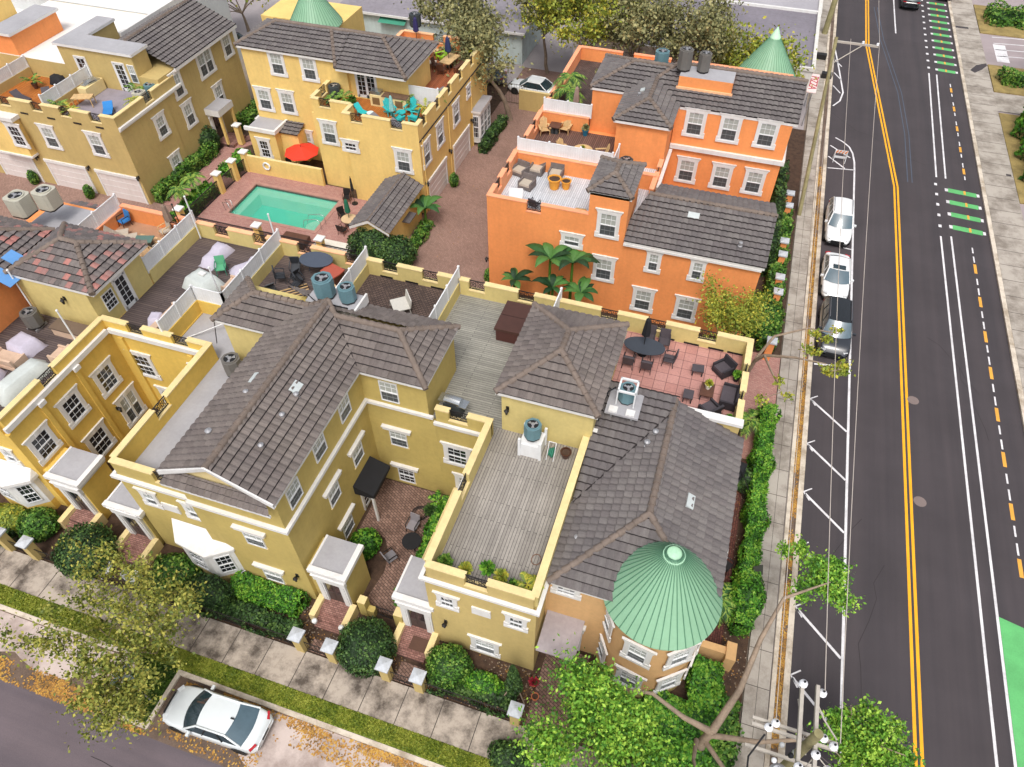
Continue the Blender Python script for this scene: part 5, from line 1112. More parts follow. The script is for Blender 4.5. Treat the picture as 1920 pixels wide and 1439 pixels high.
# =============== white vinyl fences on the decks ===============
VC = {}
def vfence(label, p, q, z0=7.15, h=.95, posts=3):
    L = hypot(q[0]-p[0], q[1]-p[1]); r = thing('vinyl_fence', label, 'fence', (p[0], p[1], z0), atan2(q[1]-p[1], q[0]-p[0])); b = MB()
    n = int(L/.16)
    for i in range(n): b.box(i*L/n+.004, (i+1)*L/n-.004, -.018, .018, .03, h-.05, WHF)
    b.build('panel', r, False); b = MB(); b.box(0, L, -.03, .03, h-.07, h, WHF); b.box(0, L, -.03, .03, 0, .07, WHF); b.build('rails', r, False)
    for i in range(posts):
        x = L*i/(posts-1); b = MB(); b.box(x-.055, x+.055, -.055, .055, -.1, h+.06, WHF); b.add([(x-.07, -.07, h+.06), (x+.07, -.07, h+.06), (x+.07, .07, h+.06), (x-.07, .07, h+.06), (x, 0, h+.14)], [(0, 1, 4), (1, 2, 4), (2, 3, 4), (3, 0, 4)], WHF); b.build('post', r, False)
    return r
vfence('white vinyl fence left of the dark deck, between the two roof terraces', (-29.95, 24.3), (-29.95, 29.0), posts=4)
vfence('long white vinyl fence right of the deck with covered loungers', (-24.05, 23.12), (-24.05, 29.0), posts=4)
vfence('short white vinyl fence forming the step of the deck corner', (-25.9, 23.12), (-24.05, 23.12), posts=2)
vfence('white vinyl fence beside the grey flat roof', (-25.93, 20.2), (-25.93, 23.12), posts=3)
vfence('white vinyl fence between the cluttered terrace and the brick terrace', (-18.38, 25.0), (-18.38, 29.1), 6.35, 1.75, 3)
vfence('white vinyl fence between the brick terrace and the green grey deck', (-12.7, 24.0), (-12.7, 29.1), 6.35, 1.75, 4)
vfence('short white vinyl fence by the hot tub behind the tower roof', (-6.75, 26.6), (-6.75, 29.1), 6.35, 1.75, 2)
vfence('white vinyl fence above the orange deck at the left', (-35.5, 25.0), (-35.5, 29.0), 7.2, .95, 3)
vfence('white vinyl fence behind the pale deck of the front orange house', (-13.5, 42.55), (-7.0, 42.55), 7.62, .9, 4)
vfence('white vinyl return fence by the black condenser', (-7.0, 42.55), (-7.0, 44.8), 6.5, 1.4, 2)
vfence('white vinyl fence behind the slatted brown deck', (-13.4, 48.5), (-9.9, 48.5), 7.52, .9, 3)
vfence('white vinyl fence between the two orange decks of the yellow house', (-25.3, 48.3), (-21.7, 48.3), 6.4, 1.5, 2)
vfence('white vinyl fence between the tan deck and the lilac deck', (-49.55, 38.3), (-49.55, 43.3), 7.0, .9, 4)
vfence('white vinyl fence at the far left of the olive house decks', (-55.6, 38.3), (-55.6, 43.3), 7.0, .9, 4)
bb = MB(); bb.box(-18.46, -18.3, 23.7, 28.9, 6.3, 7.1, ST_IN); bb.box(-12.78, -12.62, 23.7, 28.9, 6.3, 7.1, ST_IN); bb.box(-49.62, -49.48, 38.2, 43.3, 6.3, 7.0, ST_D); bb.box(-55.67, -55.53, 38.2, 43.3, 6.3, 7.0, ST_D)
one('party_walls', bb, 'low yellow walls under the white deck fences', 'wall')
# =============== shrubs and hedges ===============
bush('round_bush', 'big dark clipped round bush at the left by the sidewalk', 'bush', (*G(172, 1045, .3)[:2], 0), (1.55, 1.5, 1.15), LF_DARK, 5200, .09, 1)
bush('round_bush', 'green round bush under the left bay window', 'bush', (*G(78, 990, .3)[:2], 0), (1.05, 1.0, .8), LF_HEDGE, 2600, .1, 2)
bush('round_bush', 'yellow green bush at the left edge under the bay window', 'bush', (*G(22, 975, .3)[:2], 0), (1.3, .8, .6), LF_YEL, 1900, .1, 3)
bush('round_bush', 'dark clipped ball between the two gates', 'bush', (*G(690, 1222, .3)[:2], 0), (1.42, 1.38, 1.05), LF_DARK, 4800, .085, 4)
bush('round_bush', 'bright green clipped ball right of the second steps', 'bush', (*G(842, 1255, .3)[:2], 0), (1.1, 1.05, .85), LF_HEDGE, 3200, .085, 5)
bush('round_bush', 'small bright bush under the lower window', 'bush', (*G(905, 1285, .2)[:2], 0), (1.0, .55, .45), LF_BRIGHT, 1500, .09, 6)
bush('round_bush', 'bright rounded shrub beside the brick court path', 'bush', (*G(686, 1025, .3)[:2], 0), (.8, .9, .7), LF_BRIGHT, 1500, .11, 7)
bush('round_bush', 'big dark round tree like bush by the pool shed', 'bush', (*G(705, 485, .3)[:2], 0), (2.1, 1.5, 1.5), LF_DARK, 5200, .12, 8)
bush('round_bush', 'second lobe of dark bush nearer the alley by the shed', 'bush', (*G(745, 490, .3)[:2], 0), (1.5, 1.5, 1.2), LF_DARK, 3200, .12, 9)
bush('round_bush', 'dark round bush below the porch of the olive house', 'bush', (*G(388, 275, .3)[:2], 0), (1.3, 1.3, 1.2), LF_DARK, 2600, .12, 10)
hedgebox('hedge', 'bright green clipped hedge block in front of the gable house', 'hedge', -18.3, -14.6, 10.75, 11.85, 0, .75, LF_BRIGHT, 520, .085, 11)
hedgebox('hedge', 'long bright green hedge beside the avenue sidewalk', 'hedge', 5.5, 6.3, 16.6, 30.6, 0, 1.2, LF_BRIGHT, 620, .085, 12, wob=.15)
hedgebox('hedge', 'green hedge beside the sidewalk behind the parked cars', 'hedge', 4.9, 5.9, 36.3, 51.5, 0, 1.1, LF_HEDGE, 170, .14, 13)
hedgebox('hedge', 'curved green hedge below the turret', 'hedge', 4.0, 5.3, 9.9, 14.6, 0, .9, LF_BRIGHT, 420, .11, 14)
hedgebox('hedge', 'green hedge against the foot of the turret by the leafy tree', 'hedge', 2.2, 3.9, 9.9, 12.6, 0, .8, LF_BRIGHT, 420, .11, 15)
hedgebox('hedge', 'hedge at the foot of the olive house east wall', 'hedge', -42.8, -41.9, 38.4, 46.0, 0, 1.1, LF_HEDGE, 120, .14, 16)
hedgebox('hedge', 'low hedge left of the garden walk behind the porch', 'hedge', -43.0, -41.4, 50.5, 60, 0, 1.0, LF_HEDGE, 100, .15, 17)
hedgebox('hedge', 'planted bed of yellow green shrubs beside the pool fence', 'hedge', -39.8, -38.5, 36.3, 41.0, 0, .9, LF_BRIGHT, 140, .16, 18)
hedgebox('hedge', 'small bright hedge behind the pool gate', 'hedge', -39.9, -38.6, 43.0, 46.2, 0, .8, LF_BRIGHT, 140, .16, 19)
hedgebox('hedge', 'hedge strip along the shed and alley', 'hedge', -21.1, -20.2, 35.2, 42.2, 0, .45, LF_HEDGE, 140, .13, 20)
hedgebox('hedge', 'hedge under the white bay window on the alley', 'hedge', -20.5, -19.7, 53.2, 58.6, 0, .8, LF_DARK, 130, .14, 21)
hedgebox('hedge', 'dark creeping hedge behind the long iron fence', 'hedge', -22.5, -14.2, 9.75, 10.6, 0, .5, LF_DARK, 420, .1, 22, wob=.14)
hedgebox('hedge', 'dark creeping hedge behind the right iron fence', 'hedge', -7.2, -3.3, 9.8, 11.0, 0, .42, LF_DARK, 420, .1, 23, wob=.14)
hedgebox('hedge', 'dark hedge behind the fence at the left edge', 'hedge', -36, -30.9, 9.8, 11.0, 0, .6, LF_DARK, 260, .1, 24, wob=.14)
hedgebox('hedge', 'leafy climber row on the court dividing wall', 'hedge', -10.15, -9.75, 12.8, 18.8, .1, .95, LF_BRIGHT, 300, .13, 25, wob=.12)
hedgebox('hedge', 'dark green hedge at the feet of the middle orange house', 'hedge', 4.3, 5.0, 44, 56, 0, 2.4, LF_DARK, 70, .14, 26)
hedgebox('ground_cover', 'mixed ground cover below the leafy tree and sidewalk', 'plants', 4.2, 6.3, 8.6, 13.4, 0, .35, LF_HEDGE, 260, .12, 27, wob=.14)
hedgebox('hedge', 'broad bright shrub mass beside the east sidewalk', 'hedge', 24.6, 34, 61.5, 73.2, 0, 2.3, LF_BRIGHT, 75, .26, 28, wob=.5)
hedgebox('hedge', 'low clipped shrub in the straw bed by the east sidewalk', 'hedge', 24.1, 27.6, 80.6, 82.2, 0, 1.0, LF_HEDGE, 70, .2, 29, wob=.2)
hedgebox('hedge', 'low clipped shrub in the farthest straw bed', 'hedge', 24.3, 28.5, 95.5, 99, 0, 1.0, LF_HEDGE, 60, .2, 30, wob=.3)
for i, (p, lb) in enumerate((((68, 345), 'small clipped shrub between the two left garage doors'), ((172, 372), 'small clipped shrub right of the middle garage door'), ((852, 350), 'small clipped shrub between the two alley garage doors'), ((918, 530), 'small clipped shrub at the corner of the front orange house'))):
    bush('small_shrub', lb, 'bush', (*G(*p), ), (.4, .4, .7), LF_HEDGE, 500, .1, 40+i, 'small clipped shrubs beside the garages')
bush('round_bush', 'leafy bed at the corner of the first porch steps', 'bush', (*G(335, 1075, .2)[:2], 0), (1.3, .9, .6), LF_HEDGE, 1800, .11, 46)
bush('conifer_shrub', 'dark feathery conifer shrub left of the bright hedge', 'bush', (*G(400, 1120, .2)[:2], 0), (1.3, .8, 1.0), LF_DARK, 2600, .08, 47)
bush('round_bush', 'small dark shrub beside the pink terrace corner', 'bush', (*G(1395, 905, .2)[:2], 0), (.6, .8, .5), LF_DARK, 700, .12, 48)
bush('round_bush', 'leafy green bush where the hedge ends above the turret', 'bush', (*G(1395, 1130, .2)[:2], 0), (.9, 1.1, .9), LF_BRIGHT, 2200, .12, 49)
bush('round_bush', 'dark shrubs under the bare tree by the orange pillar', 'bush', (*G(1420, 600, .2)[:2], 0), (1.6, 2.2, .9), LF_HEDGE, 2600, .14, 50)
bush('round_bush', 'dark shrub at the bottom edge beside the leafy tree', 'bush', (*G(955, 1425, .2)[:2], 0), (1.0, .7, .6), LF_DARK, 1600, .09, 51)
# narrow cypress
cy = thing('cypress', 'slim dark cypress leaning in front of the deck house', 'tree', (*G(965, 1300, 0)[:2], 0)); rg = np.random.default_rng(3); n = 3200; zz = rg.random(n)**.8; aa = rg.uniform(0, 2*pi, n); rr = (1-zz)**.6*.42*rg.uniform(.7, 1.05, n)*np.minimum(1, zz*6+.2)
child('crown', leafmesh('crown', np.stack([rr*np.cos(aa)-zz*.1, rr*np.sin(aa), .35+zz*2.9], 1), .07, LF_DARK, 3), cy); b = MB(); b.tube([(0, 0, 0), (0, 0, 2.6)], [.06, .02], BARK); b.build('trunk', cy, False)
b = MB(); b.tube([(-.5, -.5, 0), (-.05, 0, 1.3)], .035, BARK2); b.tube([(.55, -.3, 0), (.05, 0, 1.3)], .035, BARK2); b.build('stake', cy, False)
# =============== trees ===============
def at(px, py, z=0): g_ = G(px, py, z); return (g_[0], g_[1], 0)
tree('crape_myrtle', 'many stemmed tree with sparse spring leaves over the sidewalk at the lower left', 'tree', (-20.7, 6.9, .1), 5.2, 4.9, LF_CRAPE, 101, 13500, .105, BARK2, .085, .1, 11, clump=.45, lv=3)
tree('leafy_tree', 'bright green leafy tree filling the bottom centre below the turret', 'tree', (.3, 8.3, .0), 5.4, 3.8, LF_FRESH, 103, 34000, .1, BARK2, .14, .3, 8, clump=.62)
# bare limbed oak at the corner with a few leafy branches
def limb(label_parts, base, segs, leaves, seed, mats, name='oak_tree', label='', size=.14, bark=BARK2, k=1, rk=1):
    leaves = [(c, r_, int(n*k)) for c, r_, n in leaves]; segs = [(p, [q*rk for q in r_]) for p, r_ in segs]
    r = thing(name, label, 'tree', base); b = MB()
    for pts, ra in segs: b.tube([tuple(a-c for a, c in zip(p, base)) for p in pts], ra, bark, 8)
    b.build('trunk', r, False); P = []; rg = np.random.default_rng(seed); tb = MB()
    for (c, rad, n) in leaves:
        c = np.array(c)-np.array(base); k = max(3, n//260)
        cl = c+rg.normal(size=(k, 3))*np.array(rad)*.55
        for q in cl: tb.tube([tuple(c), tuple((c+q)/2+rg.normal(size=3)*.15), tuple(q)], [.03, .02, .01], bark, 4, False)
        i = rg.integers(0, k, n); P.append(cl[i]+rg.normal(size=(n, 3))*np.array(rad)*.22)
    tb.build('twigs', r, False); child('crown', leafmesh('crown', np.concatenate(P), size, mats, seed), r); return r
B0 = (4.9, 10.9, 0)
limb(0, B0, [([B0, (4.7, 10.8, 1.6), (4.9, 11.0, 2.6)], [.3, .26, .24]), ([(4.9, 11, 2.6), (5.6, 12.6, 3.6), (6.0, 14.5, 4.6), (6.6, 16.2, 5.4), (8.3, 17.3, 5.8)], [.24, .18, .14, .1, .05]), ([(4.9, 11, 2.5), (3.6, 10.9, 3.4), (2.2, 11.2, 4.0), (.6, 10.8, 4.4)], [.22, .15, .11, .06]), ([(4.9, 10.9, 2.4), (6.6, 10.9, 3.4), (8.6, 11.4, 4.4), (10.4, 12.0, 4.9)], [.18, .13, .09, .05]), ([(4.8, 10.8, 1.8), (5.6, 9.6, 2.8), (7.8, 8.8, 3.8), (9.5, 8.8, 4.2)], [.16, .12, .09, .04]), ([(4.4, 10.6, 2.2), (4.2, 9.4, 3.6), (4.4, 8.3, 4.6)], [.14, .1, .06])],
     [((8.6, 17.6, 5.6), (1.2, 1.1, .5), 1900), ((7.2, 18.5, 5.2), (.7, .8, .4), 350), ((9.6, 12.4, 4.7), (.9, .9, .5), 1500), ((10.6, 11.6, 4.9), (1.0, 1.0, .6), 2200), ((9.8, 10.3, 4.6), (1.2, .8, .6), 2000), ((8.6, 9.3, 4.3), (1.0, .7, .5), 1000), ((.2, 10.6, 4.5), (.9, .7, .5), 1500)], 7, LF_FRESH, label='pruned oak with bare pale limbs and leafy tips reaching over the road', size=.095, k=2.2, rk=.72)
limb(0, (4.4, 33.6, 0), [([(4.4, 33.6, 0), (4.6, 33.4, 1.8), (4.9, 32.6, 3.2), (6.4, 31.9, 4.2), (8.0, 31.5, 4.6)], [.14, .12, .1, .07, .03]), ([(4.6, 33.4, 2.0), (5.3, 34.2, 3.4), (7.0, 34.6, 4.2), (8.6, 34.3, 4.5)], [.1, .08, .05, .03]), ([(4.9, 32.6, 3.2), (5.2, 31.0, 3.8), (5.8, 29.2, 4.2)], [.08, .06, .03])],
     [((8.6, 31.2, 4.6), (.9, .9, .3), 500), ((8.2, 34.0, 4.4), (.8, .6, .3), 260), ((5.9, 29.0, 4.2), (.7, .8, .3), 160), ((7.2, 32.6, 4.2), (.8, .8, .3), 160)], 9, LF_YEL, label='nearly bare crooked tree reaching from the pink terrace over the sidewalk', size=.13)
tree('small_tree', 'small airy yellow green tree in front of the orange wall', 'tree', (2.1, 33.9, 0), 7.0, 3.3, LF_YEL, 105, 8500, .1, BARK, .09, .36, 7, clump=.55)
oaks = [((-19.66, 59.5, 0), 9.5, 5.2, 'oak with thick trunk standing on the brown bed by the alley'), ((-25, 65.5, 0), 9.0, 6.0, 'oak behind the orange roof deck with the blue umbrella'), ((-14.5, 66, 0), 10, 6.2, 'oak rising behind the white parked car'), ((-9.5, 65.5, 0), 9.5, 6.0, 'oak behind the leafy terrace of the orange house'), ((-4.5, 66.3, 0), 9.8, 6.0, 'oak behind the three roof condensers'), ((-.5, 64.5, 0), 8.0, 4.6, 'yellowish oak left of the green cone roof'), ((-19, 69.5, 0), 9.0, 5.5, 'oak farthest back beside the grey roof shop'), ((-12, 72, 0), 9.0, 6.0, 'oak overhanging the flat grey roof')]
for i, (p, hh, sp, lb) in enumerate(oaks):
    tree('oak_tree', lb, 'tree', p, hh, sp, LF_OAK if i not in (5, 2) else LF_YEL, 200+i, 8500, .19, BARK, .28 if i == 0 else .2, .42, 7, 'oaks along the lane behind the houses', clump=.95)
tree('oak_tree', 'lone oak at the top left between the two tiled roofs', 'tree', (-53, 68.8, 0), 7.5, 5.2, LF_YEL, 220, 6000, .2, BARK, .2, .3, 8, clump=.75)
# bird of paradise, bananas, palms
def palm(name, label, base, h, n, L, mats, seed, banana=False, lean=(0, 0), tr=.1, droop=.7, up=.5, w=.4):
    r = thing(name, label, 'palm' if not banana else 'plant', base); b = MB(); top = (lean[0]*h, lean[1]*h, h); b.tube([(0, 0, 0), (top[0]*.5, top[1]*.5, h*.5), top], [tr*1.2, tr, tr*.8], BARK2 if not banana else LF_HEDGE[1], 8); b.build('trunk' if not banana else 'stem', r, False)
    (bananaleaves(top, n, L, mats, seed, .32) if banana else palmfronds(top, n, L, droop, mats, seed, w, up)).build('fronds' if not banana else 'leaves', r, False); return r
BAN = leafmats('banana_leaf', ['#4E7A3A', '#2F5A2C', '#1E3E22'])
for i, (x, y, hh, L, lb) in enumerate(((-9.1, 35.6, 4.6, 2.2, 'tall bird of paradise against the orange wall, left stem'), (-7.7, 35.9, 4.4, 2.2, 'tall bird of paradise against the orange wall, right stem'), (-8.6, 34.6, 3.2, 1.7, 'lower bird of paradise clump at the left foot of the tall pair'), (-6.8, 34.8, 3.0, 1.8, 'lower bird of paradise clump at the right foot of the tall pair'), (-11.4, 35.2, 2.6, 1.6, 'small bird of paradise near the corner of the orange wall'))): palm('bird_of_paradise', lb, (x, y, 0), hh, 11, L, BAN, 60+i, True, tr=.1)
palm('banana_plant', 'banana plant by the shed and the alley garage', (*G(800, 425)[:2], 0), 1.6, 10, 2.0, BAN, 70, True)
for i, (p, lb) in enumerate((((352, 395), 'small feathery palm in the bed left of the pool fence'), ((372, 372), 'small feathery palm behind its twin by the garden walk'))): palm('small_palm', lb, at(*p), 1.9, 13, 1.3, LF_PALM, 72+i, w=.3)
palm('small_palm', 'arching palm where the avenue hedge begins', (4.9, 29.5, 0), .9, 13, 1.5, LF_PALM, 75, w=.3); palm('small_palm', 'feathery palm beside the turret brick path', (4.7, 17.6, 0), 1.2, 12, 1.3, LF_PALM, 76, w=.3)
palm('tall_palm', 'tall palm on the brown terrace of the orange house', (-12.3, 51.5, 6.3), 1.4, 12, 1.7, LF_PALM, 77, w=.4); palm('tall_palm', 'second palm crowding the brown terrace edge', (-12.6, 53.0, 6.3), 1.8, 12, 1.8, LF_PALM, 78, w=.4)
palm('tall_palm', 'leaning palm with grey trunk by the east driveway', (26.3, 82.0, 0), 7.5, 14, 3.2, LF_DARK, 80, lean=(.28, .0), tr=.22, droop=.9, w=.6); palm('tall_palm', 'second leaning palm beside the east shrub mass', (27.0, 75.3, 0), 6.5, 14, 3.0, LF_DARK, 81, lean=(.3, .05), tr=.2, droop=.9, w=.6)
# =============== pool ===============
pl = thing('swimming_pool', 'rectangular turquoise swimming pool with pale shallow ledge', 'swimming pool', (-32.5, 40.8, 0))
PLS = M('pool_plaster', '#BFD9C9', .6, .05); PDP = M('pool_deep_plaster', '#58C0A8', .6, .08, .4, 3); TLE = M('dark_waterline_tile', '#4A4440', .4, .2, 2, 20); PCP = M('pool_coping_brick', '#A87F74', .85, .15, 2, 15)
b = MB(); a, c, d, e_ = -36.3, -28.7, 38.7, 42.9
b.box(a-.1, c+.1, d-.1, e_+.1, -1.5, -1.35, PDP)
for q in ((a-.1, a, d-.1, e_+.1), (c, c+.1, d-.1, e_+.1), (a, c, d-.1, d), (a, c, e_, e_+.1)): b.box(*q, -1.35, .0, PLS)
b.box(a, c, e_-.7, e_, -1.35, -.3, PLS); b.box(a, a+.55, d, e_-.7, -1.35, -.3, PLS); b.build('basin', pl)
b = MB(); b.box(a, c, e_-.03, e_-.005, -.12, .04, TLE); b.box(a+.005, a+.03, d, e_-.03, -.12, .04, TLE); b.build('waterline_tiles', pl)
b = MB()
for q in ((a-.3, a, d-.3, e_+.3), (c, c+.3, d-.3, e_+.3), (a, c, d-.3, d), (a, c, e_, e_+.3)): b.box(*q, -.02, .15, PCP)
b.build('coping', pl)
b = MB(); b.prism([(c, d), (c-.0, d+1.7)]+[(c-1.2*sin(t), d+.85+.85*cos(t)) for t in [pi*i/8 for i in range(1, 8)]], -1.3, -.2, PLS); b.build('entry_steps', pl)
t = NT('pool_water'); nz = t.noise(1.6, 3); t.base(t.mix(lin('#3FB99A'), lin('#5ACBB0'), nz)); t.b.inputs['Alpha'].default_value = .5; t.bump(t.noise(2.5, 3), .12, .05); WAT = t.fin(.06)
b = MB(); b.poly([(a, d, -.06), (c, d, -.06), (c, e_, -.06), (a, e_, -.06)], WAT); b.build('water_surface', pl)
STEEL = M('stainless_steel', '#C8CCCE', .25, .05, metal=.9)
b = MB()
for y in (39.0, 39.7): b.tube([(-28.2, y, .1), (-28.2, y, .9), (-28.6, y, 1.0), (-29.6, y, .7), (-29.9, y, -.2)], .025, STEEL, 6)
b.build('hand_rail', pl)
b = MB(); 
for y in (38.9, 39.3): b.tube([(-36.6, y, .1), (-36.7, y, .9), (-36.2, y, .9), (-36.1, y, -.3)], .025, STEEL, 6)
b.build('pool_ladder', pl)
b = MB(); x, z = onY(506, 331, 44.33); b.T = Matrix.Translation((x, 44.28, 1.05)) @ Matrix.Rotation(pi/2, 4, 'X'); pts = [(.3*cos(2*pi*i/16), .3*sin(2*pi*i/16), 0) for i in range(17)]; b.tube(pts, .07, WHF, 8, False); b.T = None
one('life_ring', b, 'white life ring hanging on the yellow patio wall by the pool', 'life ring')
# =============== condensers ===============
def condenser(colr, w=.8, h=.85, square=False, grill=None):
    r = thing('air_conditioner', 'x', 'air conditioner'); m = colr; n = 4 if square else 12; b = MB(); c = .13 if square else .25; hw = w/2
    p = [(-hw+c, -hw), (hw-c, -hw), (hw, -hw+c), (hw, hw-c), (hw-c, hw), (-hw+c, hw), (-hw, hw-c), (-hw, -hw+c)]
    b.prism(p, .08, h, m); k = .93; b.prism([(x*.97, y*.97) for x, y in p], 0, .08, IRON); b.build('casing', r, False)
    b = MB()
    for i in range(9):
        z = .14+(h-.24)*i/9; b.prism([(x*1.012, y*1.012) for x, y in p], z, z+.025, grill or m)
    b.build('louvres', r, False)
    b = MB(); b.lathe([(hw*.82, 0), (hw*.82, .05), (hw*.7, .055), (hw*.68, .012)], m, 20, (0, 0, h), False, cap=False); b.lathe([(hw*.69, .013), (0, .013)], BLACK, 20, (0, 0, h), False, cap=False); b.build('fan_ring', r, False)
    b = MB()
    for i in range(3):
        a_ = 2*pi*i/3+.4; b.add([(0, 0, h+.03), (hw*.6*cos(a_), hw*.6*sin(a_), h+.025), (hw*.62*cos(a_+.7), hw*.62*sin(a_+.7), h+.045)], [(0, 1, 2)], GALV)
    b.lathe([(.09, .02), (.09, .06), (0, .07)], GALV, 10, (0, 0, h)); b.build('fan', r, False); return r
TEAL = M('teal_grey_casing', '#62828A', .5, .1); DGR = M('dark_grey_casing', '#6A6763', .5, .1); BGE = M('beige_casing', '#B5B2A4', .5, .08); CHR = M('charcoal_casing', '#3E4548', .5, .1)
PT, PG, PB_, PK = Proto(condenser(TEAL)), Proto(condenser(DGR)), Proto(condenser(BGE, .9, .95, True)), Proto(condenser(CHR))
gp = 'air conditioner condensers on roofs and decks'
PT.put((-17.3, 23.0, 9.95), 0, 'larger teal condenser behind the ridge of the gable roof', gp, 1.25); PT.put((-16.05, 23.0, 9.95), 0, 'smaller teal condenser right of its larger twin on the gable roof', gp, 1.0)
PT.put((-5.45, 19.6, 7.45), 0, 'teal condenser on the white stand against the tower wall', gp, .95); PT.put((-1.75, 22.3, 8.35), 0, 'teal condenser in a white cage on the roof beside the pink terrace', gp, .95)
PG.put((-21.6, 19.7, 6.25), 0, 'dark grey condenser on the grey flat roof', gp, 1.15); PG.put((-33.7, 19.2, 6.5), 0, 'dark grey condenser on short legs on the left deck', gp, 1.1)
PB_.put((-38.0, 24.9, 9.0), 0, 'big beige condenser cut by the left edge', gp, 1.25); PB_.put((-37.0, 25.9, 9.0), 0, 'big beige condenser second from the left edge', gp, 1.2)
PG.put((-4.1, 50.3, 11.06), 0, 'tall brown grey condenser left on the orange roof platform', gp, (1.15, 1.15, 1.6)); PG.put((-2.8, 50.4, 11.06), 0, 'narrower brown grey condenser right on the orange roof platform', gp, (1.0, 1.0, 1.45))
PT.put((-5.9, 52.3, 10.2), 0, 'teal condenser behind the ridge of the middle orange house', gp, 1.2)
PK.put((-6.3, 44.1, 6.4), 0, 'black topped condenser between the two orange decks', gp, 1.1); PK.put((-30.0, 48.3-.9, 6.4), 0, 'dark condenser among the potted plants on the yellow house deck', gp, 1.15)
PB_.put((-43.9, 42.0, 6.4), 0, 'pale round topped condenser on the olive house deck, nearer', gp, .95); PT.put((-43.8, 43.2, 6.4), 0, 'blue grey condenser on the olive house deck, farther', gp, 1.1); PK.put((-28.8, 60.5, 6.9), 0, 'dark condenser far behind the yellow house roof', gp, 1.2)
PK.put((-51.3, 44.6, 7.7), 0, 'dark condenser beside the grey roof box at the upper left', gp, 1.0)
b = MB(); b.box(-18.1, -15.4, 22.35, 23.55, 9.0, 9.9, WH, GREYROOF); b.box(-15.4, -15.3, 22.3, 23.6, 9.5, 10.05, WH); b.tube([(-17.9, 22.4, 10.3), (-17.5, 22.35, 9.97), (-15.8, 22.4, 9.97)], .03, BLACK); one('equipment_platform', b, 'white and grey metal platform carrying the two teal condensers', 'platform')
b = MB(); b.box(-5.95, -4.95, 19.15, 20.1, 6.34, 7.2, WHF); 
for x in (-5.95, -4.95):
    for y in (19.15, 20.1): b.box(x-.06, x+.06, y-.06, y+.06, 6.34, 7.55, WHF)
one('condenser_stand', b, 'white boxed stand on the grey deck against the tower', 'stand')
b = MB(); b.box(-2.55, -1.0, 21.3, 22.8, 8.2, 8.32, GREYROOF)
for x in (-2.25, -1.3):
    for y in (21.5, 22.6): b.box(x-.04, x+.04, y-.04, y+.04, 7.2, 8.2, GALV)
b.box(-2.4, -2.0, 21.35, 21.7, 8.32, 8.4, WH); b.box(-1.6, -1.2, 21.35, 21.7, 8.32, 8.4, WH); b.tube([(-2.3, 22.3, 9.0), (-2.6, 22.0, 8.9), (-2.75, 21.5, 8.3), (-2.75, 20.9, 7.5)], .04, BLACK); b.box(-2.85, -2.65, 20.5, 20.7, 7.2, 7.7, WH)
one('condenser_platform', b, 'raised metal platform with black pipe beside the hip roof', 'platform')
b = MB()
for x in (-2.15, -1.35):
    for y in (21.9, 22.7): b.box(x-.03, x+.03, y-.03, y+.03, 8.3, 9.3, WHF)
for q in ((-2.18, -1.32, 21.86, 21.94), (-2.18, -1.32, 22.66, 22.74), (-2.18, -2.1, 21.94, 22.66), (-1.4, -1.32, 21.94, 22.66)): b.box(*q, 9.2, 9.3, WHF)
one('condenser_cage', b, 'white tube cage round the condenser by the pink terrace', 'cage')
b = MB()
for x in (-34.0, -33.4): b.box(x-.04, x+.04, 18.8, 19.6, 6.35, 6.48, GALV)
one('condenser_feet', b, 'two pale rails under the condenser on the left deck', 'stand')
# =============== furniture ===============
TEALP = M('turquoise_plastic', '#2FB3B3', .5, .08); LIME = M('lime_plastic', '#9CCB2E', .5, .08); TANW = M('tan_wood', '#C9A877', .7, .2, 3, 20); CUSH = M('grey_cushion', '#B5A999', .9, .1, 2, 15); DWICK = M('dark_wicker', '#2F2B30', .7, .25, 4, 40); SLING = M('dark_sling', '#4A4348', .7, .15, 4, 30); COVER = M('pale_grey_cover', '#BDC3C0', .8, .08, 1, 8, .3, 6); COVL = M('lilac_grey_cover', '#B9B3C2', .8, .08, 1, 8, .3, 6); BEIGEC = M('beige_cushion', '#C9AD96', .9, .1, 2, 12); BRN = M('brown_wood', '#5A3A2C', .6, .2, 3, 20); GREYW = M('grey_sling', '#7A777C', .8, .15)
def chair(m, sm=None, arms=True, w=.55, sh=.42, bh=.5, rec=.18, cush=None):
    r = thing('patio_chair', 'x', 'chair'); sm = sm or m
    b = MB(); b.box(-w/2, w/2, -w/2, w/2, sh-.05, sh+(.08 if cush else 0), cush or sm); b.build('seat', r, False)
    b = MB(); b.cbox((0, w/2+.06, sh+bh/2), (w, .06, bh+.1), sm, rx=-rec); b.build('backrest', r, False)
    for sx in (-1, 1):
        for sy in (-1, 1): b = MB(); b.tube([(sx*(w/2-.03), sy*(w/2-.03), sh-.04), (sx*(w/2), sy*(w/2+.02), 0)], .022, m, 5); b.build('leg', r, False)
        if arms: b = MB(); b.tube([(sx*w/2, w/2, sh+.28), (sx*w/2, -w/2+.05, sh+.26), (sx*w/2, -w/2+.02, sh)], .03, m, 5); b.build('armrest', r, False)
    return r
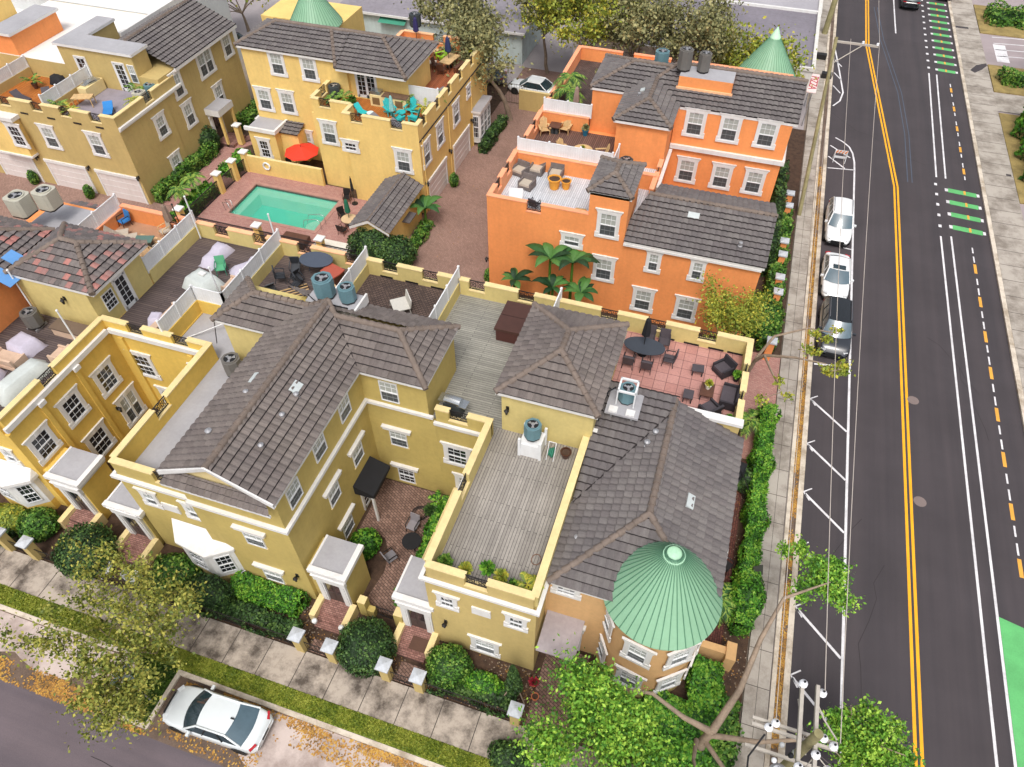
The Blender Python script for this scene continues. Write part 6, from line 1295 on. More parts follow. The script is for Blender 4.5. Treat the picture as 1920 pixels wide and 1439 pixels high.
def adirondack(m):
    r = thing('adirondack_chair', 'x', 'chair'); b = MB(); b.cbox((0, 0, .3), (.55, .6, .04), m, rx=-.2); b.build('seat', r, False); b = MB()
    for i in range(5): x = (i-2)*.115; b.cbox((x, .42, .68-abs(i-2)*.04), (.1, .03, .85-abs(i-2)*.08), m, rx=-.32)
    b.build('backrest', r, False)
    for sx in (-1, 1):
        b = MB(); b.box(sx*.36-.07, sx*.36+.07, -.35, .42, .52, .55, m); b.build('armrest', r, False)
        b = MB(); b.box(sx*.34-.02, sx*.34+.02, -.32, -.22, 0, .52, m); b.build('leg', r, False); b = MB(); b.cbox((sx*.3, .15, .2), (.04, .85, .09), m, rx=-.32); b.build('leg', r, False)
    return r
def lounger(m, sm, L=1.9, w=.62, up=.5):
    r = thing('sun_lounger', 'x', 'sun lounger'); b = MB(); b.box(-w/2, w/2, -L/2, L/2-.65, .3, .36, sm); b.build('seat', r, False); b = MB(); b.cbox((0, L/2-.65+.3*cos(up), .34+.3*sin(up)), (w, .66, .05), sm, rx=up); b.build('backrest', r, False)
    for sx in (-1, 1):
        b = MB(); b.tube([(sx*w/2, -L/2, .33), (sx*w/2, L/2-.6, .33)], .025, m, 5); b.build('rail', r, False)
        for y in (-L/2+.2, L/2-.6): b = MB(); b.tube([(sx*w/2, y, .33), (sx*w/2, y, 0)], .022, m, 5); b.build('leg', r, False)
    return r
def rtable(m, R=.55, h=.72, top=None, n=24, base=True, oval=1):
    r = thing('patio_table', 'x', 'table'); b = MB(); b.lathe([(R, h-.04), (R, h), (0, h+.001)], top or m, n); me = b
    me.v = [(x*oval, y, z) for x, y, z in me.v]; b.build('tabletop', r, False)
    for i in range(4):
        a_ = pi/4+pi/2*i; b = MB(); b.tube([(R*.45*cos(a_)*oval, R*.45*sin(a_), h-.04), (R*.6*cos(a_)*oval, R*.6*sin(a_), 0)], .025, m, 5); b.build('leg', r, False)
    return r
def boxtable(w, d, h, m, top=None, name='table', lab='x', cat='table', leg=.06):
    r = thing(name, lab, cat); b = MB(); b.box(-w/2, w/2, -d/2, d/2, h-.06, h, top or m); b.build('tabletop', r, False)
    for sx in (-1, 1):
        for sy in (-1, 1): b = MB(); b.box(sx*(w/2-leg)-leg/2, sx*(w/2-leg)+leg/2, sy*(d/2-leg)-leg/2, sy*(d/2-leg)+leg/2, 0, h-.06, m); b.build('leg', r, False)
    return r
def sofa(w, d, m, cm, name='outdoor_sofa'):
    r = thing(name, 'x', 'sofa' if w > 1 else 'armchair'); b = MB(); b.box(-w/2, w/2, -d/2, d/2, .08, .3, m); b.build('base', r, False); b = MB(); b.box(-w/2+.1, w/2-.1, -d/2, d/2-.15, .3, .44, cm); b.build('cushion', r, False); b = MB(); b.cbox((0, d/2-.06, .52), (w, .12, .6), m, rx=-.15); b.build('backrest', r, False)
    for sx in (-1, 1): b = MB(); b.box(sx*(w/2-.05)-.05, sx*(w/2-.05)+.05, -d/2, d/2-.1, .3, .58, m); b.build('armrest', r, False)
    for sx in (-1, 1):
        for sy in (-1, 1): b = MB(); b.box(sx*(w/2-.06)-.03, sx*(w/2-.06)+.03, sy*(d/2-.06)-.03, sy*(d/2-.06)+.03, 0, .08, m); b.build('leg', r, False)
    return r
def umbrella(m, h=2.3, r0=.16, pole=None, openr=0):
    r = thing('umbrella', 'x', 'umbrella'); b = MB(); b.tube([(0, 0, 0), (0, 0, h+.1)], .025, pole or IRON, 6); b.lathe([(.25, 0), (.25, .07), (.05, .09)], IRON, 14); b.build('pole', r, False); b = MB()
    if openr:
        n = 8; vs = [(0, 0, h)]+[(openr*cos(2*pi*i/n), openr*sin(2*pi*i/n), h-.45) for i in range(n)]; b.add(vs, [(0, 1+i, 1+(i+1) % n) for i in range(n)], m); b.add([(x, y, z-.03) for x, y, z in vs], [(0, 1+(i+1) % n, 1+i) for i in range(n)], m)
    else:
        n = 12; prof = [(.02, h), (r0*.55, h-.15), (r0*.8, h-.6), (r0, h-1.15), (r0*.8, h-1.2)]
        vs = []
        for q, z in prof: vs += [(q*(1+.25*(j % 2))*cos(2*pi*j/n), q*(1+.25*(j % 2))*sin(2*pi*j/n), z) for j in range(n)]
        b.add(vs, [(i*n+j, i*n+(j+1) % n, (i+1)*n+(j+1) % n, (i+1)*n+j) for i in range(len(prof)-1) for j in range(n)], m, False)
    b.build('canopy', r, False); return r
def pot(m, r0=.22, h=.35, plant=None, ps=.35, seed=1, palmy=False):
    r = thing('potted_plant' if plant else 'flower_pot', 'x', 'potted plant' if plant else 'pot'); b = MB(); b.lathe([(r0*.7, 0), (r0, h), (r0*1.12, h), (r0*1.12, h+.05), (r0*.9, h+.05), (r0*.88, h-.03)], m, 16, cap=False); b.lathe([(r0*.9, h-.02), (0, h-.02)], MULCH, 12, cap=False); b.build('pot', r, False)
    if plant:
        if palmy: palmfronds((0, 0, h+.25), 10, ps*2.0, .6, plant, seed, .22, .8, 10).build('foliage', r, False)
        else:
            rg = np.random.default_rng(seed); P, N = ballpts((0, 0, h+ps*.7), (ps, ps, ps), 260, rg, .3); child('foliage', leafmesh('foliage', P, .11, plant, seed), r)
    return r
def softbox(w, d, h, m, top=.85, seed=1, name='covered_furniture', hs=None):
    r = thing(name, 'x', 'covered furniture'); rg = random.Random(seed); b = MB(); nx, ny = 8, 8; vs = []; hs = hs or (lambda u, v: 1)
    for j in range(ny+1):
        for i in range(nx+1):
            u, v = i/nx*2-1, j/ny*2-1; e = max(abs(u), abs(v)); k = 1 if e < .76 else top; zz = h*hs(u, v)*(1 if e < .76 else (.9 if e < .99 else 0))+rg.uniform(-.02, .02)*(e < .99)
            sc_ = .92 if e < .99 else 1.04+rg.uniform(-.03, .03); vs.append((u*w/2*sc_, v*d/2*sc_, max(0, zz)))
    b.add(vs, [(j*(nx+1)+i, j*(nx+1)+i+1, (j+1)*(nx+1)+i+1, (j+1)*(nx+1)+i) for j in range(ny) for i in range(nx)], m, True); b.build('cover', r, False); return r
def place(r, label, loc, rz=0, group=None, cat=None, name=None):
    r.location = loc; r.rotation_euler = (0, 0, rz); r['label'] = label
    if group: r['group'] = group
    if cat: r['category'] = cat
    if name: r.name = name
    return r
FZ = 6.34
# pink terrace
tb = rtable(DWICK, .62, .72, M('dark_slate_top', '#3E434B', .4, .1), 28, oval=1.75); place(tb, 'long dark oval dining table on the pink terrace', (-1.7, 27.3, FZ), 0, name='dining_table')
C1 = Proto(chair(DWICK, SLING)); gp = 'dark dining chairs round the oval table'
for x, y, a_, lb in ((-2.3, 26.35, pi, 'dark dining chair in front of the oval table, left'), (-1.35, 26.3, pi, 'dark dining chair in front of the oval table, right'), (-.35, 27.1, -pi/2, 'dark dining chair at the right end of the oval table'), (-1.6, 28.3, 0, 'dark chair behind the oval table under the parapet, left'), (-.8, 28.25, .1, 'dark chair behind the oval table under the parapet, right')): C1.put((x, y, FZ), a_, lb, gp)
place(umbrella(BLACK, 2.6, .2), 'closed black umbrella standing in the oval table', (-1.75, 27.4, FZ))
C2 = Proto(sofa(.85, .8, DWICK, SLING, 'wicker_armchair')); C2.put((2.45, 27.35, FZ), -.75, 'black wicker armchair in the upper right of the pink terrace'); C2.put((2.15, 24.35, FZ), -2.3, 'black wicker armchair at the lower edge of the pink terrace')
place(sofa(1.35, .8, DWICK, SLING), 'black wicker loveseat against the right parapet', (2.95, 25.5, FZ), -pi/2-.05)
C3 = Proto(boxtable(.6, .5, .4, DWICK, SLING, 'footstool', 'x', 'footstool')); C3.put((1.2, 26.9, FZ), .1, 'black wicker footstool in the middle of the pink terrace, farther'); C3.put((1.0, 25.0, FZ), pi/2, 'black wicker footstool near the white capped wall')
place(boxtable(.9, .65, .42, DWICK, BRN), 'low dark coffee table between the footstools and the loveseat', (1.85, 25.55, FZ), pi/2, name='coffee_table'); place(pot(CREAM, .16, .25, LF_YEL, .16, 3), 'small plant in a cream urn on the coffee table', (1.85, 25.65, FZ+.42))
place(pot(BLACK, .17, .35, LF_BRIGHT, .2, 4), 'potted grass in the upper right of the pink terrace', (3.15, 27.0, FZ)); place(pot(BLACK, .17, .3, LF_BRIGHT, .2, 5), 'potted grass in the lower right corner of the pink terrace', (3.1, 24.0, FZ))
# hot tub, grill, planters on the grey deck
b = MB(); HT = M('brown_tub_cover', '#4A2E26', .5, .12, 1, 6); ht = thing('hot_tub', 'brown covered hot tub on the green grey deck', 'hot tub', (-8.6, 27.1, FZ)); b.box(-.85, .85, -1.1, 1.1, 0, .75, M('dark_red_tub_side', '#4E2A25', .6, .15)); b.build('cabinet', ht, False); b = MB(); b.box(-.93, .93, -1.15, -.02, .76, .9, HT); b.box(-.93, .93, .02, 1.15, .76, .9, HT); b.box(-.93, .93, -.02, .02, .76, .88, IRON); b.build('lid', ht, False)
b = MB(); b.box(-7.75, -7.6, 21.6, 23.4, 7.6, 7.75, IRON); one('tub_step', b, 'long dark bar leaning by the tower wall on the deck', 'bar') if False else None
def grill(lab, loc, rz, m=STEEL):
    r = thing('barbecue_grill', lab, 'grill', loc, rz); b = MB(); b.box(-.45, .45, -.28, .28, .05, .85, CHR); b.build('cabinet', r, False); b = MB(); b.box(-.75, .75, -.26, .26, .85, .9, m); b.build('shelf', r, False); b = MB(); vs = []
    n = 8; prof = [(.27*cos(pi*i/n), .9+.27*sin(pi*i/n)) for i in range(n+1)]
    b.add([(-.42, y, z) for y, z in prof]+[(.42, y, z) for y, z in prof], [(i, i+1, n+2+i, n+1+i) for i in range(n)]+[tuple(range(n+1)), tuple(range(2*n+1, n, -1))], m); b.build('hood', r, False); b = MB(); b.tube([(-.3, -.32, .98), (.3, -.32, .98)], .02, IRON); b.build('handle', r, False); return r
grill('silver barbecue grill at the parapet corner of the grey deck', (-9.75, 20.6, FZ), -.1)
b = MB(); RC_ = thing('hose_reel', 'green hose reel cart beside the white stand', 'hose reel', (-4.5, 19.5, FZ)); GH = M('green_hose', '#2E7A62', .6)
for r0 in (.16, .2, .24): b.T = Matrix.Rotation(pi/2, 4, 'Y'); b.tube([(r0*cos(2*pi*i/14)-.35, r0*sin(2*pi*i/14), (r0-.2)*2) for i in range(15)], .035, GH, 5, False)
b.T = None; b.build('hose', RC_, False); b = MB()
for x in (-.17, .17): b.tube([(x, -.25, 0), (x, 0, .4), (x, .2, .85)], .02, WHF, 5)
b.tube([(-.17, .2, .85), (.17, .2, .85)], .02, WHF, 5); b.build('frame', RC_, False)
place(pot(M('brown_glazed_pot', '#4A2A20', .3), .24, .35), 'brown glazed pot in the corner of the grey deck', (-3.85, 19.7, FZ)); 
for i, (x, y, m_, s_, pm, lb) in enumerate(((-7.1, 12.75, LF_HEDGE, .3, 0, 'low grassy planter in the left corner of the grey deck'), (-6.2, 12.7, LF_YEL, .25, 0, 'small reddish planter left of the deck railing'), (-5.35, 13.0, LF_BRIGHT, .3, 0, 'bright green potted plant behind the deck railing'), (-4.7, 12.8, LF_YEL, .3, 0, 'straggly potted plant right of the deck railing'), (-4.15, 12.65, LF_HEDGE, .2, 0, 'small potted plant near the yellow palm'), (-3.55, 12.75, LF_YEL, .38, 1, 'yellow green palm in the right corner of the grey deck'))): place(pot(M('pot_clay%d' % i, ['#8A5A40', '#A08A78', '#5A4A40'][i % 3]), .17, .25, m_, s_, 30+i, bool(pm)), lb, (x, y, FZ))
b = MB(); b.tube([(-3.62+.2*cos(2*pi*i/16), 14.2+.25*sin(2*pi*i/16), FZ+.02) for i in range(17)], .02, M('brown_hose', '#7A5A4A'), 5, False); one('hose_ring', b, 'thin brown hose coil lying near the right parapet of the grey deck', 'hose')
# brick terrace bench
bn = chair(M('white_bench', '#C9C6BE', .7), None, False, .9, .42, .45); place(bn, 'white slatted bench alone on the dark brick terrace', (-15.3, 26.6, 6.34), -.9, name='garden_bench', cat='bench'); bn.scale = (1.2, 1, 1)
# cluttered terrace
place(rtable(M('blue_grey_metal', '#4A5260', .4, .15), .7, .72, None, 24, oval=1.45), 'blue grey oval table piled with furniture on the cluttered terrace', (-21.2, 28.1, FZ+.25), .1)
C4 = Proto(chair(M('dark_metal', '#33363C', .5, .2), None)); 
for i, (x, y, a_, tl, lb) in enumerate(((-22.4, 27.7, .3, .6, 'dark metal chair tipped beside the oval table, topmost'), (-22.1, 26.9, 1.2, 1.2, 'dark metal chair lying on its side in the heap'), (-22.9, 26.6, 2.2, .3, 'dark metal chair at the left of the heap'), (-21.5, 26.5, -.7, 1.0, 'dark metal chair under the edge of the oval table'), (-23.0, 25.6, .9, 1.5, 'dark metal chair lying nearest the ridge of the roof'))):
    c_ = C4.put((x, y, FZ+.1), a_, lb, 'dark metal chairs heaped on the cluttered terrace'); c_.rotation_euler = (tl*.6, 0, a_)
sd = thing('sideboard', 'dark wooden cabinet with red curved top on the cluttered terrace', 'cabinet', (-19.9, 27.6, FZ), -.3); b = MB(); b.box(-.5, .5, -.4, .4, 0, .8, BRN); b.build('body', sd, False); b = MB(); b.prism([(-.55, -.45), (.55, -.45), (.6, 0), (.55, .45), (-.55, .45)], .8, .88, M('red_brown_top', '#A8513E', .6, .15)); b.build('top', sd, False)
place(sofa(1.5, 1.1, BEIGEC, M('sand_cushion', '#D6B58C', .9, .08)), 'sand coloured outdoor daybed on the cluttered terrace', (-19.3, 26.2, FZ), 2.6); place(chair(TANW, M('tan_leather', '#C99A6E', .6), False), 'tan chair facing left between the slats and the daybed', (-20.2, 25.2, FZ), -1.2)
sl_ = thing('slatted_bed_frame', 'wooden slatted frame leaning in the middle of the cluttered terrace', 'frame', (-21.3, 25.4, FZ), .75)
for i in range(8): b = MB(); b.cbox((0, (i-3.5)*.22, .2+.02*i), (1.9, .05, .05), TANW); b.build('slat', sl_, False)
b = MB(); b.cbox((-.95, 0, .18), (.06, 1.8, .06), BRN); b.cbox((.95, 0, .18), (.06, 1.8, .06), BRN); b.build('side_rail', sl_, False)
# deck with covered loungers
place(softbox(1.0, 2.1, .6, COVL, hs=lambda u, v: 1 if v > 0 else .75), 'lilac grey covered lounger in the middle of the dark deck', (-27.7, 27.4, FZ), -.12)
place(softbox(.95, 2.3, .6, COVL, seed=2, hs=lambda u, v: 1 if v > 0 else .6), 'lilac grey covered lounger slanting against the white fence', (-25.2, 27.1, FZ), -.75)
place(softbox(2.0, 1.5, .75, COVER, seed=3), 'big pale green grey covered dining set on the dark deck', (-26.9, 24.9, FZ), -.25); b = MB(); b.box(-.2, .2, -.14, .14, 0, .08, WH); place(tag(b.build('folded_cloth', None, False), 'x', 'cloth'), 'white folded cloth on top of the big cover', (-26.9, 25.1, FZ+.78), -.2)
place(chair(GH, M('green_plastic', '#5AA57C', .5)), 'green plastic chair between the covers on the dark deck', (-26.6, 26.3, FZ), .5)
place(sofa(2.2, .75, BEIGEC, BEIGEC), 'beige outdoor sofa along the white fence, near the railing', (-27.0, 21.6, FZ), -pi/2-.05); place(softbox(.8, .8, .55, COVL, seed=5), 'small lilac grey covered ottoman on the beige sofa side', (-27.6, 21.5, FZ), .3)
place(sofa(1.1, .8, BEIGEC, BEIGEC), 'beige outdoor seat beside the big pale cover', (-25.1, 25.2, FZ), -pi/2)
# left deck
place(softbox(1.5, 1.4, .7, COVL, seed=6), 'square lilac covered table on the left deck', (-33.0, 17.6, FZ), -.15); place(softbox(1.0, 3.0, .75, COVER, seed=7), 'long pale grey covered sofa beside the left deck parapet', (-31.3, 15.6, FZ), -.15); place(softbox(1.3, 1.2, .6, COVL, seed=8), 'lilac covered chair cut by the left edge', (-33.2, 15.2, FZ), .4)
place(sofa(1.6, .9, BEIGEC, BEIGEC), 'beige sofa seat between the covers on the left deck', (-33.0, 16.5, FZ), pi); place(sofa(.9, .8, BEIGEC, BEIGEC), 'beige seat behind the long pale cover near the parapet', (-30.6, 17.6, FZ), -pi/2)
dbx = thing('storage_bench', 'beige storage box with brown lid against the tower wall on the left deck', 'storage box', (-31.4, 19.3, FZ), 0); b = MB(); b.box(-.95, .95, -.35, .35, 0, .5, BEIGEC); b.build('body', dbx, False); b = MB(); b.box(-1, 1, -.4, .4, .5, .6, M('brown_lid', '#6B5A4C', .7)); b.build('lid', dbx, False)
def pole(name, label, x, y, z, h, tilt=(0, 0), m=WHF, r=.045): b = MB(); b.tube([(x, y, z), (x+tilt[0], y+tilt[1], z+h)], r, m, 8); b.blob((x+tilt[0], y+tilt[1], z+h), (.07, .07, .07), m, 8, 5); return one(name, b, label, 'pole')
pole('light_pole', 'white string light pole rising from the left deck by the parapet', -29.9, 18.3, 6.4, 3.0); pole('light_pole', 'white light pole at the pool side corner of the dark deck', -29.7, 28.7, 6.4, 3.0); pole('light_pole', 'white light pole with knob standing over the pool view', -24.2, 28.8, 6.4, 2.9); pole('light_pole', 'short white pole beside the big pale cover', -25.3, 24.2, 6.4, 2.3); pole('light_pole', 'white light pole beside the orange wall and dark condenser', -34.3, 19.9, 6.4, 3.2)
b = MB(); b.tube([(-25.6, 20.9, 6.25), (-23.0, 22.9, 6.9)], .03, WHF); b.tube([(-23.7, 21.2, 6.24), (-25.1, 23.0, 6.24)], .02, IRON); one('pipe_run', b, 'thin white pipe crossing the grey flat roof', 'pipe')
# orange left deck
place(lounger(TANW, CUSH, 1.5, .6, .9), 'padded tan armchair pair on the orange walled deck, left one', (-34.7, 27.2, FZ), 2.2); place(lounger(TANW, CUSH, 1.5, .6, .9), 'padded tan armchair pair on the orange walled deck, right one', (-33.9, 27.0, FZ), 2.2)
place(chair(TANW, CUSH), 'padded tan chair nearest the white fence on the orange walled deck', (-31.3, 26.6, FZ), -1.9); place(chair(TANW, CUSH), 'padded tan chair behind the fire table', (-31.9, 28.3, FZ), -.4)
place(boxtable(1.1, .7, .5, CHR, M('green_glass_top', '#5E7A70', .2), leg=.3), 'dark fire table with greenish top on the orange walled deck', (-32.5, 27.1, FZ), .3); b = MB(); b.box(-33.6, -31.5, 25.9, 28.0, FZ, FZ+.012, M('patterned_rug', '#C9A57C', .95, .4, 3, 9)); one('deck_rug', b, 'tan patterned rug under the fire table', 'rug')
place(chair(BLACK, M('blue_sling', '#2F78B8', .6)), 'bright blue folding chair leaning in the corner of the orange walled deck', (-35.0, 28.4, FZ), -.3); place(umbrella(M('taupe_canopy', '#8A7668', .9), 2.5, .2), 'closed taupe umbrella at the orange walled deck parapet', (-31.2, 28.3, FZ)); pole('light_pole', 'dark slim pole at the parapet of the orange walled deck', -30.9, 28.7, 6.4, 2.2, m=IRON, r=.03)
# white roof deck (B1)
TER = M('orange_terracotta', '#E09A34', .7, .12, 2, 10)
place(pot(TER, .42, .7), 'large orange terracotta pot on the white roof deck', (-10.35, 40.6, 6.46)); place(pot(TER, .32, .55), 'smaller orange terracotta pot beside the large one', (-9.6, 40.8, 6.46))
S1 = Proto(sofa(.95, .85, M('grey_wicker', '#6E6663', .8, .2, 4, 30), CUSH, 'wicker_armchair')); S1.put((-11.95, 42.0, 6.46), -.1, 'grey wicker seat with pale cushion at the back of the white deck'); S1.put((-12.1, 40.1, 6.46), -.2, 'grey wicker seat with cushion in the middle of the white deck'); S1.put((-13.0, 41.5, 6.46), -.3, 'darker wicker seat against the left parapet of the white deck'); S1.put((-10.6, 41.9, 6.46), 0, 'dark wicker seat behind the large orange pot')
place(lounger(IRON, WHF, 1.2, .9, 1.2), 'dark tube frame chair base near the corner of the white deck', (-12.3, 38.3, 6.46), .2); place(chair(IRON, SLING), 'dark rocking chair behind the railing of the white deck', (-10.9, 37.9, 6.46), 2.9); place(softbox(1.0, 1.2, .5, M('tan_cushion_stack', '#C9A56A', .9), seed=9), 'tan cushions in the corner by the small grey hip tower', (-7.9, 37.8, 6.46), .1)
# brown slatted deck (B2)
A1_ = Proto(adirondack(TANW)); gp = 'tan adirondack chairs on the slatted brown deck'
for x, y, a_, lb in ((-13.0, 47.3, .5, 'tan adirondack chair left of the square fire table'), (-11.6, 47.9, -.1, 'tan adirondack chair right of the square fire table'), (-10.9, 44.9, .9, 'tan adirondack chair left of the round table'), (-8.3, 45.3, -1.2, 'tan adirondack chair right of the round table'), (-9.3, 44.0, 3.0, 'tan adirondack chair in front of the round table')): A1_.put((x, y, 6.35), a_, lb, gp)
place(rtable(TANW, .7, .5, TANW), 'round tan wooden table on the slatted brown deck', (-9.6, 45.2, 6.35), 0); place(pot(CREAM, .07, .1, LF_YEL, .09, 3), 'small pot on the round tan table', (-9.6, 45.2, 6.86)); place(boxtable(.8, .8, .6, CHR, BRN, leg=.3), 'dark square fire table between two tan chairs', (-12.3, 47.7, 6.35)); place(pot(M('blue_glazed_pot', '#2A6E8A', .3), .24, .4, LF_OAK, .25, 6), 'blue glazed pot with thin twigs against the orange wall', (-10.1, 48.0, 6.35)); place(boxtable(.9, .9, .7, IRON, M('slate_grey_cover', '#5A6470', .6)), 'slate grey covered table near the white fence', (-12.9, 44.6, 6.35))
# dark north terrace
ALU = M('aluminium_wire', '#9FB4B8', .35, .1)
for i, (x, y, lb) in enumerate(((-12.0, 50.2, 'pale wire chair left of the closed umbrella'), (-11.0, 50.4, 'pale wire chair right of the closed umbrella'), (-11.9, 51.6, 'pale wire chair behind the closed umbrella'))):
    if i == 0: W1 = Proto(chair(ALU, ALU))
    W1.put((x, y, 6.35), i*1.3, lb, 'pale wire chairs on the dark terrace')
place(umbrella(M('taupe_canopy2', '#9A8378', .9), 2.3, .2), 'closed taupe umbrella on the dark north terrace', (-11.5, 50.5, 6.35)); place(pot(CREAM, .2, .35, LF_OAK, .25, 8), 'white pot with a thin plant at the far side of the dark terrace', (-11.3, 56.8, 6.35)); place(pot(M('clay_jar', '#B08A68'), .2, .45, LF_HEDGE, .25, 9), 'tall clay jar at the dark terrace edge', (-12.9, 50.0, 6.35))
# yellow house decks (C)
A2_ = Proto(adirondack(TEALP)); gp = 'turquoise adirondack chairs on the orange deck'
for x, y, a_, lb in ((-24.9, 46.4, .9, 'turquoise chair left of the group on the orange deck'), (-23.5, 47.0, -.2, 'turquoise chair farthest back by the wall'), (-23.8, 45.5, 2.6, 'turquoise chair nearest the railing in the group'), (-22.8, 46.0, -1.5, 'turquoise chair at the right parapet')): A2_.put((x, y, 6.37), a_, lb, gp)
place(lounger(TEALP, TEALP, 1.3, .5, .8), 'turquoise lounger at the notch of the orange deck', (-27.0, 45.6, 6.37), 1.2); place(rtable(M('white_mosaic', '#CFE0DC'), .28, .5), 'small white round side table at the front of the orange deck', (-26.0, 45.3, 6.37)); place(rtable(TEALP, .35, .45), 'round turquoise table amid the turquoise chairs', (-23.9, 46.2, 6.37))
L1 = Proto(lounger(SLING, GREYW)); L1.put((-24.9, 44.8, 6.37), 1.4, 'grey sling lounger behind the front parapet, left'); L1.put((-23.2, 44.5, 6.37), 1.4, 'grey sling lounger behind the front parapet, right')
place(umbrella(M('striped_teal_canopy', '#8CC6C4', .8, .3, 6, 20), 2.3, .16), 'closed pale teal umbrella beside the grey loungers', (-24.0, 45.0, 6.37))
kt = thing('outdoor_kitchen', 'cream outdoor kitchen counter under the roof eave of the orange deck', 'kitchen', (-25.4, 47.5, 6.37), -.0); b = MB(); b.box(-1.5, 1.5, -.35, .35, 0, .88, COP_Y); b.build('cabinet', kt, False); b = MB(); b.box(-.5, 1.55, -.4, .38, .88, .93, M('brown_granite', '#6E5648', .4, .3, 6, 20)); b.build('counter', kt, False)
for x in (-1.0, 0, .9): b = MB(); b.box(x-.3, x+.3, -.37, -.35, .15, .7, M('bronze_door', '#7A6040', .5)) ; b.build('cabinet_door', kt, False)
b = MB(); b.box(-1.45, -.6, -.3, .3, .88, 1.15, STEEL); b.build('grill', kt, False)
POTL = [(-28.9, 46.6, LF_PALM, .45, 1, 'bushy potted palm on the left of the orange deck'), (-29.7, 46.1, LF_PALM, .4, 1, 'potted palm behind the notch railing'), (-28.1, 46.5, LF_HEDGE, .35, 0, 'leafy plant in a pale green pot'), (-24.0, 47.7, LF_PALM, .5, 1, 'palm in a clay pot right of the kitchen counter'), (-22.2, 46.9, LF_YEL, .5, 1, 'small palm at the right parapet of the orange deck'), (-22.1, 48.9, LF_PALM, .5, 1, 'palm beyond the white fence at the right parapet')]
for i, (x, y, m_, s_, pm, lb) in enumerate(POTL): place(pot([TER, M('pale_green_pot', '#A8B88A'), BRN][i % 3], .25, .35, m_, s_, 50+i, bool(pm)), lb, (x, y, 6.37))
A3_ = Proto(adirondack(LIME)); A3_.put((-26.2, 56.3, 6.37), .5, 'lime green chair left of the small table'); A3_.put((-24.6, 56.0, 6.37), -.7, 'lime green chair right of the small table'); place(rtable(TANW, .35, .5), 'small round table between the lime green chairs', (-25.4, 56.6, 6.37))
NAVY = M('navy_canopy', '#26315C', .8, .2); place(umbrella(M('purple_navy_canopy', '#2E2A5E', .8), 2.7, .2), 'closed purple navy umbrella at the far corner of the deck', (-27.3, 57.3, 6.37)); place(umbrella(NAVY, 2.5, .22), 'closed blue umbrella in the wooden dining table', (-23.5, 55.0, 6.37)); place(boxtable(1.0, 1.9, .74, BRN, TANW), 'wooden dining table on the red brown deck', (-23.4, 55.0, 6.37), -.15, name='dining_table'); place(boxtable(.35, 1.8, .45, BRN), 'dark bench right of the wooden dining table', (-22.5, 55.0, 6.37), -.15, name='bench', cat='bench')
place(chair(BRN, BRN), 'dark chair at the left corner of the wooden dining table', (-24.3, 54.3, 6.37), 1.5); place(chair(BRN, BRN), 'dark chair at the near end of the wooden dining table', (-23.6, 53.7, 6.37), 3.1); place(lounger(CUSH, CUSH, 1.6, .6, .5), 'tan cushioned lounger near the roof eave', (-25.3, 54.6, 6.37), 1.9); place(lounger(CHR, GREYW, 1.4, .6, .6), 'grey lounger at the right parapet of the red brown deck', (-22.4, 50.3, 6.37), 2.8)
place(pot(BRN, .3, .4, LF_YEL, .4, 66, True), 'yellow green palm in the far right corner of the red brown deck', (-22.2, 57.2, 6.37)); b = MB(); b.blob((0, 0, .45), (.4, .4, .35), M('pink_cushion', '#D8386A', .8), 10, 6); b.tube([(0, 0, 0), (0, 0, .3)], .2, IRON, 8); place(tag(b.build('pink_pouf', None, False), 'x', 'pouf'), 'bright pink round seat behind the roof at the far corner', (-27.6, 56.6, 6.37))
b = MB(); b.box(-25.2, -24.4, 49.0, 49.6, 6.37, 7.4, WHF); one('white_cabinet', b, 'white storage cabinet against the eave on the red brown deck', 'cabinet')
place(umbrella(M('red_canopy', '#D93A22', .8, .08), 2.3, openr=1.45), 'open red umbrella in the walled patio by the pool', (-33.3, 45.9, .1)); place(rtable(IRON, .5, .7), 'dark round table under the red umbrella', (-33.3, 45.9, .1))
place(chair(BRN, IRON), 'dark chair left of the red umbrella', (-34.6, 46.0, .1), 1.5); 
# pool side
place(rtable(IRON, .6, .72, M('beige_stone_top', '#CDB28C', .6)), 'round beige table with green umbrella by the pool', (-26.3, 40.1, .12)); place(umbrella(M('dark_green_canopy', '#1E6A50', .8, .1), 2.4, .18), 'closed dark green umbrella in the beige pool table', (-26.35, 40.2, .12))
P4 = Proto(chair(BRN, IRON)); gp = 'dark metal chairs at the pool tables'
for x, y, a_, lb in ((-27.2, 40.7, .9, 'dark chair left of the beige pool table'), (-25.4, 40.9, -.8, 'dark chair right of the beige pool table'), (-26.4, 39.1, 3.0, 'dark chair in front of the beige pool table'), (-28.0, 43.0, .3, 'dark chair against the yellow wall by the pool')): P4.put((x, y, .12), a_, lb, gp)
place(umbrella(BLACK, 2.4, .1), 'thin closed black umbrella against the yellow wall by the pool', (-27.3, 42.9, .12))
b = MB(); b.box(-30.3, -28.3, 36.4, 37.5, .12, .6, BRN); one('pool_box', b, 'dark red brown storage box on the near side of the pool deck', 'storage box'); b = MB(); b.box(-27.6, -24.6, 36.5, 37.6, .12, .55, CREAM); one('pool_bench', b, 'long cream bench block beside the big dark bush', 'bench')
